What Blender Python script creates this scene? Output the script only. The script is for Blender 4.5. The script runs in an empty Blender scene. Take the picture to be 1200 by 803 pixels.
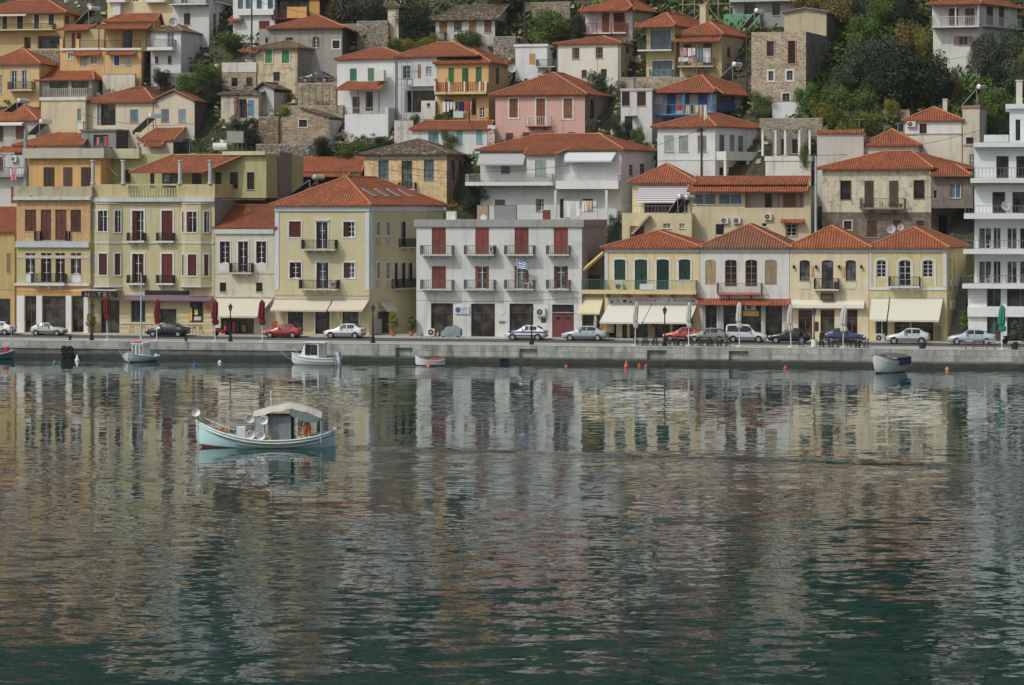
import bpy, bmesh, math, random
from math import sin, cos, tan, pi, radians, sqrt
from mathutils import Vector, Matrix
random.seed(7)
S = bpy.context.scene
COL = S.collection
# ------------------------------------------------------------------ camera, sky, sun, exposure
F, HC, HY = 3000.0, 14.75, 250.0          # focal length in photo pixels, eye height, horizon row
cd = bpy.data.cameras.new('camera'); cam = bpy.data.objects.new('camera', cd); COL.objects.link(cam)
cam.location = (0, 0, HC); cam.rotation_euler = (radians(90), 0, 0)
cd.sensor_width = 36; cd.lens = 36 * F / 1200; cd.shift_y = -(401.5 - HY) / 1200
cd.clip_start = 1; cd.clip_end = 3000
S.camera = cam
SUN_EL, SUN_AZ = radians(47), radians(232)
world = bpy.data.worlds.new('World'); S.world = world; world.use_nodes = True
wn = world.node_tree
sky = wn.nodes.new('ShaderNodeTexSky'); sky.sky_type = 'NISHITA'; sky.sun_disc = False
sky.sun_elevation = SUN_EL; sky.sun_rotation = SUN_AZ; sky.dust_density = 4.0; sky.air_density = 1.0; sky.ozone_density = 1.0
bg = wn.nodes['Background']; hs = wn.nodes.new('ShaderNodeHueSaturation'); hs.inputs['Saturation'].default_value = .45      # thin bright cloud: a paler sky
wn.links.new(sky.outputs[0], hs.inputs['Color']); wn.links.new(hs.outputs[0], bg.inputs[0]); bg.inputs[1].default_value = 0.15
sl = bpy.data.lights.new('sun', 'SUN'); sl.energy = 2.0; sl.angle = radians(0.6); sl.color = (.98, 1, .935)
sun = bpy.data.objects.new('sun', sl); COL.objects.link(sun)
_d = Vector((sin(SUN_AZ) * cos(SUN_EL), cos(SUN_AZ) * cos(SUN_EL), sin(SUN_EL)))
sun.rotation_euler = _d.to_track_quat('Z', 'Y').to_euler(); sun.location = _d * 300
S.view_settings.view_transform = 'Standard'; S.view_settings.look = 'None'
S.view_settings.gamma = 1; S.view_settings.exposure = -0.5
S.view_settings.use_curve_mapping = False
S.cycles.max_bounces = 6; S.cycles.diffuse_bounces = 4; S.cycles.glossy_bounces = 3
S.cycles.caustics_reflective = False; S.cycles.caustics_refractive = False

# ------------------------------------------------------------------ materials
def lin(c): return tuple(((v / 255 / 12.92) if v / 255 <= .04045 else ((v / 255 + .055) / 1.055) ** 2.4) for v in c)
ALB = 1.42                                   # colours below are written as they look in full sun; this turns them into base colours
def alb(c, k=ALB, sat=.8):
    r = [v * k for v in lin(c)]; g = .3 * r[0] + .6 * r[1] + .1 * r[2]
    return tuple(min(.86, g + (v - g) * sat) for v in r)
MATS = {}
def nt(name):
    m = bpy.data.materials.new(name); m.use_nodes = True
    t = m.node_tree; b = t.nodes['Principled BSDF']; b.inputs['Specular IOR Level'].default_value = .25
    return m, t, b
def N(t, ty, **kw):
    n = t.nodes.new(ty)
    for k, v in kw.items():
        if k[0] == 'i' and k[1:].isdigit(): n.inputs[int(k[1:])].default_value = v
        else: setattr(n, k, v)
    return n
def Lk(t, a, b): t.links.new(a, b)
def mix(t, fac, a, b, mode='MIX'):
    n = N(t, 'ShaderNodeMix', data_type='RGBA', blend_type=mode)
    for s, v in ((0, fac), (6, a), (7, b)):
        if hasattr(v, 'node'): Lk(t, v, n.inputs[s])
        elif s == 0: n.inputs[0].default_value = v
        else: n.inputs[s].default_value = (*v[:3], 1)
    return n.outputs[2]
def ramp(t, x, lo, hi, a=0, b=1):
    n = N(t, 'ShaderNodeMapRange', i1=lo, i2=hi, i3=a, i4=b); Lk(t, x, n.inputs[0]); return n.outputs[0]
def math_(t, op, a, b=0.0):
    n = N(t, 'ShaderNodeMath', operation=op)
    for i, v in enumerate((a, b)):
        if hasattr(v, 'node'): Lk(t, v, n.inputs[i])
        else: n.inputs[i].default_value = v
    return n.outputs[0]
def noise(t, vec, scale, detail=4, rough=.55, sc3=None):
    if sc3:
        mp = N(t, 'ShaderNodeMapping'); mp.inputs[3].default_value = sc3; Lk(t, vec, mp.inputs[0]); vec = mp.outputs[0]
    n = N(t, 'ShaderNodeTexNoise', i2=scale, i3=detail, i4=rough); Lk(t, vec, n.inputs[0]); return n.outputs[0]
def bump(t, b, h, dist, strength=1.0):
    n = N(t, 'ShaderNodeBump', i0=strength, i1=dist); Lk(t, h, n.inputs['Height']); Lk(t, n.outputs[0], b.inputs['Normal'])
def cached(fn):
    def w(*a, **k):
        key = (fn.__name__, a, tuple(sorted(k.items())))
        if key not in MATS: MATS[key] = fn(*a, **k)
        return MATS[key]
    return w
@cached
def paint(c, rough=.5, spec=.3, var=.12, metal=0.0):
    m, t, b = nt('paint'); co = N(t, 'ShaderNodeTexCoord').outputs[3]; base = alb(c)
    n = noise(t, co, 2.2, 4)
    Lk(t, mix(t, ramp(t, n, .35, .7), base, tuple(v * (1 - var * 2.2) for v in base)), b.inputs[0])
    b.inputs['Roughness'].default_value = rough; b.inputs['Specular IOR Level'].default_value = spec; b.inputs['Metallic'].default_value = metal
    return m
@cached
def plaster(c, dirt=.35, c2=None, patch=.62):
    "painted render with rain streaks, weather stains and, with c2, patches of bare undercoat"
    m, t, b = nt('plaster'); co = N(t, 'ShaderNodeTexCoord').outputs[3]; base = alb(c)
    big = noise(t, co, .35, 5, .6); fine = noise(t, co, 3.5, 5, .65)
    col = mix(t, ramp(t, big, .3, .72), base, tuple(v * .84 for v in base))
    if c2:
        p = noise(t, co, 1.25, 9, .72)
        col = mix(t, ramp(t, p, patch - .05, patch + .03), col, alb(c2))
    streak = noise(t, co, 1.0, 5, .6, (1.6, 1.6, .14))
    col = mix(t, ramp(t, streak, .5, .78, 0, min(.9, dirt * 1.35)), col, tuple(v * .45 for v in base))
    stain = noise(t, co, .55, 7, .7)
    col = mix(t, ramp(t, stain, .56, .74, 0, min(.9, dirt * 1.2)), col, tuple(.1 + .3 * v for v in base))
    col = mix(t, ramp(t, fine, .3, .7, 0, .18), col, tuple(v * .6 for v in base))
    Lk(t, col, b.inputs[0]); b.inputs['Roughness'].default_value = .9; b.inputs['Specular IOR Level'].default_value = .15
    bump(t, b, fine, .012, .6)
    return m
@cached
def stone(c, c2=(120, 95, 70), sc=1.7, mortar=(150, 142, 125)):
    m, t, b = nt('rubble_stone'); co = N(t, 'ShaderNodeTexCoord').outputs[3]
    mp = N(t, 'ShaderNodeMapping'); mp.inputs[3].default_value = (1, 1, 1.7); Lk(t, co, mp.inputs[0])
    wob = noise(t, co, 3, 3); add = N(t, 'ShaderNodeVectorMath', operation='MULTIPLY_ADD'); add.inputs[1].default_value = (.16,) * 3
    wc = N(t, 'ShaderNodeTexNoise', i2=3.0); Lk(t, co, wc.inputs[0]); Lk(t, wc.outputs[1], add.inputs[0]); Lk(t, mp.outputs[0], add.inputs[2])
    v = N(t, 'ShaderNodeTexVoronoi', i2=sc); Lk(t, add.outputs[0], v.inputs[0])
    ed = N(t, 'ShaderNodeTexVoronoi', feature='DISTANCE_TO_EDGE', i2=sc); Lk(t, add.outputs[0], ed.inputs[0])
    sep = N(t, 'ShaderNodeSeparateColor'); Lk(t, v.outputs['Color'], sep.inputs[0])
    col = mix(t, sep.outputs[0], alb(c), alb(c2))
    col = mix(t, ramp(t, sep.outputs[1], .6, 1, 0, .7), col, tuple(v_ * .45 for v_ in alb(c)))
    col = mix(t, ramp(t, ed.outputs[0], .02, .1), alb(mortar), col)
    big = noise(t, co, .5, 6, .65)
    col = mix(t, ramp(t, big, .5, .75, 0, .55), col, (.09, .08, .065))
    Lk(t, col, b.inputs[0]); b.inputs['Roughness'].default_value = .95; b.inputs['Specular IOR Level'].default_value = .1
    bump(t, b, ramp(t, ed.outputs[0], 0, .15), .05, .9)
    return m
@cached
def tiles(c=(166, 90, 52), per=.27, var=.6, dark=(112, 64, 42), old=0.0):
    "pantiles in UV metres: u along the eave, v up the slope"
    m, t, b = nt('roof_tiles'); uv = N(t, 'ShaderNodeUVMap').outputs[0]
    sp = N(t, 'ShaderNodeSeparateXYZ'); Lk(t, uv, sp.inputs[0]); co = N(t, 'ShaderNodeTexCoord').outputs[3]
    u = math_(t, 'DIVIDE', sp.outputs[0], per); v = math_(t, 'DIVIDE', sp.outputs[1], .4)
    fu = math_(t, 'FLOOR', u); fv = math_(t, 'FLOOR', v)
    cb = N(t, 'ShaderNodeCombineXYZ'); Lk(t, fu, cb.inputs[0]); Lk(t, fv, cb.inputs[1])
    wn_ = N(t, 'ShaderNodeTexWhiteNoise', noise_dimensions='2D'); Lk(t, cb.outputs[0], wn_.inputs[0])
    big = noise(t, co, .45, 6, .65)
    col = mix(t, math_(t, 'MULTIPLY', wn_.outputs[0], var), alb(c, ALB, .92), alb(dark))
    col = mix(t, ramp(t, big, .42, .72, 0, .75), col, tuple(x * .6 for x in alb((132, 92, 66))))
    if old:
        li = noise(t, co, 1.4, 8, .75)
        col = mix(t, ramp(t, li, .42, .6, 0, old), col, alb((118, 106, 88)))
        col = mix(t, ramp(t, wn_.outputs[0], .82, .9, 0, old), col, alb((172, 158, 128)))
        col = mix(t, ramp(t, noise(t, co, 2.6, 5), .55, .66, 0, old), col, (.04, .035, .03))
    li2 = noise(t, co, 2.0, 6, .7)
    col = mix(t, ramp(t, li2, .55, .72, 0, .45), col, (.12, .1, .07))
    Lk(t, col, b.inputs[0]); b.inputs['Roughness'].default_value = .85; b.inputs['Specular IOR Level'].default_value = .15
    s = math_(t, 'SINE', math_(t, 'MULTIPLY', u, 2 * pi)); fr = math_(t, 'FRACT', v)
    h = math_(t, 'ADD', math_(t, 'MULTIPLY', s, .5), math_(t, 'MULTIPLY', fr, -.35))
    if old: h = math_(t, 'ADD', h, math_(t, 'MULTIPLY', noise(t, co, 5, 4, .7), 2.5))
    bump(t, b, h, .13, 1.0)
    return m
@cached
def shutter_mat(c, per=.075):
    m, t, b = nt('louvred_wood'); co = N(t, 'ShaderNodeTexCoord').outputs[3]; base = tuple(v + .01 for v in alb(c, ALB, .74))
    sp = N(t, 'ShaderNodeSeparateXYZ'); Lk(t, co, sp.inputs[0])
    n = noise(t, co, 1.3, 5, .6); n2 = noise(t, co, 6, 3, .6, (1, 1, .2))
    col = mix(t, ramp(t, n, .3, .72), base, tuple(v * .66 for v in base))
    col = mix(t, ramp(t, n2, .5, .75, 0, .5), col, tuple(min(.8, v * 1.6 + .01) for v in base))
    Lk(t, col, b.inputs[0]); b.inputs['Roughness'].default_value = .65
    fr = math_(t, 'FRACT', math_(t, 'DIVIDE', sp.outputs[2], per))
    bump(t, b, fr, .03, .8)
    return m
@cached
def glass_mat(kind='dark'):
    m, t, b = nt('window_glass'); co = N(t, 'ShaderNodeTexCoord').outputs[3]
    n = noise(t, co, .9, 3, .5)
    a, c = {'dark': ((.012, .014, .016), (.035, .037, .038)), 'pale': ((.1, .12, .125), (.2, .22, .22)), 'blue': ((.1, .15, .19), (.16, .22, .26)),
            'shop': ((.014, .014, .015), (.075, .07, .06)), 'car': ((.012, .015, .017), (.03, .035, .037)), 'curtain': ((.02, .03, .035), (.15, .17, .17))}[kind]
    Lk(t, mix(t, ramp(t, n, .42, .6), a, c), b.inputs[0])
    b.inputs['Roughness'].default_value = .06 if kind != 'curtain' else .2; b.inputs['Specular IOR Level'].default_value = .5
    return m
@cached
def cloth(c, rough=.95, fold=.5, tr=0.0):
    m, t, b = nt('fabric'); co = N(t, 'ShaderNodeTexCoord').outputs[3]; base = alb(c)
    n = noise(t, co, 1.6, 4, .6); n2 = noise(t, co, 2.2, 4, .5, (3, 3, .35))
    Lk(t, mix(t, ramp(t, n, .3, .75), base, tuple(v * (1 - .2 * min(1, fold)) for v in base)), b.inputs[0])
    b.inputs['Roughness'].default_value = rough; b.inputs['Specular IOR Level'].default_value = .1
    bump(t, b, n2, .12 * fold, .6)
    return m
@cached
def striped(c, c2, per=.2, axis=0):
    m, t, b = nt('striped'); co = N(t, 'ShaderNodeTexCoord').outputs[3]
    sp = N(t, 'ShaderNodeSeparateXYZ'); Lk(t, co, sp.inputs[0])
    fr = math_(t, 'FRACT', math_(t, 'DIVIDE', sp.outputs[axis], per))
    Lk(t, mix(t, math_(t, 'GREATER_THAN', fr, .5), alb(c), alb(c2)), b.inputs[0]); b.inputs['Roughness'].default_value = .9
    return m
@cached
def leaf_mat(c, c2):
    m, t, b = nt('leaves'); g = N(t, 'ShaderNodeNewGeometry')
    co = N(t, 'ShaderNodeTexCoord').outputs[3]
    col = mix(t, g.outputs['Random Per Island'], lin(c), lin(c2))
    col = mix(t, ramp(t, noise(t, co, .7, 3), .4, .65, 0, .5), col, tuple(v * .55 for v in lin(c)))
    Lk(t, col, b.inputs[0]); b.inputs['Roughness'].default_value = .6; b.inputs['Specular IOR Level'].default_value = .2
    return m
@cached
def ground_mat():
    m, t, b = nt('hillside'); co = N(t, 'ShaderNodeTexCoord').outputs[3]
    n = noise(t, co, .12, 6, .65); n2 = noise(t, co, .9, 7, .7); n3 = noise(t, co, 2.6, 5, .7)
    col = mix(t, ramp(t, n, .42, .58), (.13, .115, .088), (.06, .075, .032))
    col = mix(t, ramp(t, n2, .52, .66, 0, .8), col, (.035, .05, .02))
    col = mix(t, ramp(t, n3, .55, .66, 0, .75), col, (.24, .215, .17))
    Lk(t, col, b.inputs[0]); b.inputs['Roughness'].default_value = 1; b.inputs['Specular IOR Level'].default_value = .05
    bump(t, b, math_(t, 'ADD', n2, n3), .5, .9)
    return m
OLD = tiles((104, 84, 66), var=.8, dark=(60, 52, 46), old=.7)
@cached
def hull_paint(c, c2, z=-.05, rise=.3, x0=.9):
    "topside paint over a boot-top band that rises towards the bow"
    m, t, b = nt('hull_paint'); co = N(t, 'ShaderNodeTexCoord').outputs[3]; sp = N(t, 'ShaderNodeSeparateXYZ'); Lk(t, co, sp.inputs[0])
    up = math_(t, 'MULTIPLY', math_(t, 'MAXIMUM', math_(t, 'SUBTRACT', sp.outputs[0], x0), 0), rise / 4)
    d = math_(t, 'SUBTRACT', sp.outputs[2], math_(t, 'ADD', up, z)); n = noise(t, co, 2.5, 5, .65, (1, 1, 3)); d = math_(t, 'ADD', d, math_(t, 'MULTIPLY', math_(t, 'SUBTRACT', n, .5), .06))
    base = mix(t, ramp(t, n, .45, .75, 0, .4), alb(c), tuple(v * .72 for v in alb(c)))
    Lk(t, mix(t, ramp(t, d, -.01, .01), alb(c2), base), b.inputs[0]); b.inputs['Roughness'].default_value = .45; return m
def concrete(c=(150, 148, 140), dark=.5): return plaster(c, dark)

WHITE = (192, 195, 192)
IRON = (34, 34, 36)

# ------------------------------------------------------------------ mesh helpers
class MB:
    def __init__(s): s.v, s.f = [], []
    def quad(s, *p):
        i = len(s.v); s.v += [tuple(q) for q in p]; s.f.append(tuple(range(i, i + len(p))))
    def hexa(s, p):
        "8 corners: bottom ring 0-3, top ring 4-7"
        i = len(s.v); s.v += [tuple(q) for q in p]
        for f in ((0, 3, 2, 1), (4, 5, 6, 7), (0, 1, 5, 4), (1, 2, 6, 5), (2, 3, 7, 6), (3, 0, 4, 7)): s.f.append(tuple(i + k for k in f))
    def box(s, x0, x1, y0, y1, z0, z1):
        s.hexa(((x0, y0, z0), (x1, y0, z0), (x1, y1, z0), (x0, y1, z0), (x0, y0, z1), (x1, y0, z1), (x1, y1, z1), (x0, y1, z1)))
    def tube(s, pts, r, n=6, cap=True):
        pts = [Vector(p) for p in pts]; rr = r if isinstance(r, (list, tuple)) else [r] * len(pts)
        i0 = len(s.v)
        for k, p in enumerate(pts):
            d = (pts[min(k + 1, len(pts) - 1)] - pts[max(k - 1, 0)]).normalized()
            a = d.cross(Vector((0, 0, 1)) if abs(d.z) < .9 else Vector((1, 0, 0))).normalized(); b = d.cross(a)
            for j in range(n):
                q = p + (a * cos(2 * pi * j / n) + b * sin(2 * pi * j / n)) * rr[k]; s.v.append(tuple(q))
        for k in range(len(pts) - 1):
            for j in range(n):
                a, b = i0 + k * n + j, i0 + k * n + (j + 1) % n
                s.f.append((a, b, b + n, a + n))
        if cap: s.f.append(tuple(i0 + j for j in range(n))[::-1]); s.f.append(tuple(i0 + (len(pts) - 1) * n + j for j in range(n)))
    def lathe(s, prof, o=(0, 0, 0), n=12):
        i0 = len(s.v)
        for r, z in prof:
            for j in range(n): s.v.append((o[0] + r * cos(2 * pi * j / n), o[1] + r * sin(2 * pi * j / n), o[2] + z))
        for k in range(len(prof) - 1):
            for j in range(n):
                a, b = i0 + k * n + j, i0 + k * n + (j + 1) % n; s.f.append((a, b, b + n, a + n))
        s.f.append(tuple(i0 + j for j in range(n))[::-1]); s.f.append(tuple(i0 + (len(prof) - 1) * n + j for j in range(n)))
    def disc(s, c, ax, r, h, n=12):
        c = Vector(c); ax = Vector(ax).normalized(); s.tube([c, c + ax * h], r, n)
    def build(s, name, mat, parent=None, smooth=False, uv=False):
        me = bpy.data.meshes.new(name); me.from_pydata(s.v, [], s.f); me.update()
        if uv: auto_uv(me)
        if smooth: me.shade_smooth()
        if isinstance(mat, (list, tuple)):
            for m in mat: me.materials.append(m)
        else: me.materials.append(mat)
        o = bpy.data.objects.new(name, me); COL.objects.link(o)
        if parent: o.parent = parent
        return o
def auto_uv(me):
    uvl = me.uv_layers.new(name='UVMap')
    for p in me.polygons:
        n = p.normal
        h = Vector((0, 0, 1)).cross(n)
        h = h.normalized() if h.length > 1e-4 else Vector((1, 0, 0))
        v = n.cross(h)
        for li in p.loop_indices:
            co = me.vertices[me.loops[li].vertex_index].co; uvl.data[li].uv = (co.dot(h), co.dot(v))
def empty(name, loc, rz=0):
    o = bpy.data.objects.new(name, None); o.empty_display_size = .3; o.location = loc; o.rotation_euler = (0, 0, rz); COL.objects.link(o); return o
def tag(o, label=None, cat=None, group=None, kind=None):
    if label: o['label'] = label
    if cat: o['category'] = cat
    if group: o['group'] = group
    if kind: o['kind'] = kind
    return o
def kids(o): return [c for c in bpy.data.objects if c.parent == o]
def copy_tree(o, tree=None, parent=None):
    if tree is None:
        tree = {}
        for c in bpy.data.objects:
            if c.parent: tree.setdefault(c.parent.name, []).append(c)
    c = o.copy(); COL.objects.link(c)
    if parent: c.parent = parent
    for ch in tree.get(o.name, []): copy_tree(ch, tree, c)
    return c

# ------------------------------------------------------------------ the lie of the land
QA = radians(11.0)                                   # the quay runs 11 degrees off square to the view, right end nearer
QU = Vector((cos(QA), -sin(QA), 0)); QV = Vector((sin(QA), cos(QA), 0)); QO = Vector((0, 267.5, 0))
ZQ = 1.7; WQ = -14.7
def q(u, w, z=0.0): return QO + QU * u + QV * w + Vector((0, 0, z))
PROF = [(-300, 1.7), (10, 1.75), (13, 2.2), (19, 7.0), (62, 41), (85, 59), (140, 92), (260, 118)]
def terr(w):
    for (a, za), (b, zb) in zip(PROF, PROF[1:]):
        if w <= b: return za + (zb - za) * max(0, w - a) / (b - a)
    return PROF[-1][1]
def wof(p): return (Vector((p[0], p[1], 0)) - QO).dot(QV)
def uof(p): return (Vector((p[0], p[1], 0)) - QO).dot(QU)
def at(px, py, Y): return Vector(((px - 600) / F * Y, Y, HC - (py - HY) / F * Y))
def hit(px, py):
    Y = 262.0
    while Y < 460:
        p = at(px, py, Y)
        if p.z <= terr(wof(p)): return p
        Y += .1
    return at(px, py, 400)
def on_w(px, w):
    "world x,y of the ray column px on the line w metres behind the facades"
    k = (px - 600) / F
    # QO + QU u + QV w : x = k y
    o = QO + QV * w
    u = (k * o.y - o.x) / (QU.x - k * QU.y)
    return o + QU * u
def on_plane(px, py, z):
    Y = F * (HC - z) / (py - HY); return Vector(((px - 600) / F * Y, Y, z))

# ------------------------------------------------------------------ buildings
BLOCKS = []
class Block:
    "one box of a building: front face 'f' and right-hand face 's', both addressed in photo pixels and turned into metres"
    def __init__(s, root, rz, wx, wy, bz, W, L, sk, mat, zb, zt):
        s.root, s.rz, s.o, s.bz, s.W, s.L, s.sk, s.mat, s.zb, s.zt = root, rz, (wx, wy), bz, W, L, sk, mat, zb, zt
        s.e1 = Vector((cos(rz), -sin(rz))); a = rz + sk; s.e2 = Vector((sin(a), cos(a)))
        s.O = Vector((wx, wy)); s.C = s.O + s.e1 * W
        rl = root.location; d = s.O - Vector((rl.x, rl.y)); s.lo = Vector((d.dot(s.e1), d.dot(Vector((sin(rz), cos(rz))))))
        s.l2 = Vector((sin(sk), cos(sk)))
        s.op = {'f': [], 's': []}; s.extra = []; s.smat = None; s.flat = True
        BLOCKS.append(s)
    def a(s, fc, px):
        k = (px - 600) / F
        o, e = (s.O, s.e1) if fc == 'f' else (s.C, s.e2)
        return (k * o.y - o.x) / (e.x - k * e.y)
    def z(s, fc, px, py):
        o, e = (s.O, s.e1) if fc == 'f' else (s.C, s.e2)
        Y = o.y + e.y * s.a(fc, px); return HC - (py - HY) / F * Y - s.bz
    def p(s, fc, a, d, z):
        if fc == 'f': return Vector((s.lo.x + a, s.lo.y - d, z))
        c = s.lo + Vector((s.W, 0)) + s.l2 * a + Vector((s.l2.y, -s.l2.x)) * d
        return Vector((c.x, c.y, z))
    def box(s, mb, fc, a0, a1, d0, d1, z0, z1):
        mb.hexa([s.p(fc, a, d, z) for z in (z0, z1) for a, d in ((a0, d1), (a1, d1), (a1, d0), (a0, d0))])
    def st(s, u, v, z):
        "plan coordinates in metres along front and depth"
        c = s.lo + Vector((1, 0)) * u + s.l2 * v; return Vector((c.x, c.y, z))
    def rect(s, fc, r):
        xm = (r[0] + r[2]) / 2
        return s.a(fc, r[0]), s.a(fc, r[2]), s.z(fc, xm, r[3]), s.z(fc, xm, r[1])
    # ---- openings
    def win(s, fc, rects, kind='sh', col=(120, 50, 40), trim=None, tw=.13, frame=(196, 198, 196), glass='dark', door=False, arch=0, mull=1, bars=2, sill=True, rev=.2, hood=0):
        if not isinstance(rects[0], (tuple, list)): rects = [rects]
        out = []
        for r in rects:
            a0, a1, z0, z1 = s.rect(fc, r)
            if a1 < a0: a0, a1 = a1, a0
            s.op[fc].append((a0, a1, z0, z1, rev, arch))
            nm = 'door' if door else 'window'
            m = MB(); fw = min(.07, (a1 - a0) * .12)
            if kind == 'dk': fw = .03
            d0, d1 = -rev + .02, -rev + .1
            for x0, x1 in ((a0, a0 + fw), (a1 - fw, a1)): s.box(m, fc, x0, x1, d0, d1, z0, z1)
            s.box(m, fc, a0 + fw, a1 - fw, d0, d1 - .01, z1 - fw, z1)
            s.box(m, fc, a0 + fw, a1 - fw, d0, d1 - .01, z0, z0 + fw)
            pa0, pa1 = a0 + fw, a1 - fw
            sw = 0
            if kind == 'op': sw = (a1 - a0) * .2
            if kind in ('gl', 'op', 'out', 'opl'):
                g0 = pa0 + ((a1 - a0) * .4 if kind == 'opl' else sw); g1 = pa1 - sw
                for i in range(1, mull + 1):
                    x = g0 + (g1 - g0) * i / (mull + 1); s.box(m, fc, x - .035, x + .035, d0 + .01, d1 - .015, z0 + fw, z1 - fw)
                for i in range(1, bars + 1):
                    zz = z0 + (z1 - z0) * (i / (bars + 1) if bars != 1 else .72); s.box(m, fc, g0, g1, d0 + .015, d1 - .025, zz - .022, zz + .022)
            if kind == 'shop':
                zz = z0 + (z1 - z0) * .74; s.box(m, fc, pa0, pa1, d0, d1 - .02, zz - .05, zz + .05)
                x = (pa0 + pa1) / 2; s.box(m, fc, x - .04, x + .04, d0 + .01, d1 - .03, z0, zz)
            o = m.build(nm, paint(frame), s.root)
            if trim:
                tm = MB(); T = tw
                s.box(tm, fc, a0 - T, a0, .002, .06, z0 - (0 if door else T), z1); s.box(tm, fc, a1, a1 + T, .002, .06, z0 - (0 if door else T), z1)
                if arch: s.arc(tm, fc, a0 - T, a1 + T, a0, a1, z1 - arch, z1 + T)
                else: s.box(tm, fc, a0 - T, a1 + T, .002, .065, z1, z1 + T)
                if not door: s.box(tm, fc, a0, a1, .002, .055, z0 - T, z0)
                if hood: s.box(tm, fc, a0 - T - .06, a1 + T + .06, .002, .16, z1 + T, z1 + T + .09)
                tm.build('frame', paint(trim), o)
            elif sill and not door:
                tm = MB(); s.box(tm, fc, a0 - .06, a1 + .06, .002, .09, z0 - .07, z0 - .001); tm.build('sill', paint((165, 160, 150)), o)
            # filling; panes are opaque, dark ones coloured for the unlit interior behind
            pm = MB()
            if kind in ('gl', 'op', 'dk', 'shop', 'out', 'opl'):
                s.box(pm, fc, pa0, pa1, -rev - .02, -rev + .045, z0 + fw, z1 - fw); pm.build('pane', glass_mat('curtain' if glass == 'dark' and kind in ('op', 'gl', 'opl') and random.random() < .35 else glass), o)
            jit = random.choice((.86, 1, 1, 1.12)); sm = shutter_mat(tuple(int(v * jit) for v in col))
            def leaf(x0, x1, e0=-rev + .11, e1=-rev + .15, zz0=z0, zz1=z1):
                q_ = MB(); s.box(q_, fc, x0, x1, e0, e1, zz0, zz1)
                w = .06
                for b0, b1 in ((x0, x0 + w), (x1 - w, x1)): s.box(q_, fc, b0, b1, e1 + .002, e1 + .022, zz0, zz1)
                for c0 in (zz0, (zz0 + zz1) / 2 - .04, zz1 - .08): s.box(q_, fc, x0 + w, x1 - w, e1 + .002, e1 + .02, c0, c0 + .08)
                q_.build('door_leaf' if kind == 'dr' else 'shutter', paint(col) if kind == 'dr' else sm, o)
            xm = (a0 + a1) / 2
            if kind in ('sh', 'dr'):
                if a1 - a0 > .75: leaf(a0 + .02, xm - .008); leaf(xm + .008, a1 - .02)
                else: leaf(a0 + .02, a1 - .02)
            if kind == 'op': leaf(a0 + .02, a0 + sw + .03); leaf(a1 - sw - .03, a1 - .02)
            if kind == 'opl': leaf(a0 + .02, a0 + (a1 - a0) * .42)
            if kind == 'out':
                w = (a1 - a0) * .5; leaf(a0 - w - .03, a0 - .03, .01, .05); leaf(a1 + .03, a1 + w + .03, .01, .05)
            out.append(o)
        return out
    def arc(s, m, fc, A0, A1, a0, a1, zs, zt, n=8, d0=.002, d1=.06):
        "arched head of a surround: outer curve over A0..A1, inner over a0..a1, springing at zs, crown at zt"
        T = a0 - A0; h = zt - zs
        for i in range(n):
            t0, t1 = pi - pi * i / n, pi - pi * (i + 1) / n
            P = []
            for t in (t0, t1):
                cx = (A0 + A1) / 2; ro = (A1 - A0) / 2
                P.append(((cx + ro * cos(t), zs + h * sin(t)), (cx + (ro - T) * cos(t), zs + (h - T) * sin(t))))
            (o0, i0), (o1, i1) = P
            m.hexa([s.p(fc, x, d, z) for d in (d0, d1) for x, z in (i0, i1, o1, o0)])
    # ---- trimmings
    def band(s, fc, x0, x1, y0, y1, mat, d=.08, name='cornice', parent=None):
        a0, a1, z0, z1 = s.rect(fc, (x0, y0, x1, y1)); m = MB(); s.box(m, fc, a0, a1, .002, d, z0, z1)
        return m.build(name, mat, parent or s.root)
    def panel(s, fc, x0, y0, x1, y1, mat, name, d0=.003, d1=.04, parent=None):
        a0, a1, z0, z1 = s.rect(fc, (x0, y0, x1, y1)); m = MB(); s.box(m, fc, a0, a1, d0, d1, z0, z1)
        return m.build(name, mat, parent or s.root)
    def bal(s, fc, x0, x1, yt, yb, d=.95, style='iron', rail=IRON, slab=(170, 170, 165), th=.16, br=2, ends=True, sp=.14):
        a0, a1, z0, z1 = s.rect(fc, (x0, yt, x1, yb)); m = MB()
        s.box(m, fc, a0, a1, .003, d, z0 - th, z0)
        o = m.build('balcony', concrete(slab, .3), s.root)
        if br:
            for i in range(br):
                x = a0 + (a1 - a0) * ((i + .5) / br if br > 1 else .5); b = MB()
                b.hexa([s.p(fc, x + dx, dd, zz) for dx, dd, zz in ((-.1, .003, z0 - th - .38), (.1, .003, z0 - th - .38), (.1, .003, z0 - th - .003), (-.1, .003, z0 - th - .003), (-.1, d * .55, z0 - th - .12), (.1, d * .55, z0 - th - .12), (.1, d * .75, z0 - th - .003), (-.1, d * .75, z0 - th - .003))])
                b.build('bracket', concrete(slab, .2), o)
        s.railing(fc, a0 + .03, a1 - .03, d - .06, z0, z1, style, rail, o, ends, sp)
        return o
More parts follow.
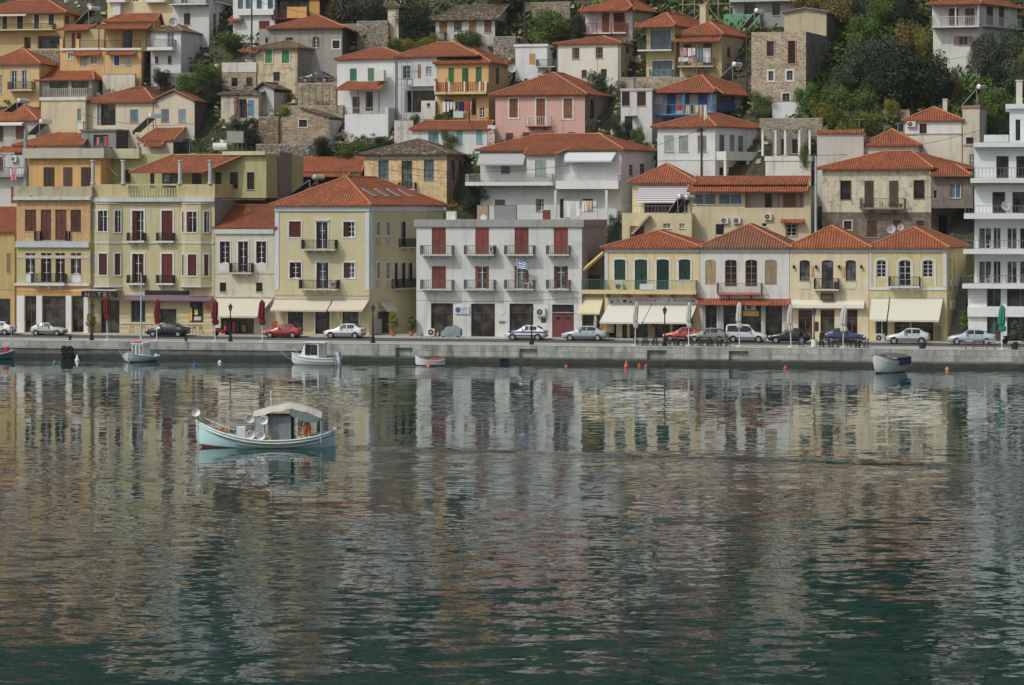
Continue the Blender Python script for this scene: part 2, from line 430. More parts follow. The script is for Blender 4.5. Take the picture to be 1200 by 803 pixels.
    def railing(s, fc, a0, a1, d, z0, z1, style, rail, parent, ends=True, sp=.14, name='railing'):
        m = MB(); runs = [((a0, d), (a1, d))]
        if ends: runs += [((a0, d), (a0, .05)), ((a1, d), (a1, .05))]
        t = .018
        for (xa, da), (xb, db) in runs:
            ln = abs(xb - xa) + abs(db - da); n = max(1, int(ln / sp))
            lo = lambda x, dd, w, h0, h1: s.box(m, fc, x - w, x + w, dd - w, dd + w, h0, h1)
            fa, fb = min(xa, xb), max(xa, xb); ga, gb = min(da, db), max(da, db)
            if style == 'solid': s.box(m, fc, fa - .05, fb + .05, ga - .05, gb + .05, z0 + .001, z1); continue
            if style == 'mesh': sp = .075; t = .014
            s.box(m, fc, fa - .03, fb + .03, ga - .03, gb + .03, z1 - .05, z1)
            if style in ('iron',): s.box(m, fc, fa - .015, fb + .015, ga - .015, gb + .015, z0 + .08, z0 + .11)
            if style == 'balus':
                n = max(1, int(ln / .26)); t = .06
            for i in range(n + 1):
                x = xa + (xb - xa) * i / n; dd = da + (db - da) * i / n; lo(x, dd, .04 if style == 'iron' and i in (0, n) else t, z0 + .001, z1 - .051)
        return m.build(name, paint(rail) if style != 'solid' else concrete(rail, .3), parent)
    def awn(s, fc, x0, x1, yt, yb, d=1.6, col=(205, 200, 180), x2=None, x3=None, val=.22, name='awning'):
        a0, a1, z0, z1 = s.rect(fc, (x0, yt, x1, yb)); b0 = a0 if x2 is None else s.a(fc, x2); b1 = a1 if x3 is None else s.a(fc, x3)
        m = MB(); n = 10
        for i in range(n):
            u0, u1 = i / n, (i + 1) / n
            for k in range(3):
                v0, v1 = k / 3, (k + 1) / 3
                sag = lambda u, v: -.06 * sin(pi * v)
                P = lambda u, v: (a0 + (a1 - a0) * u) * (1 - v) + (b0 + (b1 - b0) * u) * v
                m.quad(*[s.p(fc, P(u, v), .06 + d * v, z1 + (z0 - z1) * v + sag(u, v)) for u, v in ((u0, v0), (u1, v0), (u1, v1), (u0, v1))])
        o = m.build(name, cloth(col, .9, .1), s.root)
        v = MB(); k = max(4, int((b1 - b0) / .28))
        for i in range(k):
            x0_, x1_ = b0 + (b1 - b0) * i / k, b0 + (b1 - b0) * (i + 1) / k; xm = (x0_ + x1_) / 2
            v.quad(*[s.p(fc, x, .065 + d, z) for x, z in ((x0_, z0), (x1_, z0), (x1_, z0 - val * .7), (xm, z0 - val), (x0_, z0 - val * .7))])
        v.build('valance', cloth(col, .9, .1), o)
        r = MB(); s.box(r, fc, a0, a1, .01, .1, z1 + .015, z1 + .13)
        for x, xb in ((a0 + .1, b0 + .1), (a1 - .1, b1 - .1)): r.tube([s.p(fc, x, .05, z0 + .1), s.p(fc, xb, d, z0 + .02)], .025, 5)
        r.build('arm', paint((170, 170, 165)), o)
        return o
    def ac(s, fc, x0, y0, x1, y1, d=.32, mat=(190, 190, 182), parent=None):
        a0, a1, z0, z1 = s.rect(fc, (x0, y0, x1, y1)); m = MB(); s.box(m, fc, a0, a1, .05, d, z0, z1)
        for x in (a0 + .08, a1 - .14): s.box(m, fc, x, x + .05, .003, d - .02, z0 - .05, z0 - .003)
        o = m.build('air_conditioner', paint(mat), parent or s.root)
        r = min((z1 - z0) * .4, (a1 - a0) * .32); c = a0 + (a1 - a0) * .38; zc = (z0 + z1) / 2; nrm = s.p(fc, c, 1, zc) - s.p(fc, c, 0, zc)
        g = MB(); g.disc(s.p(fc, c, d - .01, zc), nrm, r, .02, 14); fo = g.build('fan', paint((45, 45, 46)), o)
        h = MB(); h.disc(s.p(fc, c, d + .011, zc), nrm, r * .35, .012, 10)
        for i in range(8):
            t = 2 * pi * i / 8; pc = s.p(fc, c + cos(t) * r * .65, d + .016, zc + sin(t) * r * .65); h.tube([s.p(fc, c + cos(t) * r * .3, d + .016, zc + sin(t) * r * .3), s.p(fc, c + cos(t) * r * .98, d + .016, zc + sin(t) * r * .98)], .008, 4)
        h.build('grille', paint((150, 150, 148)), fo)
        return o
    def board(s, fc, x0, y0, x1, y1, col, name='sign', d=.1, d0=.01): return s.panel(fc, x0, y0, x1, y1, paint(col), name, d0, d)
    def text(s, fc, txt, x0, y0, x1, y1, col, d, parent):
        "letters filling the pixel box on this face"
        a0, a1, z0, z1 = s.rect(fc, (x0, y0, x1, y1))
        cu = bpy.data.curves.new('letters', 'FONT'); cu.body = txt; cu.size = 1; cu.extrude = .004
        to = bpy.data.objects.new('lettering', cu); COL.objects.link(to)
        dg = bpy.context.evaluated_depsgraph_get(); dg.update()
        me = bpy.data.meshes.new_from_object(to.evaluated_get(dg)); bpy.data.objects.remove(to)
        if not me.vertices: return
        xs = [v.co.x for v in me.vertices]; ys = [v.co.y for v in me.vertices]
        for v in me.vertices:
            a = a0 + (v.co.x - min(xs)) / (max(xs) - min(xs) + 1e-6) * (a1 - a0); zz = z0 + (v.co.y - min(ys)) / (max(ys) - min(ys) + 1e-6) * (z1 - z0)
            v.co = s.p(fc, a, d + .004 + v.co.z, zz)
        me.materials.clear(); me.materials.append(paint(col)); o = bpy.data.objects.new('lettering', me); COL.objects.link(o); o.parent = parent
    # ---- roofs
    def zpt(s, u, v, py):
        w = s.O + s.e1 * u + s.e2 * v; return HC - (py - HY) / F * w.y - s.bz
    def slab(s, V, faces, th, mat, ridges=(), name='roof', ridge_col=(174, 108, 74), parent=None, rr=.11):
        m = MB(); m.v = [tuple(p) for p in V]; n = len(V); m.f = [tuple(f) for f in faces]
        edges = {}
        for f in faces:
            for i in range(len(f)): edges.setdefault(frozenset((f[i], f[(i + 1) % len(f)])), []).append((f[i], f[(i + 1) % len(f)]))
        m.v += [(p[0], p[1], p[2] - th) for p in V]
        m.f += [tuple(i + n for i in f)[::-1] for f in faces]
        for e in edges.values():
            if len(e) == 1: a, b = e[0]; m.f.append((b, a, a + n, b + n))
        o = m.build(name, mat, parent or s.root, uv=True)
        if ridges:
            r = MB()
            for i, j in ridges:
                a, b = Vector(V[i]), Vector(V[j]); r.tube([a + Vector((0, 0, .02)), b + Vector((0, 0, .02))], rr, 6)
            r.build('ridge_tiles', tiles_ridge(ridge_col), o)
        return o
    def hip(s, ye, yr, al=None, over=.4, i0=None, i1=None, mat=None, th=.16, xe=None, umin=0, umax=None, vmin=0, vmax=None, frac=.5, ridge_col=(174, 108, 74)):
        "hip or gable roof; ye eave row, yr ridge row; al='x' ridge along the front, 'y' along the depth; inset 0 makes a gable"
        umax = s.W if umax is None else umax; vmax = s.L if vmax is None else vmax
        W, L = umax - umin, vmax - vmin
        al = al or ('x' if W >= L else 'y')
        mat = mat or tiles()
        if mat is OLD: ridge_col = (112, 102, 90)
        ze = s.z('f', xe if xe else (600 + F * s.C.x / s.C.y), ye)
        u0, u1, v0, v1 = umin - over, umax + over, vmin - over, vmax + over
        if al == 'x':
            h = min((v1 - v0) / 2, (u1 - u0) / 2); i0 = h if i0 is None else i0; i1 = h if i1 is None else i1
            vm = v0 + (v1 - v0) * frac; R = [(u0 + i0, vm), (u1 - i1, vm)]
        else:
            h = (u1 - u0) / 2; h = min(h, (v1 - v0) / 2); i0 = h if i0 is None else i0; i1 = h if i1 is None else i1
            um = u0 + (u1 - u0) * frac; R = [(um, v0 + i0), (um, v1 - i1)]
        zr = s.zpt(R[0][0], R[0][1] if al == 'y' else R[0][1], yr)
        V = [s.st(u0, v0, ze), s.st(u1, v0, ze), s.st(u1, v1, ze), s.st(u0, v1, ze), s.st(*R[0], zr), s.st(*R[1], zr)]
        if al == 'x': fs = [(0, 1, 5, 4), (1, 2, 5), (2, 3, 4, 5), (3, 0, 4)]
        else: fs = [(0, 1, 4), (1, 2, 5, 4), (2, 3, 5), (3, 0, 4, 5)]
        g = 1e-3
        if i0 <= g: fs = [f for f in fs if f != ((3, 0, 4) if al == 'x' else (0, 1, 4))]
        if i1 <= g: fs = [f for f in fs if f != ((1, 2, 5) if al == 'x' else (2, 3, 5))]
        rid = [(4, 5)] if (V[4] - V[5]).length > .1 else []
        if al == 'x': rid += [(0, 4), (3, 4), (1, 5), (2, 5)]
        else: rid += [(0, 4), (1, 4), (2, 5), (3, 5)]
        o = s.slab(V, fs, th, mat, rid, ridge_col=ridge_col)
        # gable walls
        k = (zr - ze) / max(.1, ((v1 - v0) / 2 if al == 'x' else (u1 - u0) / 2))
        zw = s.zt - s.bz if False else ze - th
        zr2 = zr - th
        zc = ze - th - .0
        if al == 'y' and i0 <= g: s.extra.append([s.st(umin, vmin, s.ztl), s.st(umax, vmin, s.ztl), s.st(umax, vmin, ze + over * k * .98 - th), s.st((umin + umax) / 2, vmin, zr2), s.st(umin, vmin, ze + over * k * .98 - th)])
        if al == 'x' and i1 <= g: s.extra.append([s.st(umax, vmin, s.ztl), s.st(umax, vmax, s.ztl), s.st(umax, vmax, ze + over * k * .98 - th), s.st(umax, vmin + (vmax - vmin) * frac, zr2), s.st(umax, vmin, ze + over * k * .98 - th)])
        if al == 'x' and i0 <= g: s.extra.append([s.st(umin, vmax, s.ztl), s.st(umin, vmin, s.ztl), s.st(umin, vmin, ze + over * k * .98 - th), s.st(umin, vmin + (vmax - vmin) * frac, zr2), s.st(umin, vmax, ze + over * k * .98 - th)])
        s.roof = o; s.ze = ze; s.zr = zr
        return o
    def lean(s, fc, x0, x1, ylo, yhi, d=1.4, x2=None, x3=None, mat=None, posts=0, pcol=(70, 45, 35), ybase=None, th=.12, name='porch_roof', back=0.0):
        "tiled lean-to: low edge at distance d out, high edge on the wall"
        a0, a1, z0, z1 = s.rect(fc, (x0, yhi, x1, ylo)); b0 = a0 if x2 is None else s.a(fc, x2); b1 = a1 if x3 is None else s.a(fc, x3)
        V = [s.p(fc, a0, d, z0), s.p(fc, a1, d, z0), s.p(fc, b1, .01 - back, z1), s.p(fc, b0, .01 - back, z1)]
        o = s.slab(V, [(0, 1, 2, 3)], th, mat or tiles(), ((0, 3), (1, 2)), name=name)
        if posts:
            zb = s.z(fc, (x0 + x1) / 2, ybase)
            for i in range(posts):
                x = a0 + .2 + (a1 - a0 - .4) * (i / (posts - 1) if posts > 1 else .5); m = MB(); s.box(m, fc, x - .06, x + .06, d - .28, d - .16, zb, z0 - .02); m.build('post', paint(pcol), s.root)
        return o
    def parapet(s, y0, y1, mat, over=.12, th=.25, name='parapet'):
        "a kerb running round the flat roof"
        z0, z1 = s.z('f', 600 + F * s.C.x / s.C.y, y1), s.z('f', 600 + F * s.C.x / s.C.y, y0)
        m = MB(); W, L = s.W, s.L; o = over
        for (u0, u1, v0, v1) in ((-o, W + o, -o, th - o), (-o, W + o, L - th + o, L + o), (-o, th - o, th - o, L - th + o), (W - th + o, W + o, th - o, L - th + o)):
            m.hexa([s.st(u, v, z) for z in (z0 + .004, z1) for u, v in ((u0, v0), (u1, v0), (u1, v1), (u0, v1))])
        return m.build(name, mat, s.root)
    def chimney(s, px, py0, py1, v, col=(180, 170, 155), w=.5, pot=True):
        u = s.a('f', px); z1, z0 = s.zpt(u, v, py0), s.zpt(u, v, py1); m = MB()
        def bx(w_, za, zb): m.hexa([s.st(u + du, v + dv, z) for z in (za, zb) for du, dv in ((-w_, -w_), (w_, -w_), (w_, w_), (-w_, w_))])
        bx(w / 2, z0 - .8, z1 - .12); bx(w / 2 + .07, z1 - .12, z1)
        o = m.build('chimney', plaster(col, .4), getattr(s, 'roof', s.root))
        return o
    def sub(s, x0, x1, y0, y1, L, setb, mat=None):
        "another box of the same building standing setb metres behind (or, negative, in front of) this one's face"
        O = s.O + s.e2 * setb
        t = Block(s.root, s.rz, O.x, O.y, s.bz, 1, L, s.sk, mat or s.mat, 0, 0)
        a0, a1 = t.a('f', x0), t.a('f', x1); O2 = O + s.e1 * a0; BLOCKS.remove(t)
        n = Block(s.root, s.rz, O2.x, O2.y, s.bz, a1 - a0, L, s.sk, mat or s.mat, 0, 0)
        xm = 600 + F * n.C.x / n.C.y
        n.zbl = n.z('f', xm, y1); n.ztl = n.z('f', xm, y0)
        return n
    def finish(s):
        m = MB(); W, L = s.W, s.L; mats = [s.mat] + ([s.smat] if s.smat else [])
        zb, zt = s.zbl, s.ztl; sidefaces = []
        for fc, ext in (('f', W), ('s', L)):
            ops = [(max(0.02, a0), min(ext - .02, a1), max(zb, z0), min(zt - .02, z1), rv, ar) for a0, a1, z0, z1, rv, ar in s.op[fc] if a1 > 0.02 and a0 < ext - .02 and z1 > zb and z0 < zt]
            xs = sorted({0, ext, *[o[0] for o in ops], *[o[1] for o in ops]}); zs = sorted({zb, zt, *[o[2] for o in ops], *[o[3] for o in ops]})
            f0 = len(m.f)
            for i in range(len(xs) - 1):
                j = 0
                while j < len(zs) - 1:
                    ins = lambda j_: any(o[0] < (xs[i] + xs[i + 1]) / 2 < o[1] and o[2] < (zs[j_] + zs[j_ + 1]) / 2 < o[3] for o in ops)
                    if ins(j): j += 1; continue
                    k = j
                    while k + 1 < len(zs) - 1 and not ins(k + 1): k += 1
                    m.quad(*[s.p(fc, a, 0, z) for a, z in ((xs[i], zs[j]), (xs[i + 1], zs[j]), (xs[i + 1], zs[k + 1]), (xs[i], zs[k + 1]))]); j = k + 1
            for a0, a1, z0, z1, rv, ar in ops:
                P = lambda a, d, z: s.p(fc, a, d, z)
                m.quad(P(a0, 0, z0), P(a0, 0, z1), P(a0, -rv - .03, z1), P(a0, -rv - .03, z0)); m.quad(P(a1, 0, z0), P(a1, 0, z1), P(a1, -rv - .03, z1), P(a1, -rv - .03, z0))
                m.quad(P(a0, 0, z1), P(a1, 0, z1), P(a1, -rv - .03, z1), P(a0, -rv - .03, z1)); m.quad(P(a0, 0, z0), P(a1, 0, z0), P(a1, -rv - .03, z0), P(a0, -rv - .03, z0))
                if ar:
                    n = 6; cx = (a0 + a1) / 2; hw = (a1 - a0) / 2
                    for sg in (-1, 1):
                        pts = [(cx + sg * hw, z1 - ar)] + [(cx + sg * hw * cos(pi / 2 * i / n), z1 - ar + ar * sin(pi / 2 * i / n)) for i in range(1, n + 1)] + [(cx + sg * hw, z1)]
                        m.quad(*[P(a, -.001, z) for a, z in pts])
            if fc == 's': sidefaces = list(range(f0, len(m.f)))
        m.quad(s.st(0, 0, zb), s.st(0, L, zb), s.st(0, L, zt), s.st(0, 0, zt)); m.quad(s.st(0, L, zb), s.st(W, L, zb), s.st(W, L, zt), s.st(0, L, zt))
        m.quad(s.st(0, 0, zt), s.st(W, 0, zt), s.st(W, L, zt), s.st(0, L, zt))
        for e in s.extra: m.quad(*e)
        o = m.build('wall', mats, s.root)
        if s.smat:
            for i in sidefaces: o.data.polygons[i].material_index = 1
        return o
@cached
def tiles_ridge(c): return plaster(c, .35)
def solve(fn, target, lo, hi):
    for _ in range(50):
        mid = (lo + hi) / 2
        if fn(mid) < target: lo = mid
        else: hi = mid
    return (lo + hi) / 2
def house(name, label, xl, xc, xr, yb, yt, mat, L=10, w=None, rot=None, cat='house', zbase=None, deep=4.0, group=None, side=None, ybase=None):
    "front from column xl to corner column xc, right-hand wall on to column xr; yb foot row, yt top-of-wall row"
    if w is not None: C = on_w(xc, w); z0 = ZQ if zbase is None else zbase
    else: C = hit(xc, yb); z0 = C.z
    pxof = lambda ang: 600 + F * (C.x + sin(ang) * L) / (C.y + cos(ang) * L)
    rz = radians(11 if rot is None else rot); sk = 0
    if rot is None and xr is not None: rz = max(radians(8), min(radians(13), solve(pxof, xr, radians(-8), radians(38))))
    if xr is not None: sk = solve(pxof, xr, radians(-40), radians(60)) - rz
    e1 = Vector((cos(rz), -sin(rz))); k = (xl - 600) / F
    s = (k * C.y - C.x) / (e1.x - k * e1.y); O = Vector((C.x, C.y)) + e1 * s
    root = empty(name, (O.x, O.y, z0), -rz); tag(root, label, cat, group)
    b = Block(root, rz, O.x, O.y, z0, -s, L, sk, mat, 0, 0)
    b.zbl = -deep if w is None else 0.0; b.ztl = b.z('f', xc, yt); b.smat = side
    return b
def leaf_cloud(lobes, n, size, seed, squash=.85):
    r = random.Random(seed); m = MB()
    tot = sum(l[3] ** 2 for l in lobes)
    for (cx, cy, cz, R) in lobes:
        for _ in range(int(n * R * R / tot)):
            while True:
                d = Vector((r.uniform(-1, 1), r.uniform(-1, 1), r.uniform(-1, 1)))
                if .1 < d.length < 1: break
            d.normalize(); rad = R * (r.random() ** .38) * (1 + .16 * sin(7 * d.x + 3 * cx) * cos(6 * d.z + cy))
            p = Vector((cx, cy, cz)) + Vector((d.x, d.y, d.z * squash)) * rad
            a = Vector((r.gauss(0, 1), r.gauss(0, 1), r.gauss(0, 1))).normalized(); b = a.cross(d + Vector((.01, .2, .1))).normalized()
            s = size * r.uniform(.6, 1.5); a2 = b.cross((d + .9 * a).normalized()).normalized()
            m.quad(p - b * s * .5, p + a2 * s * .45, p + b * s * .5, p - a2 * s * .45)
    return m
# ------------------------------------------------------------------ ground, water, quay
def terrain():
    m = MB(); us = [-420 + 20 * i for i in range(18)] + [-70 + 1.6 * i for i in range(88)] + [80 + 20 * i for i in range(18)]; ws = [WQ + .8, -6, 0, 6, 10] + [12 + 1.5 * i for i in range(45)] + [82, 90, 105, 120, 140, 170, 210, 260, 340]
    foot = {}
    for b in BLOCKS:
        k = b.root.name
        if k not in foot: foot[k] = (b, b.O, b.e1, b.e2)
    idx = {}
    for j, w in enumerate(ws):
        for i, u in enumerate(us):
            idx[i, j] = len(m.v); r = random.Random(i * 999 + j); z = terr(w) + (r.uniform(-.35, .35) if w > 22 else 0) - .25; P_ = q(u, w, z)
            if 13 < w < 75:
                for b, O, e1, e2 in foot.values():
                    d = Vector((P_.x, P_.y)) - O; n = Vector((e1.y, -e1.x)); a, c = d.dot(e1), -d.dot(n)
                    if -1.5 < a < b.W + 2.5 and -5 < c < 2.6: z = min(z, b.bz - .1)
            m.v.append((P_.x, P_.y, z))
    for j in range(len(ws) - 1):
        for i in range(len(us) - 1): m.f.append((idx[i, j], idx[i + 1, j], idx[i + 1, j + 1], idx[i, j + 1]))
    o = m.build('hillside', ground_mat(), smooth=True); tag(o, kind='structure')
def strip(name, w0, w1, z, mat, u0=-420, u1=420, kind='structure'):
    m = MB(); m.quad(q(u0, w0, z), q(u1, w0, z), q(u1, w1, z), q(u0, w1, z)); return tag(m.build(name, mat), kind=kind)
def asphalt():
    m, t, b = nt('asphalt'); co = N(t, 'ShaderNodeTexCoord').outputs[3]; n = noise(t, co, .5, 6, .65); n2 = noise(t, co, 30, 2)
    Lk(t, mix(t, ramp(t, n2, .3, .7), mix(t, n, (.06, .06, .062), (.1, .1, .1)), (.12, .12, .12)), b.inputs[0]); b.inputs['Roughness'].default_value = .9; return m
def block_mat(c=(166, 167, 160), joint=(1.35, .55)):
    "dressed quay blocks with weathered joints; u along the quay comes from the object's own x"
    m, t, b = nt('quay_blocks'); co = N(t, 'ShaderNodeTexCoord').outputs[3]
    sp = N(t, 'ShaderNodeSeparateXYZ'); Lk(t, co, sp.inputs[0]); cb = N(t, 'ShaderNodeCombineXYZ'); Lk(t, sp.outputs[0], cb.inputs[0]); Lk(t, sp.outputs[2], cb.inputs[1])
    br = N(t, 'ShaderNodeTexBrick'); br.inputs['Scale'].default_value = 1; br.inputs['Brick Width'].default_value = joint[0]; br.inputs['Row Height'].default_value = joint[1]; br.inputs['Mortar Size'].default_value = .02
    br.inputs['Color1'].default_value = (*alb(c), 1); br.inputs['Color2'].default_value = (*[v * .78 for v in alb(c)], 1); br.inputs['Mortar'].default_value = (*[v * .4 for v in alb(c)], 1)
    Lk(t, cb.outputs[0], br.inputs[0]); n = noise(t, co, .6, 7, .7); st = noise(t, co, 1.1, 5, .6, (1, 1, .2))
    col = mix(t, ramp(t, n, .42, .68, 0, .8), br.outputs[0], tuple(v * .42 for v in alb(c))); col = mix(t, ramp(t, st, .48, .72, 0, .75), col, (.1, .1, .09))
    wet = math_(t, 'ADD', sp.outputs[2], math_(t, 'MULTIPLY', n, .5)); col = mix(t, ramp(t, wet, .62, .9, .92, 0), col, (.03, .032, .025))
    Lk(t, col, b.inputs[0]); b.inputs['Roughness'].default_value = .85; bump(t, b, n, .04, .7); return m
strip('promenade', WQ + .3, -8.6, ZQ + .004, concrete((158, 155, 146), .35))
strip('road', -8.6, -2.35, ZQ + .008, asphalt())
strip('road_line', -5.55, -5.43, ZQ + .012, paint((150, 150, 148)))
def quay():
    mat = block_mat(); r = empty('quay', QO.copy(), -QA); tag(r, kind='structure')
    us = -16.0
    m = MB()
    # right run: tall flush face with square mooring niches; left run: coping over a recessed older course
    niches = [(-8.9, -7.2), (3.6, 5.4), (16.3, 18.2), (24.3, 26.2)]
    u = us
    for a, b in niches + [(400, 400)]:
        m.box(u, a, WQ, WQ + 1.6, .46, ZQ); u = b
        if b < 400: m.box(a, b, WQ + .35, WQ + 1.6, .46, ZQ); m.box(a, b, WQ, WQ + .35, ZQ - .32, ZQ - .002)
    m.box(us, 400, WQ - .45, WQ + .6, -1.5, .44)
    m.box(-400, us - .003, WQ, WQ + 1.8, .95, ZQ)
    m.box(-400, us - .004, WQ + .28, WQ + 1.8, -1.5, .94)
    m.build('quay_wall', mat, r)
    d_ = MB(); u0 = uof(on_w(592, WQ)); d_.box(u0 - .45, u0 + .45, WQ - .47, WQ - .3, -.1, .445); d_.build('drain_opening_shade', paint((18, 19, 19), .9), r)  # solid dark box on the wall, coloured for the shade inside a hole
    k = MB(); k.box(-400, 400, WQ + .01, WQ + .42, ZQ + .005, ZQ + .05); k.build('coping', concrete((178, 176, 168), .3), r)
    s = MB(); s.box(-400, 400, -2.35, 16, ZQ - .3, ZQ + .13); s.build('pavement', concrete((172, 166, 152), .3), r)
quay()
def water():
    m, t, b = nt('sea_water'); g = N(t, 'ShaderNodeNewGeometry'); P = g.outputs['Position']
    def slope(scale, amp, detail, sc3):
        mp = N(t, 'ShaderNodeMapping'); mp.inputs[3].default_value = sc3; mp.inputs[2].default_value = (0, 0, .12); Lk(t, P, mp.inputs[0])
        n = N(t, 'ShaderNodeTexNoise', i2=scale, i3=detail, i4=.55); Lk(t, mp.outputs[0], n.inputs[0])
        v = N(t, 'ShaderNodeVectorMath', operation='SUBTRACT'); Lk(t, n.outputs[1], v.inputs[0]); v.inputs[1].default_value = (.5, .5, .5)
        v2 = N(t, 'ShaderNodeVectorMath', operation='SCALE'); Lk(t, v.outputs[0], v2.inputs[0])
        if hasattr(amp, 'node'): Lk(t, amp, v2.inputs['Scale'])
        else: v2.inputs['Scale'].default_value = amp
        return v2.outputs[0]
    sp = N(t, 'ShaderNodeSeparateXYZ'); Lk(t, P, sp.inputs[0])
    # open water is more ruffled than the lee under the quay, in drifting bands
    open_ = ramp(t, sp.outputs[1], 225, 110, 0, 1)
    band = ramp(t, noise(t, P, .02, 3, .5, (.5, 1.6, 1)), .35, .65, .45, 1.6)
    # the ruffled track the fishing boat leaves behind it
    wk = math_(t, 'ADD', sp.outputs[1], math_(t, 'MULTIPLY', sp.outputs[0], WAKE[0])); wk = math_(t, 'ADD', math_(t, 'SUBTRACT', WAKE[1], wk), math_(t, 'MULTIPLY', math_(t, 'SUBTRACT', noise(t, P, .35, 3), .5), 2.2))
    trail = math_(t, 'MULTIPLY', math_(t, 'MULTIPLY', ramp(t, wk, -.8, .6, 0, 1), ramp(t, wk, 1, 26, 1, 0)), ramp(t, sp.outputs[0], -12, -7, 0, 1))
    k = math_(t, 'MULTIPLY', math_(t, 'ADD', ramp(t, open_, 0, 1, .8, 1.3), math_(t, 'MULTIPLY', trail, .55)), band)
    a1 = slope(1.35, math_(t, 'MULTIPLY', k, .085), 2, (.5, 1, 1))
    a2 = slope(.25, math_(t, 'MULTIPLY', k, .03), 2, (.6, 1, 1))
    a3 = slope(5.5, math_(t, 'MULTIPLY', math_(t, 'ADD', k, math_(t, 'MULTIPLY', trail, 2.6)), .024), 2, (.6, 1, 1))
    ad = N(t, 'ShaderNodeVectorMath', operation='ADD'); Lk(t, a1, ad.inputs[0]); Lk(t, a2, ad.inputs[1])
    ad2 = N(t, 'ShaderNodeVectorMath', operation='ADD'); Lk(t, ad.outputs[0], ad2.inputs[0]); Lk(t, a3, ad2.inputs[1])
    ln = math_(t, 'MULTIPLY', math_(t, 'MULTIPLY', ramp(t, wk, -1.8, .2, 0, 1), ramp(t, wk, .4, 3.6, 1, 0)), math_(t, 'MULTIPLY', ramp(t, sp.outputs[0], -12, -9, 0, 1), -.05))
    cbl = N(t, 'ShaderNodeCombineXYZ'); Lk(t, ln, cbl.inputs[1]); ad3 = N(t, 'ShaderNodeVectorMath', operation='ADD'); Lk(t, ad2.outputs[0], ad3.inputs[0]); Lk(t, cbl.outputs[0], ad3.inputs[1])
    ml = N(t, 'ShaderNodeVectorMath', operation='MULTIPLY_ADD'); Lk(t, ad3.outputs[0], ml.inputs[0]); ml.inputs[1].default_value = (1, 1, 0); ml.inputs[2].default_value = (0, 0, 1)
    nm = N(t, 'ShaderNodeVectorMath', operation='NORMALIZE'); Lk(t, ml.outputs[0], nm.inputs[0]); Lk(t, nm.outputs[0], b.inputs['Normal'])
    b.inputs[0].default_value = (.007, .04, .04, 1); b.inputs['Roughness'].default_value = .015; b.inputs['IOR'].default_value = 1.333; b.inputs['Specular IOR Level'].default_value = .5
    mb = MB(); mb.quad((-500, -60, 0), (500, -60, 0), (500, 330, 0), (-500, 330, 0))
    tag(mb.build('water', m), kind='structure')
WAKE = (0.329, 158.3)
water()

# ------------------------------------------------------------------ the waterfront row
YEL, CRM, ORG, PNK = (188, 177, 134), (184, 172, 128), (196, 142, 78), (196, 150, 140)
RED, DKR, GRN, BRN = (116, 44, 36), (84, 30, 28), (34, 62, 52), (104, 66, 44)
W_ = (200, 203, 202)
# F1 ochre corner building
b = house('townhouse', 'ochre and cream townhouse with peeling parapet and white ground-floor pillars, beside the hotel', 19.5, 106, None, 391, 232, plaster((182, 168, 118), .5), L=16, w=0)
f1 = b
b.parapet(218.5, 231, plaster((172, 160, 128), .9, (120, 80, 60), .66), over=.25, th=.5)
b.band('f', 17, 107, 231, 234.5, concrete((190, 190, 182), .6), d=.5)
m = MB()
for r_ in ((20, 235, 105.5, 245.7), (20, 246, 29, 282.8), (43, 246, 47.5, 282.8), (60.5, 246, 64.5, 282.8), (78.5, 246, 82.5, 282.8), (95.5, 246, 105.5, 282.8), (29.2, 271.6, 42.8, 282.8), (82.7, 272.6, 95.3, 282.8)):
    a0, a1, z0, z1 = b.rect('f', r_); b.box(m, 'f', a0, a1, .002, .03, z0, z1)
m.build('facing', plaster((192, 146, 88), .55, (186, 160, 116), .56), b.root)
b.win('f', [(29.5, 246, 42.5, 271), (48, 246, 60, 281.5), (65, 246, 78, 281.5), (83, 246, 95, 272)], 'sh', (112, 60, 44), rev=.24)
b.band('f', 19, 105, 283, 290, concrete((176, 182, 186), .4), d=.3)
for x0, x1 in ((41.5, 48), (78, 82)): a0, a1, z0, z1 = b.rect('f', (x0, 271, x1, 282)); b.railing('f', a0, a1, .25, z0, z1, 'iron', IRON, b.root)
b.band('f', 20, 105.5, 299.5, 303, paint((188, 170, 160)), d=.05, name='string_course')
b.win('f', [(30, 296.5, 41, 320), (48, 296.5, 60, 331), (65, 296.5, 76, 331), (83, 296.5, 95, 321)], 'op', DKR, rev=.22, mull=1)
for x in ((31, 40.5), (85, 95)): b.panel('f', x[0], 321.5, x[1], 331, plaster((198, 200, 198), .3), 'window_apron')
b.bal('f', 39, 78, 320.5, 331.5, .7, slab=(196, 198, 198), br=3, th=.3)
b.band('f', 18, 105, 332, 335, concrete((196, 198, 198), .3), d=.24)
b.panel('f', 20, 335.2, 105, 346, plaster((206, 146, 56), .3), 'fascia', .002, .04)
b.band('f', 20, 105, 340, 341.2, paint((205, 200, 185)), d=.07, name='moulding')
b.win('f', [(29.5, 347, 42.5, 389.5), (50, 347, 77, 389.5), (84.5, 347, 98, 389.5)], 'shop', frame=(92, 66, 48), glass='shop', door=True, rev=.3)
for x in ((20, 29), (43, 49.5), (77.5, 84), (98.5, 104)): b.panel('f', x[0], 346.5, x[1], 390.6, plaster((206, 206, 200), .3), 'pillar', .003, .12)
u = b.sub(34, 118, 185, 222, 10, 2.6, plaster((204, 156, 82), .4)); u.win('f', [(51, 196, 64, 219.5), (74, 196, 85, 219.5), (95, 196, 108, 219.5)], 'sh', (96, 70, 60), rev=.15)
b_ = u; b_.parapet(174, 185.5, concrete((176, 172, 156), .9), over=.55, th=.6, name='roof_slab')
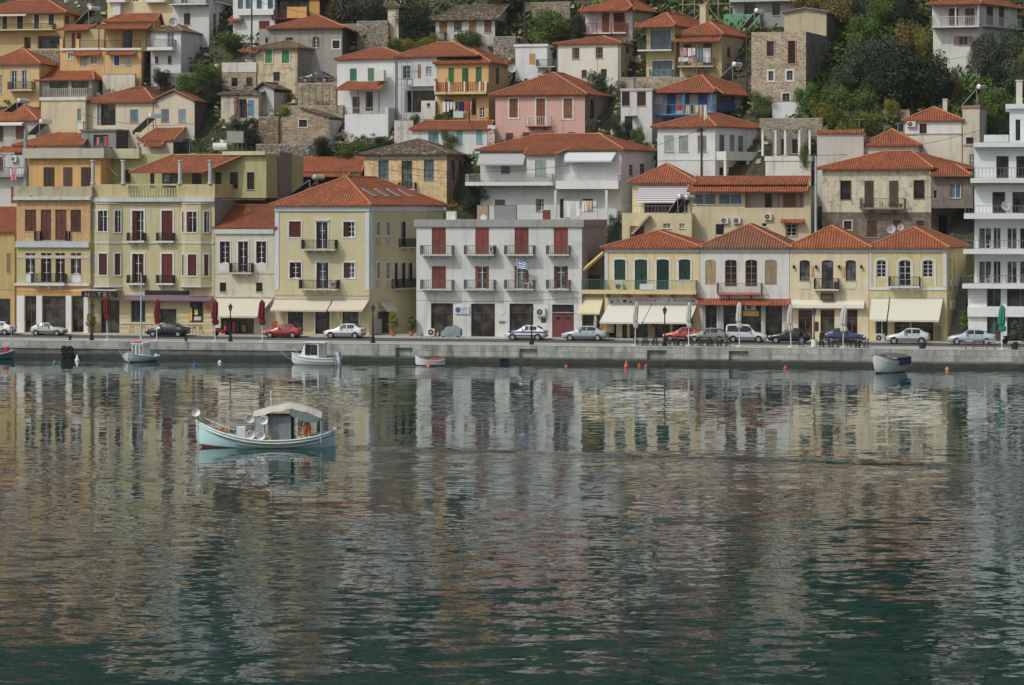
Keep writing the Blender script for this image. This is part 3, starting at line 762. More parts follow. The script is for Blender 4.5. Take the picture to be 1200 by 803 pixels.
# F2 hotel
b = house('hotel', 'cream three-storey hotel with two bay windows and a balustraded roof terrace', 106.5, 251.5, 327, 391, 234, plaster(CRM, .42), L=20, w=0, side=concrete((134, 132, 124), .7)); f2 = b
m = MB()
for x0, x1, y0, y1 in ((106, 151, 216, 231.4), (207, 252, 216, 231.4), (151, 207, 215.6, 217.6), (151, 207, 229.6, 231.4)): a0, a1, z0, z1 = b.rect('f', (x0, y0, x1, y1)); b.box(m, 'f', a0, a1, -.28, .1, z0, z1)
m.build('parapet', plaster((184, 170, 118), .55), b.root)
m = MB(); a0, a1, z0, z1 = b.rect('f', (106, 216, 252, 231.4))
for u0, u1 in ((0, .28), (b.W - .28, b.W)): m.hexa([b.st(u, v, z) for z in (z0, z1) for u, v in ((u0, .3), (u1, .3), (u1, 9), (u0, 9))])
m.build('side_parapet', plaster((184, 170, 118), .55), b.root)
b.band('f', 106, 252.5, 231.5, 236.5, concrete((182, 184, 180), .4), d=.45)
b.band('f', 107, 251, 283.5, 285.5, concrete((186, 186, 178), .3), d=.1, name='string_course')
bm_ = MB()
for i in range(17): bm_.lathe([(.07, 0), (.1, .25), (.05, .5), (.09, .95)], b.p('f', b.a('f', 153 + i * 3.3), .16, b.z('f', 180, 231)), 8)
bm_.build('baluster', concrete((190, 178, 135), .3), b.root)
for cx in (109, 144.5, 211, 246.5):
    a = b.a('f', cx); z0, z1 = b.z('f', cx, 215.8), b.z('f', cx, 187.5); m = MB(); m.lathe([(.3, 0), (.3, .15), (.22, .2), (.2, z1 - z0 - .25), (.3, z1 - z0 - .15), (.3, z1 - z0)], b.p('f', a, 0, z0), 10); m.build('column', concrete((176, 176, 168), .5), b.root)
def bay(x0, x1, xa, xb, wins):
    "canted bay over two storeys; facets x0-xa, xa-xb, xb-x1"
    a0, a1, aa, ab = (b.a('f', x) for x in (x0, x1, xa, xb)); z0, z1 = b.z('f', x0, 334.5), b.z('f', x0, 239); d = .75
    m = MB(); pl = [(a0, .002), (aa, d), (ab, d), (a1, .002)]
    m.hexa([b.p('f', a, dd, z0) for a, dd in pl] + [b.p('f', a, dd, z1) for a, dd in pl]); o = m.build('bay', plaster(CRM, .3), b.root)
    for zz, h, e in ((z0 - .18, .17, .14), (b.z('f', x0, 285.5), .17, .07), (z1 + .003, .12, .1)):
        t = MB(); pe = [(a0 - e, .003), (aa - e * .4, d + e), (ab + e * .4, d + e), (a1 + e, .003)]
        t.hexa([b.p('f', a, dd, zz) for a, dd in pe] + [b.p('f', a, dd, zz + h) for a, dd in pe])
        t.build('moulding', concrete((190, 190, 184), .3), o)
    for fct, (pa, pb) in enumerate(((pl[0], pl[1]), (pl[1], pl[2]), (pl[2], pl[3]))):
        for (t0, t1, y0, y1, kd) in wins[fct]:
            A, B = Vector(pa), Vector(pb); e = (B - A); ln = e.length; e.normalize(); n = Vector((-e.y, e.x))
            if n.y < 0: n = -n
            za, zz = b.z('f', x0, y1), b.z('f', x0, y0)
            def bx(mm, s0, s1, n0, n1, h0, h1): mm.hexa([b.p('f', *(A + e * s + n * k), h) for h in (h0, h1) for s, k in ((s0, n1), (s1, n1), (s1, n0), (s0, n0))])
            s0, s1 = t0 * ln, t1 * ln; wm = MB()
            for q0, q1, h0, h1 in ((s0 - .12, s0, za - .12, zz + .12), (s1, s1 + .12, za - .12, zz + .12), (s0, s1, zz, zz + .12), (s0, s1, za - .12, za)): bx(wm, q0, q1, .003, .07, h0, h1)
            if kd == 'g':
                for s in (.5,): bx(wm, s0 + (s1 - s0) * .6 - .03, s0 + (s1 - s0) * .6 + .03, .03, .055, za, zz)
                bx(wm, s0 + (s1 - s0) * .3, s1, .03, .05, zz - (zz - za) * .28 - .03, zz - (zz - za) * .28)
            wo = wm.build('window', paint(W_), o)
            pm = MB(); bx(pm, s0, s1, .003, .028, za, zz)
            if kd == 's': pm.build('shutter', shutter_mat((96, 36, 34)), wo)
            else:
                pm.build('pane', glass_mat('dark'), wo); sm = MB(); bx(sm, s0 + .01, s0 + (s1 - s0) * .27, .03, .06, za, zz); sm.build('shutter', shutter_mat((112, 34, 30)), wo)
bay(110.5, 144, 116.2, 131, [[(.25, .75, 247, 271, 's'), (.25, .75, 297, 322, 'g')], [(.12, .85, 247, 271, 'g'), (.2, .85, 297, 322, 's')], [(.4, .82, 247, 272, 'g'), (.4, .8, 297, 322, 's')]])
bay(212.5, 248, 219.8, 238, [[(.3, .75, 248, 272, 's'), (.3, .75, 298, 323, 's')], [(.1, .75, 248, 272, 'g'), (.18, .74, 298, 323, 's')], [(.3, .75, 248, 272, 'g'), (.3, .7, 298, 323, 's')]])
for y0, y1, ks in ((247, 282.3, ('opl', 'sh')), (297.5, 331.8, ('op', 'sh'))):
    for (x0, x1), k in zip(((155, 168.5), (189.5, 202.5)), ks):
        b.win('f', (x0, y0, x1, y1), k, (112, 40, 36), trim=W_, door=True, hood=0, tw=.16)
        b.bal('f', x0 - 4.5, x1 + 2.5, y1 - 9.5, y1, .55, slab=(196, 196, 190), th=.2, rail=(30, 28, 28))
b.win('f', [(118, 352, 140, 391)], 'shop', frame=(40, 40, 42), glass='shop', door=True, rev=.4)
b.win('f', [(155, 354, 169, 376)], 'gl', frame=(48, 44, 44), trim=(60, 50, 48), tw=.1)
b.win('f', [(186.5, 362, 207, 391)], 'dk', frame=(60, 52, 46), glass='shop', door=True, rev=.5, trim=(176, 168, 140), arch=0)
b.win('f', [(224, 355, 237, 376.5)], 'gl', frame=(50, 42, 40), trim=(64, 50, 46), tw=.1, glass='shop')
b.panel('f', 222.5, 361, 225.5, 376, paint((214, 158, 40)), 'poster', .07, .1)
b.panel('f', 228, 363, 232, 369, paint((210, 196, 110)), 'poster', .03, .05); b.panel('f', 227.5, 371, 236, 375.5, paint((190, 175, 170)), 'poster', .03, .05)
for i in range(13):
    y = 351 + i * 3.05
    for x0, x1 in ((107, 117), (141, 153.5), (170.5, 185), (208.5, 222), (238.5, 250)): b.panel('f', x0, y, x1, y + 2.6, plaster((186, 174, 128), .35), 'rusticated_course', .002, .05) if i in (0, 2, 4, 6, 8, 10, 12) else None
b.band('f', 141, 251, 378.5, 380, paint((192, 188, 170)), d=.12, name='string_course')
s_ = b.board('f', 101.5, 341, 143, 348, (32, 30, 34), 'hotel_sign', d=1.5, d0=1.35)
for i, (ch, c) in enumerate(zip('HOTEL', ((150, 150, 148), (160, 60, 56), (150, 150, 148), (150, 150, 148), (150, 100, 110)))): b.text('f', ch, 106.5 + i * 7, 342.2, 110.8 + i * 7, 347, c, 1.5, s_)
m = MB(); a0, a1, z0, z1 = b.rect('f', (101, 339, 143, 340.5)); b.box(m, 'f', a0, a1, .003, 1.6, z0, z1); m.build('canopy', concrete((176, 174, 166), .3), b.root)
b.board('f', 170, 340.5, 222, 346, (38, 30, 38), 'fascia_sign', .12)
b.awn('f', 148, 249.5, 346.8, 351.5, .9, (112, 84, 100), val=.12)
sg = MB(); sg.disc(b.p('f', b.a('f', 244), .2, b.z('f', 244, 360)), (0, -1, 0), .3, .06, 14); so = sg.build('round_sign', paint((190, 60, 60)), b.root)
u = b.sub(121, 312, 180, 232, 12, 5.5, plaster((170, 166, 112), .5))
u.win('f', [(143.5, 199, 153, 214), (176, 203, 181, 219), (190, 203, 210, 219), (225, 203, 236, 219), (252, 202, 259.5, 221), (269.5, 202, 279, 221), (289.5, 202, 298, 222)], 'gl', frame=(50, 36, 36), glass='dark')
u.lean('f', 164, 251, 202.5, 181.5, 3.4, x2=203, x3=287, back=0, mat=tiles((158, 88, 58)), posts=0)
u.band('f', 120, 166, 174.5, 186, concrete((184, 178, 140), .8), d=.8, name='roof_slab'); u.band('f', 262, 312, 177.5, 182, concrete((192, 186, 150), .5), d=.5, name='roof_slab')
m = MB(); m.tube([u.p('f', u.a('f', 123), 1.2, u.z('f', 123, 187)), u.p('f', u.a('f', 142), 1.2, u.z('f', 142, 207))], .16, 4); m.build('brace', concrete((170, 168, 150), .4), b.root)
t_ = b.sub(311, 327.5, 178, 240, 4, 9, concrete((128, 124, 114), .6))
# F3 cream shop house
b = house('shop_house', 'narrow cream shop house with sloping red roof, between the hotel and the yellow house', 252, 322, None, 391, 268, plaster((192, 184, 158), .45), L=12, w=0)
b.hip(267, 240.5, al='x', over=.2, i0=0, i1=0, frac=.5, mat=tiles((152, 84, 54)))
b.band('f', 252, 321, 268, 274, concrete((186, 188, 188), .3), d=.2)
b.win('f', [(257.8, 283, 269.5, 308.5), (279.2, 283, 290.6, 319), (300.3, 283, 312, 308.5)], 'op', (66, 34, 36), trim=W_, mull=1, bars=3)
b.bal('f', 271, 297, 308.3, 319.2, .75, slab=(180, 176, 160), th=.18)
b.win('f', [(257.5, 331.3, 265, 341.8), (300, 331.3, 307.6, 341.8)], 'dk', frame=(70, 60, 50))
b.band('f', 253, 321, 319.8, 321, paint((180, 175, 160)), d=.06, name='string_course'); b.band('f', 253, 321, 347, 349, paint((188, 182, 165)), d=.1, name='string_course')
for x in (257, 300.5): b.panel('f', x, 309.5, x + 12, 318.5, plaster((200, 198, 188), .2), 'window_apron')
b.awn('f', 254.5, 320, 349.8, 369.5, 2.0, (182, 173, 154), x3=308)
b.win('f', [(258.5, 373, 297.5, 391.3)], 'dk', frame=(80, 60, 50), glass='shop', door=True, rev=.6)
for x0, x1, y0, c in ((266, 270, 375, (90, 40, 44)), (271, 275, 377, (150, 60, 60)), (276.5, 279, 377, (70, 80, 100)), (283, 287, 381, (120, 130, 70)), (261, 265, 374, (60, 60, 60))): b.panel('f', x0, y0, x1, 389, cloth(c), 'goods', -.4, -.25)
# F4 yellow house
b = house('yellow_house', 'large yellow three-storey house with white corner strips and skylights in its big hipped roof', 322.3, 433, 519, 392, 241, plaster(YEL, .18), L=17, w=0, rot=11); f4 = b
b.hip(240, 207, al='y', over=.45, mat=tiles((166, 92, 54), per=.28))
b.band('f', 321.8, 433.4, 241.2, 247.5, plaster((190, 196, 200), .15), d=.16); b.band('s', 433.2, 519, 241.2, 247.5, plaster((190, 196, 200), .15), d=.16)
for x in ((322.3, 327), (428.5, 432.8)): b.panel('f', x[0], 248, x[1], 340, plaster((190, 196, 200), .2), 'corner_strip', .002, .06)
b.panel('s', 433.4, 248, 436.5, 340, plaster((190, 196, 200), .2), 'corner_strip', .002, .06)
b.win('f', (338.8, 259.5, 352.8, 278), 'sh', (104, 32, 32), trim=W_); b.win('f', (402.5, 260, 415.5, 277.8), 'opl', (84, 30, 30), trim=W_)
b.win('f', [(339.5, 307.5, 353, 326)], 'op', (84, 30, 30), trim=W_); b.win('f', (402.8, 307.8, 415.5, 326), 'opl', (92, 32, 32), trim=W_)
b.win('f', [(370.8, 260, 384, 291.5), (371, 308, 385, 338)], 'op', (70, 30, 32), trim=W_, door=True, hood=1)
b.bal('f', 356, 395.5, 281, 291.7, 1.0, slab=(186, 182, 168), br=4); b.bal('f', 353.5, 398, 327.8, 338.2, 1.05, slab=(186, 182, 168), br=4)
b.ac('f', 390, 329.5, 395, 337, .75)
b.band('f', 322.5, 433, 345.5, 346.7, paint((170, 160, 120)), d=.05, name='string_course')
b.awn('f', 322.5, 389, 351.5, 362.5, 1.5, (182, 172, 150), x2=321.5, x3=387); b.awn('f', 391, 432.5, 351.5, 362.5, 1.5, (182, 172, 150), x2=388.5, x3=429)
b.win('f', [(337.2, 364, 355.5, 391), (401.5, 364, 420.5, 390)], 'gl', frame=(60, 66, 64), trim=W_, glass='curtain', mull=2, bars=1); b.win('f', [(369.5, 364, 386.5, 391.5)], 'shop', frame=(60, 50, 46), trim=W_, glass='shop', door=True)
b.win('s', [(441, 260, 445.5, 276), (452.3, 260, 457.5, 276), (441, 307.5, 445.5, 327), (452.3, 307.5, 457.5, 327)], 'gl', frame=(190, 186, 176), trim=(196, 194, 182), glass='pale')
for y in (276.8, 327.8):
    for x0, x1 in ((441, 445.5), (452.3, 457.5)): b.panel('s', x0, y + .8, x1, y + 11, plaster((178, 160, 150), .2), 'window_apron', .002, .05)
b.win('s', [(469.5, 259.5, 475.5, 289), (461.5, 308, 466, 337), (470, 308, 475, 337), (478, 308, 483.5, 330)], 'op', (60, 30, 34), trim=(190, 188, 176), door=True)
b.bal('s', 467.5, 488, 279.5, 289.3, .8, slab=(170, 166, 150)); b.bal('s', 459, 487.5, 326.5, 337.2, .8, slab=(170, 166, 150))
b.awn('s', 444, 457, 354, 363, .9, (176, 166, 156)); b.win('s', [(443, 365, 456.5, 391)], 'dk', frame=(80, 70, 50), door=True)
b.panel('s', 437.5, 374, 444, 392, paint((140, 140, 130)), 'meter_cabinet', .003, .35)
for i in range(4):
    u0, v0 = b.W * .82, b.L * (.22 + .16 * i)
    def rp(u, v):
        t = (u - b.W / 2 - .0) / (b.W / 2 + .45); return b.st(u, v, b.zr + (b.ze - b.zr) * t + .06)
    m = MB(); p = [rp(u0 + du, v0 + dv) for du, dv in ((-.7, -.35), (.7, -.35), (.7, .35), (-.7, .35))]; m.hexa(p + [x + Vector((0, 0, .08)) for x in p]); so = m.build('skylight', paint((170, 172, 172)), b.roof)
    p = [rp(u0 + du, v0 + dv) + Vector((0, 0, .085)) for du, dv in ((-.6, -.27), (.6, -.27), (.6, .27), (-.6, .27))]; m = MB(); m.quad(*p); m.build('pane', glass_mat('pale'), so)
# F5 white block
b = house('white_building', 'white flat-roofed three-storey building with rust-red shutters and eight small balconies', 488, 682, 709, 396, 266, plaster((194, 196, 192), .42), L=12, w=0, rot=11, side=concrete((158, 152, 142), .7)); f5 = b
b.parapet(257.5, 266, concrete((150, 148, 142), .9), over=.22, th=.4, name='roof_edge')
for row, (y0, y1) in enumerate(((267, 298), (312, 338.3))):
    for i, (x0, x1) in enumerate(((506, 522.5), (557, 573), (603, 619.5), (649, 665.5))):
        b.win('f', (x0, y0, x1, y1), 'sh' if row == 0 or i == 0 else 'op', (134, 58, 46), frame=(196, 196, 190), door=True, glass='pale' if i == 2 and row else 'dark', bars=1)
        b.bal('f', (495, 546, 593, 642)[i], (532, 581, 627, 668.5)[i], y1 - 10.5, y1, 1.0, slab=(180, 178, 170), rail=(88, 86, 84), br=2, sp=.2)
b.band('f', 488, 682, 340.5, 341.8, paint((186, 186, 180)), d=.05, name='string_course')
b.win('f', [(505, 355.5, 531, 396), (552, 356, 580, 396), (597, 356, 625, 396)], 'shop', frame=(82, 46, 46), glass='shop', door=True, rev=.3)
b.win('f', [(647, 357, 672.5, 366)], 'dk', frame=(50, 40, 42)); b.win('f', [(647, 366.5, 672.5, 395.5)], 'dr', (112, 54, 60), frame=(96, 46, 50), door=True)
for x in (655, 665):
    m = MB(); a = b.a('f', x - 1.0 if x < 660 else x + 1); zc = b.z('f', x, 373); m.hexa([b.p('f', a + dx, dd, zc + dz) for dd in (-.05, -.02) for dx, dz in ((-.3, 0), (0, -.22), (.3, 0), (0, .22))]); m.build('door_light', glass_mat('dark'), b.root)
s_ = b.board('f', 533, 359, 550, 368, (196, 200, 204), 'police_sign', .15)
m = MB(); m.disc(b.p('f', b.a('f', 537), .15, b.z('f', 537, 363.2)), (0, -1, 0), .3, .02, 8); m.build('emblem', paint((60, 90, 150)), s_)
b.text('f', 'ΑΣΤΥΝΟΜΙΚΟ', 540.5, 360.2, 549, 362, (90, 105, 140), .15, s_); b.text('f', 'ΤΜΗΜΑ', 541.5, 362.6, 548, 364.6, (90, 105, 140), .15, s_); b.text('f', 'POLICE', 541, 365.4, 548.5, 367.2, (70, 95, 150), .15, s_)
b.ac('f', 629, 361, 639.5, 370.5); b.board('f', 634, 372.5, 640, 378, (60, 66, 74), 'plaque', .05); b.board('f', 585.5, 363.5, 591.5, 368.5, (200, 196, 186), 'plaque', .04); b.board('f', 585, 376.3, 592, 379, (90, 116, 116), 'plaque', .05)
b.ac('f', 575.5, 288.5, 580, 296, .8); b.ac('f', 614.5, 331.5, 622, 338, .8)
# F6 low passage shop
b = house('passage_shop', 'low shop under a pale yellow awning and green-railed terrace beside the white building', 682.5, 708, None, 396, 344, plaster((176, 160, 110), .35), L=10, w=.6)
b.win('f', [(683.5, 369.5, 703, 394)], 'shop', frame=(80, 70, 40), glass='shop', door=True)
b.awn('f', 681, 707, 349.5, 366, 1.3, (190, 183, 142), x2=679, x3=705)
b.bal('f', 682.5, 708, 327, 339.5, .7, style='mesh', rail=(52, 112, 88), slab=(206, 184, 130), th=.42, br=0)
u = b.sub(682, 708.5, 302, 346, 8, 2.5, plaster((96, 84, 70), .5)); u.win('f', [(687, 322, 703, 343)], 'dk', frame=(70, 60, 50))
m = MB(); m.tube([b.p('f', b.a('f', 684), .3, b.z('f', 684, 317)), b.p('f', b.a('f', 708), .3, b.z('f', 708, 296))], .2, 4); m.build('roof_beam', plaster((196, 160, 96), .3), b.root)
# F7-F10 the four hipped shops
def shop(name, label, xl, xc, xr, col, apex, zt=291, ye=290, rm=(160, 90, 54), L=13, cornice=(190, 192, 188)):
    b = house(name, label, xl, xc, xr, 396, zt, plaster(col, .45), L=L, w=0, rot=11)
    b.hip(ye, apex, al='y' if L > b.W else 'x', over=.4, mat=tiles(rm, per=.28)); b.band('f', xl, xc, zt + .2, zt + 4.5, plaster(cornice, .2), d=.14); return b
b = shop('shop_house', 'cream shop house with green shutters and a long lettered sign over a big cream awning', 708.5, 820, None, (206, 186, 140), 270.5, rm=(166, 88, 54))
b.win('f', [(720, 304, 733, 328), (744, 304, 758.5, 339.5), (769.5, 304, 784, 339.5), (795.5, 304, 809, 328)], 'sh', (36, 66, 54), trim=W_, tw=.18, arch=.16)
b.panel('f', 708.6, 296, 712.5, 341, plaster((188, 194, 194), .2), 'corner_strip', .002, .06)
b.bal('f', 708.8, 817, 328, 339.7, 1.1, style='mesh', rail=(74, 124, 104), slab=(206, 184, 130), th=.42, br=0)
for x in (713, 736, 762, 789, 815): b.panel('f', x - 2, 345.3, x + 2, 348.5, paint((140, 52, 44)), 'beam_end', .003, .9)
s_ = b.board('f', 712.5, 348.8, 817, 356, (176, 176, 176), 'shop_sign', .2)
b.text('f', 'Πλάσμα', 745, 349.6, 769, 354.8, (170, 52, 48), .2, s_); b.text('f', 'κ λ π κ', 716, 350, 742, 355, (50, 50, 54), .2, s_); b.text('f', 'ε λ ληνικ', 783, 350, 815, 354.6, (80, 60, 66), .2, s_)
b.awn('f', 713, 763.5, 356.5, 376.5, 2.2, (186, 184, 172), x2=706.5, x3=756); b.awn('f', 764.5, 817, 356.5, 376.5, 2.2, (186, 184, 172), x2=757, x3=811)
b.win('f', [(713, 374, 735, 399), (738, 374, 760, 399), (763, 374, 785, 399), (788, 374, 812, 399)], 'shop', frame=(70, 66, 60), glass='shop', door=True, rev=.5)
b.panel('f', 722.5, 378, 729.5, 398, paint((196, 186, 150)), 'display_board', .1, .2); b.panel('f', 759.5, 382, 768, 398, paint((150, 120, 84)), 'display_board', .1, .25); b.panel('f', 713.5, 378, 720, 390, paint((110, 112, 110)), 'display_board', .1, .2)
b.ac('f', 722, 332, 731, 339.4, .6); b.panel('f', 751.5, 332.5, 768, 339, paint((190, 196, 196)), 'notice_panel', 1.13, 1.18)
b = shop('shop_house', 'white shop house with weathered wooden balcony doors and a red tiled canopy over dark openings', 820.5, 925, None, (198, 198, 192), 263, rm=(138, 92, 68))
b.win('f', [(826.5, 304.5, 839, 334), (896.3, 304.5, 910.5, 334)], 'sh', (166, 140, 96), arch=.2, sill=False); b.win('f', [(849.5, 304.5, 863.5, 336), (873.5, 304.5, 887.5, 336)], 'gl', frame=(150, 108, 66), door=True, arch=.2, bars=3)
b.bal('f', 841, 893, 331.5, 343.5, .9, slab=(176, 96, 76), rail=(120, 108, 86), br=2, sp=.2)
b.lean('f', 818.5, 925, 356.5, 350, 1.3, mat=tiles((176, 92, 62)), th=.08, name='tiled_canopy')
b.win('f', [(826.5, 358, 840, 396), (897, 358, 916.5, 396)], 'shop', frame=(80, 70, 60), glass='shop', door=True, rev=.4); b.win('f', [(847.5, 358, 866, 398), (868.5, 358, 893, 398)], 'shop', frame=(84, 64, 50), glass='shop', door=True, rev=.3)
b.board('f', 871, 364.5, 889.5, 370.5, (196, 150, 56), 'fascia_sign', .15); b.ac('f', 873, 356.8, 886, 363.4, .4)
for x in (822.5, 843.5, 894, 920.5): b.panel('f', x - 2, 357.5, x + 2, 398, plaster((176, 172, 160), .6), 'pillar', .003, .12)
b = shop('shop_house', 'pale cream shop house with dark arched windows, yellow plaques and one small iron balcony', 925.5, 1018, None, (208, 190, 154), 264.5, rm=(168, 94, 54))
b.win('f', [(937, 305, 949, 329), (991, 305, 1003, 329)], 'gl', frame=(70, 40, 30), arch=.2, rev=.25); b.win('f', [(963, 305, 976.5, 338.5)], 'gl', frame=(84, 46, 34), arch=.2, door=True)
for x in (937, 991): b.panel('f', x, 330.5, x + 12, 338.5, plaster((212, 196, 164), .2), 'window_apron', .003, .05)
for x in (950.5, 986.8): b.board('f', x, 312, x + 3, 324, (190, 150, 50), 'plaque', .08)
for x in (930.5, 956.5, 983.5, 1009.5):
    m = MB(); m.lathe([(.05, 0), (.12, .05), (.14, .3), (.04, .4)], b.p('f', b.a('f', x), .2, b.z('f', x, 315)), 8); m.build('wall_lamp', paint((60, 54, 50)), b.root)
b.bal('f', 954.5, 983, 326, 338.7, .9, slab=(200, 186, 156), br=2); b.ac('f', 977.5, 330, 982.3, 338, .75, (110, 110, 106))
b.board('f', 962, 343.8, 977, 352, (62, 54, 44), 'hanging_sign', .5, .42); b.text('f', 'ΙΣΑΛΟΣ', 964, 346, 975, 350.5, (150, 130, 90), .5, b.root)
m = MB(); a0, a1, z0, z1 = b.rect('f', (925.5, 352, 1013, 361)); m.hexa([b.p('f', a, d, z) for a, d, z in ((a0, .6, z0), (a1, .6, z0), (a1, .004, z0), (a0, .004, z0), (a0, .5, z0 + .35), (a1, .5, z0 + .35), (a1, .004, z1), (a0, .004, z1))]); m.build('awning', cloth((190, 184, 168), .9, .1), b.root)
b.win('f', [(935.5, 363, 952, 399), (961.5, 363, 978, 401), (992, 363, 1005, 400)], 'shop', frame=(128, 62, 36), glass='shop', door=True, rev=.3)
for x in (955, 985): b.board('f', x, 377, x + 4, 388, (54, 48, 44), 'menu_board', .06)
b = shop('shop_house', 'yellow shop house with white arched window frames, next to the white apartment block', 1018.5, 1109.5, 1132, (194, 180, 124), 266, cornice=(184, 192, 198))
b.win('f', [(1027.5, 305.5, 1038.5, 325), (1081.5, 305.5, 1093.5, 325)], 'gl', frame=(196, 198, 194), arch=.25, bars=3, glass='dark', sill=False); b.win('f', [(1053.8, 305.5, 1067.5, 335)], 'gl', frame=(196, 198, 194), arch=.25, bars=3, door=True)
for x0, x1 in ((1025, 1041), (1051, 1070), (1079, 1097)):
    m = MB(); a0, a1 = b.a('f', x0), b.a('f', x1); zz = b.z('f', x0, 307.5); zb_ = b.z('f', x0, 336.5); zt_ = b.z('f', x0, 302.5)
    T = .16
    for aa in (a0, a1 - T): b.box(m, 'f', aa, aa + T, .003, .06, zb_, zz)
    b.arc(m, 'f', a0, a1, a0 + T, a1 - T, zz, zt_); m.build('window_surround', plaster((198, 202, 202), .15), b.root)
b.band('f', 1018.6, 1109.4, 337, 340, plaster((198, 202, 202), .15), d=.09, name='string_course')
for x0, x1 in ((1018.8, 1021.5), (1105, 1109.3)): b.panel('f', x0, 296, x1, 336.5, plaster((190, 196, 198), .2), 'corner_strip', .002, .06)
b.bal('f', 1042, 1078, 324, 335.3, .9, slab=(196, 198, 194), br=2)
b.awn('f', 1021.5, 1042, 350, 373.5, 2.2, (184, 180, 162), x2=1020, x3=1040); b.awn('f', 1043.5, 1105, 350, 374, 2.2, (184, 180, 162), x2=1041.5, x3=1101)
b.win('f', [(1026, 375, 1041, 399)], 'gl', frame=(190, 190, 182), glass='dark', bars=0); b.win('f', [(1048, 375, 1066, 402), (1068, 375, 1094, 402)], 'shop', frame=(100, 90, 70), glass='shop', door=True, rev=.4)
b.ac('f', 1026, 391, 1037, 401, .45); b.panel('f', 1095.5, 382, 1103, 402, concrete((130, 120, 100), .5), 'display_board', .1, .3)
b.win('s', [(1112.5, 304, 1114, 340), (1117.5, 304, 1119, 340)], 'gl', frame=(190, 186, 160)); b.ac('s', 1111.5, 352, 1116, 362); b.ac('s', 1118, 326, 1120.5, 334); b.ac('s', 1112, 327, 1114.5, 335)
# F11 white apartment block
b = house('apartment_block', 'white modern apartment block with deep balconies, at the right end of the quay', 1142, 1262, None, 402, 172, plaster((200, 204, 204), .12), L=14, w=1.5, rot=11); f11 = b
def slab_(x0, y0, y1, d, x1=1262, rail=None, col=(206, 208, 206)):
    a0, a1, z0, z1 = b.rect('f', (x0, y0, x1, y1)); m = MB(); b.box(m, 'f', a0, a1, .003, d, z0, z1); o = m.build('balcony', plaster(col, .12), b.root)
    if rail: b.railing('f', a0 + .1, a1, d - .06, z1, b.z('f', x0, rail), 'iron', (110, 112, 114), o, sp=.35)
slab_(1141, 167, 172.5, 1.0); slab_(1137.5, 209, 214.5, 1.5, rail=197); slab_(1130, 250, 256.5, 2.0, rail=241); slab_(1129, 292, 297.5, 2.0, rail=281); slab_(1128, 332.5, 337.8, 2.0, rail=322); slab_(1134, 360, 371, 1.25)
slab_(1139, 215, 217, .5, col=(180, 160, 120))
b.win('f', [(1167.5, 183, 1182, 208.8), (1191, 183, 1210, 208.8)], 'dk', frame=(66, 50, 40), glass='shop', door=True); b.win('f', [(1163, 225, 1178, 250), (1186.5, 225, 1207, 250)], 'shop', frame=(60, 60, 58), glass='shop', door=True)
for y0, y1 in ((267, 291.8), (306, 332.3)):
    b.win('f', [(1147, y0, 1162, y1), (1180, y0, 1192, y1)], 'gl', frame=(196, 196, 196), glass='curtain', door=True, bars=0); b.win('f', [(1164, y0, 1173, y1), (1195, y0, 1220, y1)], 'gl', frame=(180, 182, 182), glass='dark', door=True, bars=0)
u = b.sub(1134.5, 1262, 337, 403, 8, -.9)
for y0, y1 in ((338.5, 359.5), (371.5, 402)):
    u.win('f', [(1156.5, y0, 1173, y1), (1180, y0, 1212, y1)], 'gl', frame=(60, 120, 116), glass='shop', door=True, bars=0)
u = b.sub(1183, 1262, 125, 168, 8, 2.5); u.parapet(121.5, 127, plaster((206, 208, 206), .1), over=.4, th=.5, name='roof_slab'); u.win('f', [(1190, 140, 1196, 165)], 'dk', door=True); u.chimney(1194.5, 94, 126, 1.5, (196, 192, 182), w=.62)
m = MB(); a0, a1, z0, z1 = b.rect('f', (1153, 158, 1182, 166.5)); b.box(m, 'f', a0, a1, -.4, -.2, z0, z1); m.build('terrace_wall', plaster((190, 192, 190), .2), b.root)
# far-left neighbour
b = house('ochre_house', 'ochre house with a red roof, cut by the left edge beside the ochre townhouse', -70, 17, None, 391, 272, plaster((176, 150, 92), .4), L=8, w=3.5)
b.hip(271, 243, al='x', over=.3, i1=0, mat=tiles((152, 80, 54))); b.win('f', [(8, 297, 12.5, 320)], 'sh', (130, 110, 80)); b.win('f', [(-12, 350, 12, 390)], 'dk', door=True)
# ------------------------------------------------------------------ the houses up the hill
SH = concrete((118, 114, 106), .6)
TEAL, GSH, BSH = (110, 168, 174), (44, 110, 66), (120, 76, 48)
RT = tiles((166, 90, 54)); RT2 = tiles((170, 92, 54)); RT3 = tiles((158, 88, 56))
# --- behind the front row, left
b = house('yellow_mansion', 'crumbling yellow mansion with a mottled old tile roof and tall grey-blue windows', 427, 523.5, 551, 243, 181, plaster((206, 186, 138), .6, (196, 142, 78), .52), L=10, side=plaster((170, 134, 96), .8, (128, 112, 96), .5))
b.hip(180, 163, al='x', over=.5, mat=OLD, ridge_col=(110, 96, 80)); b.band('f', 427, 523.5, 181.5, 186.5, plaster((160, 158, 150), .6), d=.12)
b.win('f', [(443.5, 188, 455.5, 210), (497, 187.5, 508.5, 211)], 'gl', frame=(84, 82, 78), glass='blue', bars=3); b.win('f', (470.5, 188.5, 483, 221), 'gl', frame=(74, 72, 68), glass='dark', door=True, bars=3)
b.win('s', [(528.5, 188, 533, 212), (537.5, 188, 541.5, 212)], 'sh', (70, 64, 60)); b.bal('f', 468, 488, 214, 221.5, .6, br=2)
b = house('low_red_house', 'long low red-roofed house directly behind the yellow roof with skylights', 328, 421, 428.5, 232, 202, plaster((196, 186, 150), .4), L=9)
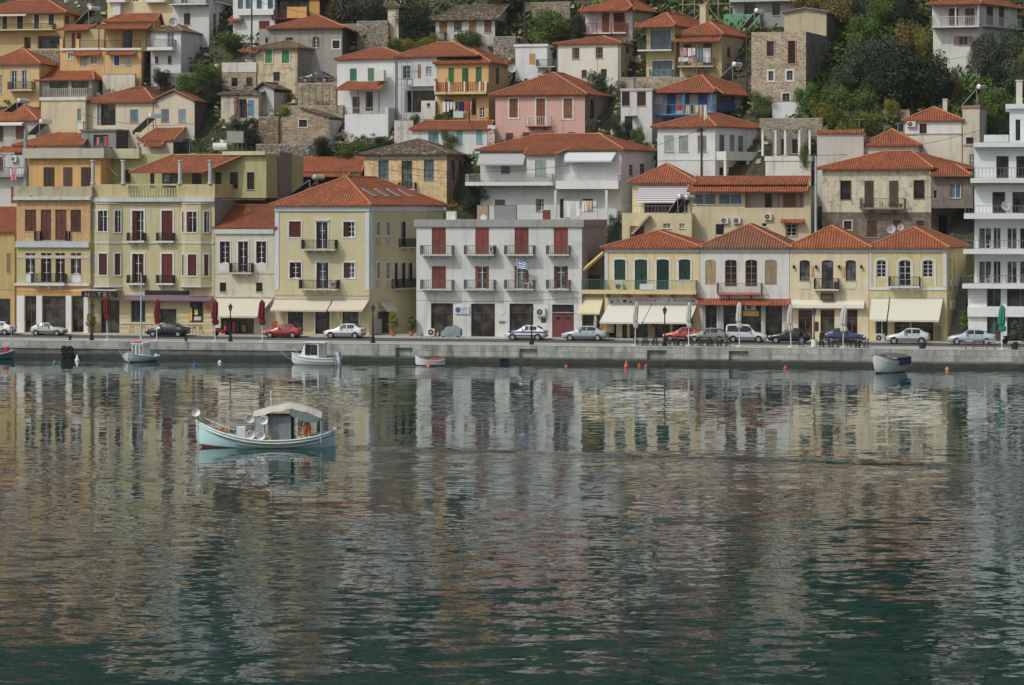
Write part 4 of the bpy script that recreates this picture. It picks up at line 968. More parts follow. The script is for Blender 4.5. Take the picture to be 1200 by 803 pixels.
b.hip(200.5, 185, al='x', over=.4, i0=2.0, i1=.0, mat=RT); b.win('f', [(351, 205.5, 368, 216), (372, 205.5, 400, 216)], 'dk', glass='shop'); b.lean('f', 346, 411, 206.5, 201.5, 1.5, mat=RT, name='porch_roof')
b.lean('f', 325, 373, 233, 215.5, 2.6, mat=RT, name='lower_roof'); 
# white complex centre
b = house('white_villa', 'wide white two-storey villa with long red roof, two white awnings and washing under its carport', 563, 728, 769, 259, 176, plaster((196, 198, 196), .2), L=10)
b.hip(175, 157.5, al='x', over=.5, i0=5, i1=5.2, mat=tiles((160, 88, 54), per=.22)); b.win('f', [(587, 194, 597.5, 204.5)], 'gl', frame=(70, 100, 96), glass='blue'); b.win('f', [(580, 234, 592, 245.5)], 'gl', (0, 0, 0), frame=(90, 110, 110), glass='blue'); b.win('f', (628, 233, 637.5, 247.5), 'opl', (104, 116, 110)); b.win('f', (656, 233, 661, 256), 'dk', door=True); b.win('f', (682, 233, 695, 247), 'gl', frame=(100, 116, 112))
b.awn('f', 562.5, 617, 178.5, 192.5, 1.6, (150, 152, 150)); b.awn('f', 662, 723.5, 176.5, 188.5, 1.5, (178, 184, 186), x2=664.5, x3=719.5)
b.bal('f', 549, 651, 204, 213.5, 1.6, slab=(200, 202, 200), rail=(150, 150, 148), br=4, th=.42); b.bal('f', 654.5, 727.5, 206, 212, 1.6, slab=(204, 206, 204), style='iron', rail=(180, 182, 182), br=0, th=.95)
for x in (654, 713.5): b.panel('f', x - 1.2, 223, x + 1.4, 257, plaster((198, 200, 198), .3), 'carport_post', 1.25, 1.55)
u = b.sub(617, 650, 181, 218, 2, -1.2, plaster((200, 200, 196), .2)); u.win('f', (627, 188, 640, 206), 'sh', (150, 170, 168)); u.lean('f', 615, 651.5, 181, 172, .4, x3=668, back=1.5, mat=tiles((160, 88, 54), per=.22))
u.band('f', 617, 650, 212.5, 218.5, plaster((198, 188, 170), .3), d=.03, name='band')
b.win('s', [(737, 193, 742, 206), (750, 192, 756, 206)], 'gl', frame=(150, 150, 150), glass='dark')
# H33 beige pair
b = house('beige_house', 'beige house with two-tier red tile roof, white sliding windows and three air conditioners', 811, 950, None, 296, 222, plaster((192, 178, 140), .25), L=9, rot=11)
b.win('f', [(810.8, 227, 839, 240), (842, 227, 869.5, 240)], 'gl', frame=(204, 206, 204), glass='blue', mull=1, bars=0); b.win('f', [(838.5, 262.5, 849, 276), (893, 261.5, 899, 266)], 'gl', frame=(196, 196, 190), bars=0, mull=0); b.win('f', [(921.5, 262.5, 933.5, 277)], 'gl', frame=(206, 208, 208), trim=(110, 84, 66), tw=.08)
b.win('f', [(873, 226, 942, 243.5)], 'dk', frame=(150, 140, 118), glass='pale', rev=1.6, sill=False); b.panel('f', 873.5, 226, 941.5, 243.4, plaster((186, 180, 168), .3), 'recess_wall', -1.57, -1.52); b.panel('f', 895, 227, 903, 243.4, glass_mat('dark'), 'doorway', -1.5, -1.4); b.panel('f', 916.5, 226.8, 931, 243.4, paint((128, 92, 70)), 'inner_door', -1.5, -1.4); b.panel('f', 911, 226, 912.5, 243.4, paint((130, 80, 60)), 'post', -.3, -.15); b.panel('f', 937.5, 226, 939.5, 243.4, paint((130, 80, 60)), 'post', -.3, -.15)
b.lean('f', 807, 947, 224, 216.3, 1.1, mat=RT2, name='lower_eave'); b.lean('f', 812, 947.5, 215.6, 205.5, .5, back=3.5, mat=RT2, name='roof')
for x0, y0 in ((845, 255), (859.5, 255), (896, 250.8)): b.ac('f', x0, y0, x0 + 8.8, y0 + 7)
b.lean('f', 916, 941, 260.5, 256.8, .8, mat=RT2, name='window_canopy')
b = house('cream_house', 'cream house with hipped roof and a striped sunblind, above a terrace with outside stairs', 741, 812, None, 292, 214, plaster((204, 192, 150), .3), L=8, rot=11)
b.hip(213.5, 192, over=.5, mat=RT2); o = b.awn('f', 749, 811, 216, 237, .9, (190, 184, 188), x2=746.5, x3=807, val=.05); o.data.materials[0] = striped((196, 192, 196), (128, 116, 122), .24, 2)
b.win('f', [(755, 238.5, 806, 249)], 'dk', glass='shop', frame=(110, 60, 50))
u = b.sub(729, 810.5, 250, 292, 4, -2.2, plaster((198, 184, 140), .3)); u.win('f', [(777, 262, 786, 268), (796, 262, 802.5, 268)], 'gl', frame=(200, 198, 190)); u.win('f', (738, 265, 755, 286), 'dr', (130, 66, 58), door=True)
m = MB()
for i in range(9):
    a = u.a('f', 741 + i * 2.2); zz = u.z('f', 741, 272 - i * 2.5); u.box(m, 'f', a, a + .35, .003, .8, zz - .2, zz)
m.build('outside_stairs', concrete((178, 166, 130), .3), b.root)
u.railing('f', .1, u.W - .1, -.1, u.ztl, u.ztl + .85, 'iron', (130, 128, 124), b.root, False, .4)
# H31 old mansion
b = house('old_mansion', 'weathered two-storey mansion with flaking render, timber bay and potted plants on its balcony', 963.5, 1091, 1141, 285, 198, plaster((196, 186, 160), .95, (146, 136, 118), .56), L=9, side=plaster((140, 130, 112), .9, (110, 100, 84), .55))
b.hip(197, 177.5, al='x', over=.6, mat=tiles((168, 90, 52), per=.25))
b.win('f', [(985, 212, 997, 234), (1071, 211.5, 1083, 233)], 'dk', trim=(140, 100, 60), frame=(90, 70, 54), tw=.06); b.win('f', [(1013, 212, 1024, 243.5), (1042, 212, 1053, 243.5)], 'sh', (92, 70, 54), door=True); 
b.bal('f', 1009, 1061, 232.5, 244, .9, slab=(120, 114, 104), rail=(90, 84, 78), sp=.3)
b.zbl = b.z('f', 1090, 249); u = b.sub(963.5, 1091, 249, 300, 9, .08, plaster((128, 116, 98), .9, (96, 88, 76), .5))
u.win('f', (989, 259, 998, 269), 'gl', trim=(190, 178, 150), frame=(60, 56, 52)); u.win('f', [(1016, 259, 1027.5, 278), (1046.5, 258.5, 1056, 268), (1074, 258.5, 1083, 270)], 'sh', (88, 52, 46)); u.win('s', [(1100, 252, 1112, 282), (1122, 262, 1128, 282)], 'dk', frame=(130, 92, 76), door=True)
for x in (1013, 1020, 1044, 1050, 1056): m = MB(); m.lathe([(.1, 0), (.15, .28), (.12, .28)], b.p('f', b.a('f', x), .6, b.z('f', x, 243.6)), 8); m.build('flower_pot', paint((150, 80, 56)), b.root); leaf_cloud([(*b.p('f', b.a('f', x), .6, b.z('f', x, 240.5)), .22)], 90, .1, int(x)).build('pot_plant', leaf_mat((52, 76, 28), (92, 112, 44)), b.root)
u = b.sub(1091.5, 1140, 201, 244, 6, -.3, shutter_mat((120, 112, 100), .24)); u.win('f', (1113, 215.5, 1126, 232.5), 'gl', trim=(140, 96, 64), frame=(196, 206, 206), glass='blue', bars=0, tw=.08); u.win('f', [(1094, 223, 1098, 233)], 'dk')
b.lean('f', 1091, 1141, 206, 193, 1.0, mat=tiles((168, 90, 52), per=.25), x2=1088, x3=1120, back=1.0)
# H30 / H29
b = house('plain_house', 'plain pale-grey rendered house with blank wall and tiled coping, behind the old mansion', 957.5, 1012, None, 240, 154, plaster((182, 178, 168), .35), L=8, rot=11)
b.lean('f', 957, 1011, 155.5, 152, .25, back=.4, mat=RT2, name='coping')
u = b.sub(1012, 1076, 170, 240, 7, .6, plaster((186, 182, 170), .45)); u.hip(169.5, 151.5, over=.4, mat=RT2); 
b = house('white_cottage', 'white cottage with low pyramid red roof and one dark-red window, beside the beige stair tower', 1060, 1127, None, 205, 142, plaster((204, 204, 198), .35), L=7, rot=11); b.hip(140.5, 125.5, over=.3, mat=RT2); b.win('f', (1077.5, 145, 1086, 156.5), 'gl', frame=(96, 52, 44)); b.ac('f', 1063, 142.5, 1073, 149)
b.win('f', (1052, 144, 1059, 155), 'dk'); b.band('f', 1060, 1127, 156.5, 158, concrete((150, 146, 138), .4), d=.1); b.chimney(1106, 116, 132, 5.5, (196, 190, 176))
b.panel('f', 1075, 158.5, 1127, 205, plaster((198, 192, 174), .5), 'lower_wall', .002, .05)
b = house('stair_tower', 'narrow beige flat-roofed tower carrying a solar water heater', 1128, 1148, 1156, 205, 125, plaster((190, 182, 160), .7), L=4); b.parapet(123.5, 127, concrete((150, 110, 90), .4), over=.1); b.win('f', (1132, 161, 1141, 169), 'dk'); tower = b
b.panel('f', 1128.5, 169, 1147.5, 171, concrete((150, 148, 140), .4), 'string_course', .002, .1); b.win('f', (1136, 181, 1142, 202), 'gl', glass='pale')
# H25 white with grey shutters
b = house('white_house', 'white house with three grey-green shutters, hipped red roof and a deep side veranda', 770.5, 838, 895, 214, 149, plaster((200, 202, 200), .3), L=9.5)
b.hip(148, 132.5, over=.5, mat=RT3); b.win('f', [(778.5, 159, 789.5, 178), (795.5, 159, 806.5, 178), (817.5, 159, 828, 178)], 'sh', (150, 164, 164))
b.band('f', 771, 837.5, 185.5, 188, plaster((204, 206, 204), .2), d=.06, name='string_course')
b.win('s', [(843, 158, 849, 178), (855, 158, 861, 178), (865, 159, 871, 178), (882, 164, 888, 177)], 'sh', (116, 122, 124), door=True); b.win('s', [(843, 196, 849, 206), (854, 196, 860, 206), (867, 193, 882, 207)], 'dk', door=True)
b.bal('s', 839.5, 896, 178.5, 187, 1.5, style='solid', slab=(196, 198, 194), rail=(194, 196, 190), br=0)
for x in (838.8, 865, 892.5):
    m = MB(); a = b.a('s', x); z0, z1 = b.z('s', x, 207), b.z('s', x, 188.5); b.box(m, 's', a, a + .28, 1.15, 1.45, z0, z1); m.build('post', plaster((198, 200, 196), .3), b.root)
m = MB(); a = b.a('s', 893); b.box(m, 's', a, a + .22, 1.2, 1.42, b.z('s', 893, 178), b.z('s', 893, 151)); m.build('post', plaster((198, 200, 196), .3), b.root)
# pergola terrace right of it
b = house('pergola_house', 'low white terrace house with a vine pergola on white posts, beside the side veranda', 897, 950, None, 214, 188, plaster((190, 190, 184), .6), L=7, rot=11); b.parapet(183, 188.5, plaster((196, 196, 190), .5), over=.1)
for x in (893.5, 908.5, 920, 936.5, 948.5): b.panel('f', x - 1, 152.5, x + 1.4, 183, plaster((204, 206, 204), .2), 'pergola_post', -.3 if x in (908.5, 948.5) else -.05, -.02 if x in (908.5, 948.5) else .2)
m = MB()
for i in range(9): 
    a = b.a('f', 893 + i * 7); m.tube([b.p('f', a, .5, b.z('f', 920, 153.5)), b.p('f', a, -3.2, b.z('f', 920, 152))], .04, 5)
m.build('pergola_beams', paint((96, 84, 70)), b.root); u = b.sub(905, 948, 156, 190, 3, 3.2, plaster((128, 124, 114), .8)); u.win('f', [(915, 163, 922, 182), (928, 163, 935, 180)], 'dk')
# blue house
b = house('blue_house', 'white house with bright blue balcony posts, railings and doors under a red roof', 767, 838, 886, 150, 110, plaster((168, 172, 172), .3), L=9)
b.hip(107.5, 88, over=.4, mat=RT3); b.lean('f', 764, 838, 108.5, 104, 1.5, mat=RT3); b.win('f', [(782, 111, 792, 133.5), (818, 110, 829, 133.5)], 'dr', (36, 88, 150), frame=(40, 96, 160), door=True); b.win('f', (803, 111, 808, 133), 'sh', (90, 110, 110)); b.win('f', [(777, 137.5, 791, 150)], 'dr', (40, 100, 170), frame=(40, 100, 170), door=True)
b.bal('f', 766, 838, 123, 134, 1.3, slab=(70, 130, 170), rail=(64, 128, 176), br=0, sp=.3); b.panel('f', 768, 111, 777, 122, plaster((206, 208, 206), .2), 'white_patch', .002, .02)
for x in (767, 803, 835.5): b.panel('f', x - 1, 108, x + 1, 134, paint((50, 120, 176)), 'post', 1.1, 1.28)
b.win('s', [(840, 112, 861, 138)], 'dk', frame=(40, 100, 160), glass='shop', door=True); b.panel('s', 840.5, 119, 861, 130, paint((44, 84, 140)), 'blue_screen', .05, .1); b.win('s', (874, 118, 879, 136), 'gl', frame=(120, 140, 150), glass='blue')
b.lean('s', 838, 889, 112, 104, 1.2, mat=RT2)
b = house('white_shutter_house', 'narrow white flat-roofed house with dark brown shutters, between the pink and the blue house', 727.5, 764, None, 166, 106, plaster((194, 194, 188), .5), L=7, rot=11); b.win('f', [(728.6, 107.5, 738, 124), (746.5, 107.5, 757, 124)], 'sh', (72, 54, 46)); b.win('f', (732, 136, 741.5, 164), 'dk', door=True); b.parapet(103.5, 106.3, concrete((180, 176, 168), .4), over=.1)
m = MB(); b.box(m, 'f', b.a('f', 739), b.a('f', 746), .003, 1.0, b.z('f', 742, 136.5), b.z('f', 742, 135)); m.build('door_canopy', concrete((176, 176, 170), .3), b.root)
# pink house
b = house('pink_house', 'pink house with brown shutters in white surrounds and a rubble-stone side wall', 580.5, 685.5, 727, 166, 111, plaster((198, 154, 143), .16), L=10.5, side=stone((132, 120, 110), (104, 92, 84), 1.6, (120, 110, 102)))
b.hip(110, 85, al='y', over=.5, i0=4.2, i1=4.2, mat=tiles((156, 86, 54))); b.win('f', [(597, 115.5, 607, 138), (660.5, 115.5, 671, 139)], 'sh', (134, 82, 50), trim=W_, tw=.16); b.win('f', (628.5, 115.5, 639, 147.5), 'sh', (134, 82, 50), trim=W_, door=True, tw=.16)
b.bal('f', 618, 645.5, 137, 148, .95, slab=(150, 84, 70), rail=(200, 200, 196), br=2, sp=.25, th=.1); b.win('f', [(592.5, 156, 601.5, 166), (612.5, 155.2, 621.5, 164), (665.5, 155, 674, 164)], 'sh', (116, 70, 60)); b.win('s', (691.5, 117, 696.5, 140), 'dk', frame=(90, 60, 50)); b.chimney(717.5, 91, 111, 6, (150, 142, 138), w=.55)
# low white house with turquoise shutters
b = house('turquoise_shutter_house', 'low white house with turquoise shutters and a long red roof, left of the pink house', 483, 571, 580, 180, 152, plaster((200, 202, 200), .35), L=6)
b.hip(151, 142, al='x', over=.35, i0=1.5, i1=0, mat=RT3); b.win('f', [(502, 154.5, 514, 167), (535, 153, 542, 168.5), (558, 153, 565.5, 168)], 'sh', TEAL, frame=(90, 160, 170))
b.panel('f', 572, 152, 580, 172, stone((170, 130, 110), (196, 190, 180), 2.2, (200, 196, 188)), 'brick_pillar', -.2, .25); b.panel('f', 572, 147, 581, 151.5, paint((204, 204, 200)), 'pillar_cap', -.2, .3)
b.win('f', (554.5, 180, 562, 196), 'sh', TEAL)
# ochre with green shutters
b = house('ochre_balcony_house', 'ochre house with green shutters and a balustraded balcony above a washing line', 512.5, 572.5, 606, 145, 74, plaster((204, 162, 92), .25), L=10, side=plaster((172, 152, 108), .4)); ochre = b
b.hip(73, 58, over=.45, mat=RT3); b.win('f', [(525.5, 79.5, 532, 97.5), (541.5, 80, 549, 108), (557.5, 78.5, 564.5, 97.5)], 'sh', (52, 120, 62)); b.win('s', (581, 79.5, 585, 98.5), 'sh', (50, 96, 70))
b.bal('f', 512, 572, 97, 108, 1.2, style='balus', slab=(206, 176, 110), rail=(140, 70, 48), br=0, th=.3)
for x in (512.5, 529, 547, 565, 572): b.panel('f', x - .9, 96, x + .9, 108, paint((210, 205, 190)), 'railing_pillar', 1.0, 1.24)
b.band('f', 512, 572, 110.2, 112, paint((80, 120, 60)), d=1.1, name='painted_edge'); b.win('f', [(553, 115, 558, 135), (520, 117, 531, 138)], 'dk', frame=(120, 80, 50), door=True); b.win('f', (562, 126, 568, 138), 'gl')
b.lean('s', 592, 622, 80, 74, .4, mat=RT3, name='side_roof')
# white between
b = house('white_lean_house', 'white house with small blue window, shaded undercroft and red roof, joined to the ochre one', 466, 512, None, 142, 66, plaster((188, 190, 190), .35), L=8, rot=14)
b.hip(65.5, 50, over=.4, mat=RT3, umax=b.W + 5); b.win('f', (499, 78, 506, 87), 'gl', frame=(196, 200, 200), glass='blue'); b.win('f', (489.5, 76, 493.5, 92), 'sh', (170, 116, 60)); b.win('f', [(472, 77, 481, 92)], 'op', (110, 140, 130)); b.win('f', [(475, 106, 510, 132)], 'dk', glass='shop', rev=1.2, frame=(140, 140, 138), door=True)
b.bal('f', 478, 512, 92.5, 100, .9, style='solid', slab=(190, 192, 192), rail=(188, 190, 192), br=0); u = b.sub(493.5, 510, 118, 140, 1, -.8, plaster((196, 192, 180), .7)); u.win('f', (500, 121, 504, 125), 'dk')
m = MB()
for x in (467, 473, 479, 485): a = b.a('f', x); b.box(m, 'f', a, a + .07, .9, .97, b.z('f', x, 140), b.z('f', x, 70))
for y in (72, 93, 100): b.box(m, 'f', b.a('f', 466), b.a('f', 486), .9, .97, b.z('f', 475, y) - .04, b.z('f', 475, y) + .04)
m.build('iron_stair_frame', paint((120, 140, 136)), b.root)
# white porch house
b = house('white_porch_house', 'white house with green shutters and a red-roofed porch over a high white terrace wall', 395, 463, None, 140, 69, plaster((202, 204, 202), .2), L=8.5, rot=14)
b.hip(68, 56, over=.35, mat=RT3, umax=b.W + 1.5, al='x', i0=4); b.win('f', [(410, 80.5, 418, 94.5)], 'sh', (44, 112, 96)); b.win('f', (431, 80, 438.5, 95), 'sh', (84, 140, 110)); b.win('f', (428.5, 107.5, 437, 130), 'dk', frame=(110, 70, 60), door=True); b.win('f', (413, 113.5, 421.5, 133), 'sh', (110, 96, 84), door=True)
b.lean('f', 399.5, 452, 106, 95.5, 2.4, mat=RT3, x2=408, posts=3, ybase=134, pcol=(110, 70, 50)); b.panel('f', 443.5, 83, 454, 95.5, plaster((206, 204, 194), .2), 'water_tank', .6, 1.6)
u = b.sub(404, 451.5, 134, 170, 2.6, -2.6, plaster((206, 208, 206), .15)); u.railing('f', .1, u.W - .1, -.1, u.ztl, u.ztl + .85, 'iron', (160, 162, 164), b.root, False, .35)
w2 = b.sub(451.5, 455, 126, 168, 4, -2.7, plaster((200, 202, 202), .15))
# stone houses
b = house('green_shutter_stone_house', 'cream stone house with two bright green shuttered windows and a sagging old tile roof', 300.5, 348.5, 377, 107, 57, plaster((196, 178, 144), .7, (150, 124, 94), .56), L=5, side=plaster((140, 134, 124), .7))
b.hip(56, 48, over=.5, mat=tiles((128, 96, 72), old=.5), ridge_col=(120, 96, 80)); b.win('f', [(311, 59, 319, 74), (330.5, 59, 339, 74)], 'sh', (58, 140, 66), trim=(196, 190, 176)); b.win('f', (320.5, 84.5, 328, 95), 'gl', frame=(70, 66, 62)); b.win('s', [(353.5, 60, 356, 74), (368.5, 62, 371, 77)], 'sh', (130, 136, 124))
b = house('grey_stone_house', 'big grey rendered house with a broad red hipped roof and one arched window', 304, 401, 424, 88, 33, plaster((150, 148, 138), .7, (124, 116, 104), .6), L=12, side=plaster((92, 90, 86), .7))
b.hip(32, 18, over=.5, al='x', i0=5, i1=5, mat=RT3, umin=1.5); b.win('f', (366, 43, 374.5, 56), 'op', (130, 124, 116), arch=.3); b.win('f', (389.5, 47.5, 398, 57), 'dk', trim=W_, tw=.14); b.win('f', [(311, 44, 314, 51), (335, 44, 343, 52)], 'dk', frame=(120, 110, 100))
b.lean('s', 404, 440, 42, 37, 1.2, mat=tiles((128, 104, 84), old=.4)); b.win('s', (414, 43, 422, 56), 'gl', frame=(70, 100, 130), glass='blue')
b = house('ruined_stone_house', 'roofless stone cottage with one white-framed window, above the long red roof', 324, 386, 405, 176, 140, stone((166, 146, 118), (140, 112, 86), 1.9), L=6, side=plaster((176, 178, 178), .5))
b.extra.append([b.st(0, 0, b.ztl), b.st(b.W, 0, b.ztl), b.st(b.W * .92, 0, b.ztl + .5), b.st(b.W * .62, 0, b.ztl + 1.25), b.st(b.W * .5, 0, b.ztl + 1.35), b.st(b.W * .25, 0, b.ztl + .45)])
b.win('f', (350.5, 140.5, 360, 149), 'gl', trim=(190, 182, 166), frame=(60, 60, 58), bars=1)
V = [b.st(b.W * .45, -.2, b.ztl + 1.5), b.st(b.W * 1.02, -.2, b.ztl + .3), b.st(b.W * 1.02, 5, b.ztl + .3), b.st(b.W * .45, 5, b.ztl + 1.5)]; b.slab(V, [(0, 1, 2, 3)], .15, OLD)
b = house('stone_terrace_house', 'half-plastered stone house with a white parapet terrace and two dark windows', 260.5, 300, None, 108, 84.5, stone((172, 156, 128), (140, 122, 98), 2.0), L=7, rot=14); b.win('f', [(271, 91, 278.5, 102), (288.5, 91, 296, 102)], 'dk'); b.parapet(73, 84.5, plaster((196, 192, 182), .6), over=.05); b.lean('f', 284, 303, 60.5, 56.5, .6, back=.6, mat=RT2, name='terrace_roof')
b = house('ruined_brick_house', 'broken pale-walled ruin with red brick edges and a faded blue door', 259, 303, None, 140, 111, plaster((188, 178, 158), .8, (150, 128, 106), .58), L=6, rot=14); b.win('f', (290.5, 117.5, 298, 136), 'dr', (80, 130, 160), door=True); b.panel('f', 275, 112, 278.5, 134, stone((140, 66, 46), (116, 60, 44), 3.1), 'broken_edge', .003, .2); b.win('f', (279, 116, 289, 138), 'dk', rev=.8, glass='shop'); b.hip(110, 106, al='x', i0=0, i1=0, mat=OLD, over=.3)
b = house('dark_roofed_ruin', 'small white ruin with slipping dark tiles below the green-shuttered stone house', 303, 321, None, 132, 108, plaster((180, 180, 174), .7), L=5, rot=24); b.hip(104, 96.5, al='y', i0=0, i1=0, frac=.4, over=.4, mat=OLD)
# --- left slope
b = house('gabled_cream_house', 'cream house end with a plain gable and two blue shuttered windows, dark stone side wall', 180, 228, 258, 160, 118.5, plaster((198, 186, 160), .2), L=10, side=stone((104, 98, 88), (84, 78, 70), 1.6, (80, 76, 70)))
b.hip(118, 105.5, al='y', over=.3, i0=0, i1=0, mat=tiles((146, 84, 58)), ridge_col=(150, 100, 76)); b.win('f', [(189, 128, 198, 143), (209, 128, 218, 143)], 'sh', (124, 150, 164), frame=(150, 110, 90))
b = house('cream_porch_house', 'cream house with broad red roof and recessed porch, joined to the gabled end', 100, 179, None, 160, 120, plaster((196, 184, 156), .25), L=10, rot=13)
b.hip(119, 102.5, al='x', over=.4, i0=5, i1=3.5, mat=RT3); b.win('f', (152.5, 128.5, 162, 143), 'sh', (124, 150, 164)); b.win('f', [(114, 121.5, 135.5, 147)], 'dk', rev=1.3, glass='pale', frame=(150, 140, 120), door=True); b.panel('f', 124, 128.5, 133, 147, glass_mat('dark'), 'inner_door', -1.2, -1.1); b.panel('f', 115.5, 122, 118, 147, paint((130, 140, 146)), 'post', -.2, -.05)
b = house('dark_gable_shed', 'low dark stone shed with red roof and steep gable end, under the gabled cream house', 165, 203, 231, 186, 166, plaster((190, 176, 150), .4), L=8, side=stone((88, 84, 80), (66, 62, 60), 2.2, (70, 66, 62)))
b.hip(164, 148, al='x', over=.2, i0=1, i1=0, mat=RT3); b.lean('f', 172, 193, 171, 165, 1.0, mat=RT3)
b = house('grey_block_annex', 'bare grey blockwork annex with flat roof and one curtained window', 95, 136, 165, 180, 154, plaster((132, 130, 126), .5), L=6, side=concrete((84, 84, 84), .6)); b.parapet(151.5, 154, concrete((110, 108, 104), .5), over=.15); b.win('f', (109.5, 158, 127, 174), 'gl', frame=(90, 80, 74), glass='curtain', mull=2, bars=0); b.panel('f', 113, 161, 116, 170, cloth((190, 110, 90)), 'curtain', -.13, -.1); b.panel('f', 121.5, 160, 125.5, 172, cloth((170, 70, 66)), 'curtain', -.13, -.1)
b = house('low_red_roof_house', 'low house showing only its red roof and white chimney, behind the ochre top storey', 17, 95, None, 188, 171, plaster((196, 180, 150), .4), L=8, rot=13); b.hip(169.5, 152, al='x', over=.3, i0=6, i1=0, mat=RT2); b.chimney(83, 142, 163, 3.4, (206, 196, 180), w=.65); b.lean('f', 4, 40, 178, 171.5, 1.4, mat=RT2)
b = house('white_yard_house', 'white house with brown door and balcony clothes line, left edge behind the ochre townhouse', -25, 33, None, 262, 182, plaster((186, 184, 180), .5), L=7, rot=13); b.win('f', (13, 219, 19.5, 238.5), 'dr', (126, 78, 46), frame=(110, 70, 50), door=True); b.win('f', (-4, 184, 4, 200), 'sh', (110, 74, 56)); b.ac('f', 14, 183, 20.5, 190); b.bal('f', -20, 33, 196, 206, 1.0, slab=(160, 150, 136), rail=(96, 90, 86), br=0)
b.lean('f', -20, 33, 250, 244, 1.2, mat=tiles((84, 70, 66)))
b = house('red_hip_roof_house', 'white house with orange-red hipped roof and brown shutters at the left edge, solar heater behind', -32, 42, 83, 176, 142, plaster((178, 176, 170), .4), L=10); b.hip(140.5, 123, over=.45, mat=tiles((176, 98, 60)), al='x', i0=5, i1=4.5); b.win('f', [(-5, 147.5, 4, 166), (18.5, 147.5, 29, 163)], 'sh', (110, 70, 52)); b.win('s', (70, 146, 75, 152), 'sh', (120, 84, 70)); b.awn('f', -30, 29, 142.2, 146, .9, (190, 188, 182))
b = house('terrace_house', 'cream house with a roof terrace and one blue shuttered window, below the balustrade', 48, 100, None, 165, 116, plaster((192, 178, 142), .35), L=7, rot=13); b.win('f', (90.5, 127.5, 95, 144), 'sh', (110, 136, 150)); b.parapet(113.5, 117.5, plaster((200, 196, 184), .3), over=.15)
b = house('balustrade_house', 'grey house with sloping orange roof and a worn concrete balustrade', 46, 108, None, 120, 93, plaster((150, 146, 138), .6), L=8, rot=13); b.hip(93, 73, al='x', over=.5, frac=.85, i0=1.5, i1=3.5, mat=RT2); b.win('f', [(58, 94, 80, 112), (84, 95, 104, 110)], 'dk', glass='shop', frame=(110, 104, 96)); b.bal('f', 57, 108, 104, 115, 1.2, style='balus', rail=(150, 146, 134), slab=(176, 172, 160), br=0)
b = house('ochre_corner_house', 'ochre house with white shuttered balcony doors and an orange hipped roof, left edge', -14, 46, None, 122, 76, plaster((196, 166, 102), .3), L=9, rot=13); b.hip(74.5, 57.5, al='x', over=.4, i0=3, i1=4.5, mat=RT2); b.band('f', -14, 46, 75.8, 78.5, plaster((170, 172, 170), .3), d=.1); b.win('f', [(12, 83, 21, 104.5), (24, 82.5, 33, 104.5)], 'op', (180, 184, 184), door=True); b.win('f', (-1, 88, 2, 110), 'gl'); b.bal('f', 12.5, 41, 96, 105.5, 1.0, slab=(190, 184, 160), rail=(70, 66, 60), br=0)
b = house('ochre_terrace_house', 'ochre house with red tile canopies over its windows and a terrace with low red roof', 70.5, 122, None, 98, 58.5, plaster((200, 162, 98), .3), L=9, rot=14); b.lean('f', 87, 118, 65, 61, .8, mat=RT2, name='window_canopy'); b.win('f', (94, 66, 102, 79), 'dr', (150, 148, 142), door=True); b.win('f', [(106, 67, 114, 75), (79.5, 62, 84.5, 69)], 'gl', trim=(198, 198, 192), frame=(190, 190, 184), glass='blue')
b.band('f', 71, 123, 56.5, 59, plaster((204, 202, 194), .2), d=.25); b.railing('f', .2, b.W, -.1, b.ztl, b.z('f', 95, 47), 'iron', (50, 46, 50), b.root, False)
for x in (70.8, 90): b.panel('f', x - .6, 46, x + 2.8, 58, plaster((204, 166, 104), .3), 'terrace_pillar', -.4, .05)
u = b.sub(76, 122, 34, 60, 6, 2.5, plaster((176, 156, 108), .35)); u.lean('f', 68, 104, 35.5, 27, .8, back=2.5, x2=78, mat=RT2); u.win('f', [(90, 39, 95, 46), (84, 39, 88, 58)], 'sh', (110, 50, 44))
b = house('ochre_porch_house', 'ochre house with two-tier red roof, covered porch and a blue shuttered window', 122.5, 165.5, 176.5, 100, 58.5, plaster((202, 166, 104), .3), L=8); b.lean('f', 126.5, 159, 63.8, 60.5, .8, mat=RT2, name='window_canopy'); b.win('f', (134, 65.5, 140, 77), 'sh', (46, 96, 180), trim=(198, 198, 192)); b.win('f', (147, 64.5, 154, 77), 'sh', (176, 178, 176)); b.band('f', 122, 166, 56.5, 59, plaster((204, 202, 194), .2), d=.25); b.railing('f', .1, b.W - .1, -.1, b.ztl, b.z('f', 145, 47), 'iron', (50, 50, 60), b.root, False)
b.win('s', (168, 64, 174, 80), 'sh', (180, 178, 170))
u = b.sub(124, 181, 25, 60, 6, 2.2, plaster((192, 160, 100), .3)); u.lean('f', 119, 178, 34.5, 27.5, 2.0, back=.5, mat=RT2, posts=3, ybase=58); u.hip(24.5, 16.5, al='x', over=.3, i0=2, i1=0, frac=.6, mat=RT2); u.win('f', (145, 36, 155, 57), 'dk', frame=(80, 40, 40), door=True)
b = house('white_tile_house', 'white house with old mottled tile roof and green balcony door, next to the ochre porch', 176.5, 212, 246, 92, 37, plaster((196, 198, 198), .35), L=9); b.hip(36, 28.5, al='x', over=.3, i0=2, i1=3, mat=tiles((140, 104, 76), old=.5), ridge_col=(150, 120, 96)); b.win('f', [(181.5, 66, 185.5, 74.5), (196.5, 65.5, 201, 75)], 'dk', frame=(110, 50, 50)); b.win('f', (196, 37.5, 204, 56), 'gl', frame=(204, 206, 204), glass='blue', door=True); b.bal('f', 176.5, 206, 47, 56, 1.3, style='iron', rail=(110, 112, 112), slab=(204, 206, 204), br=0, th=.4)
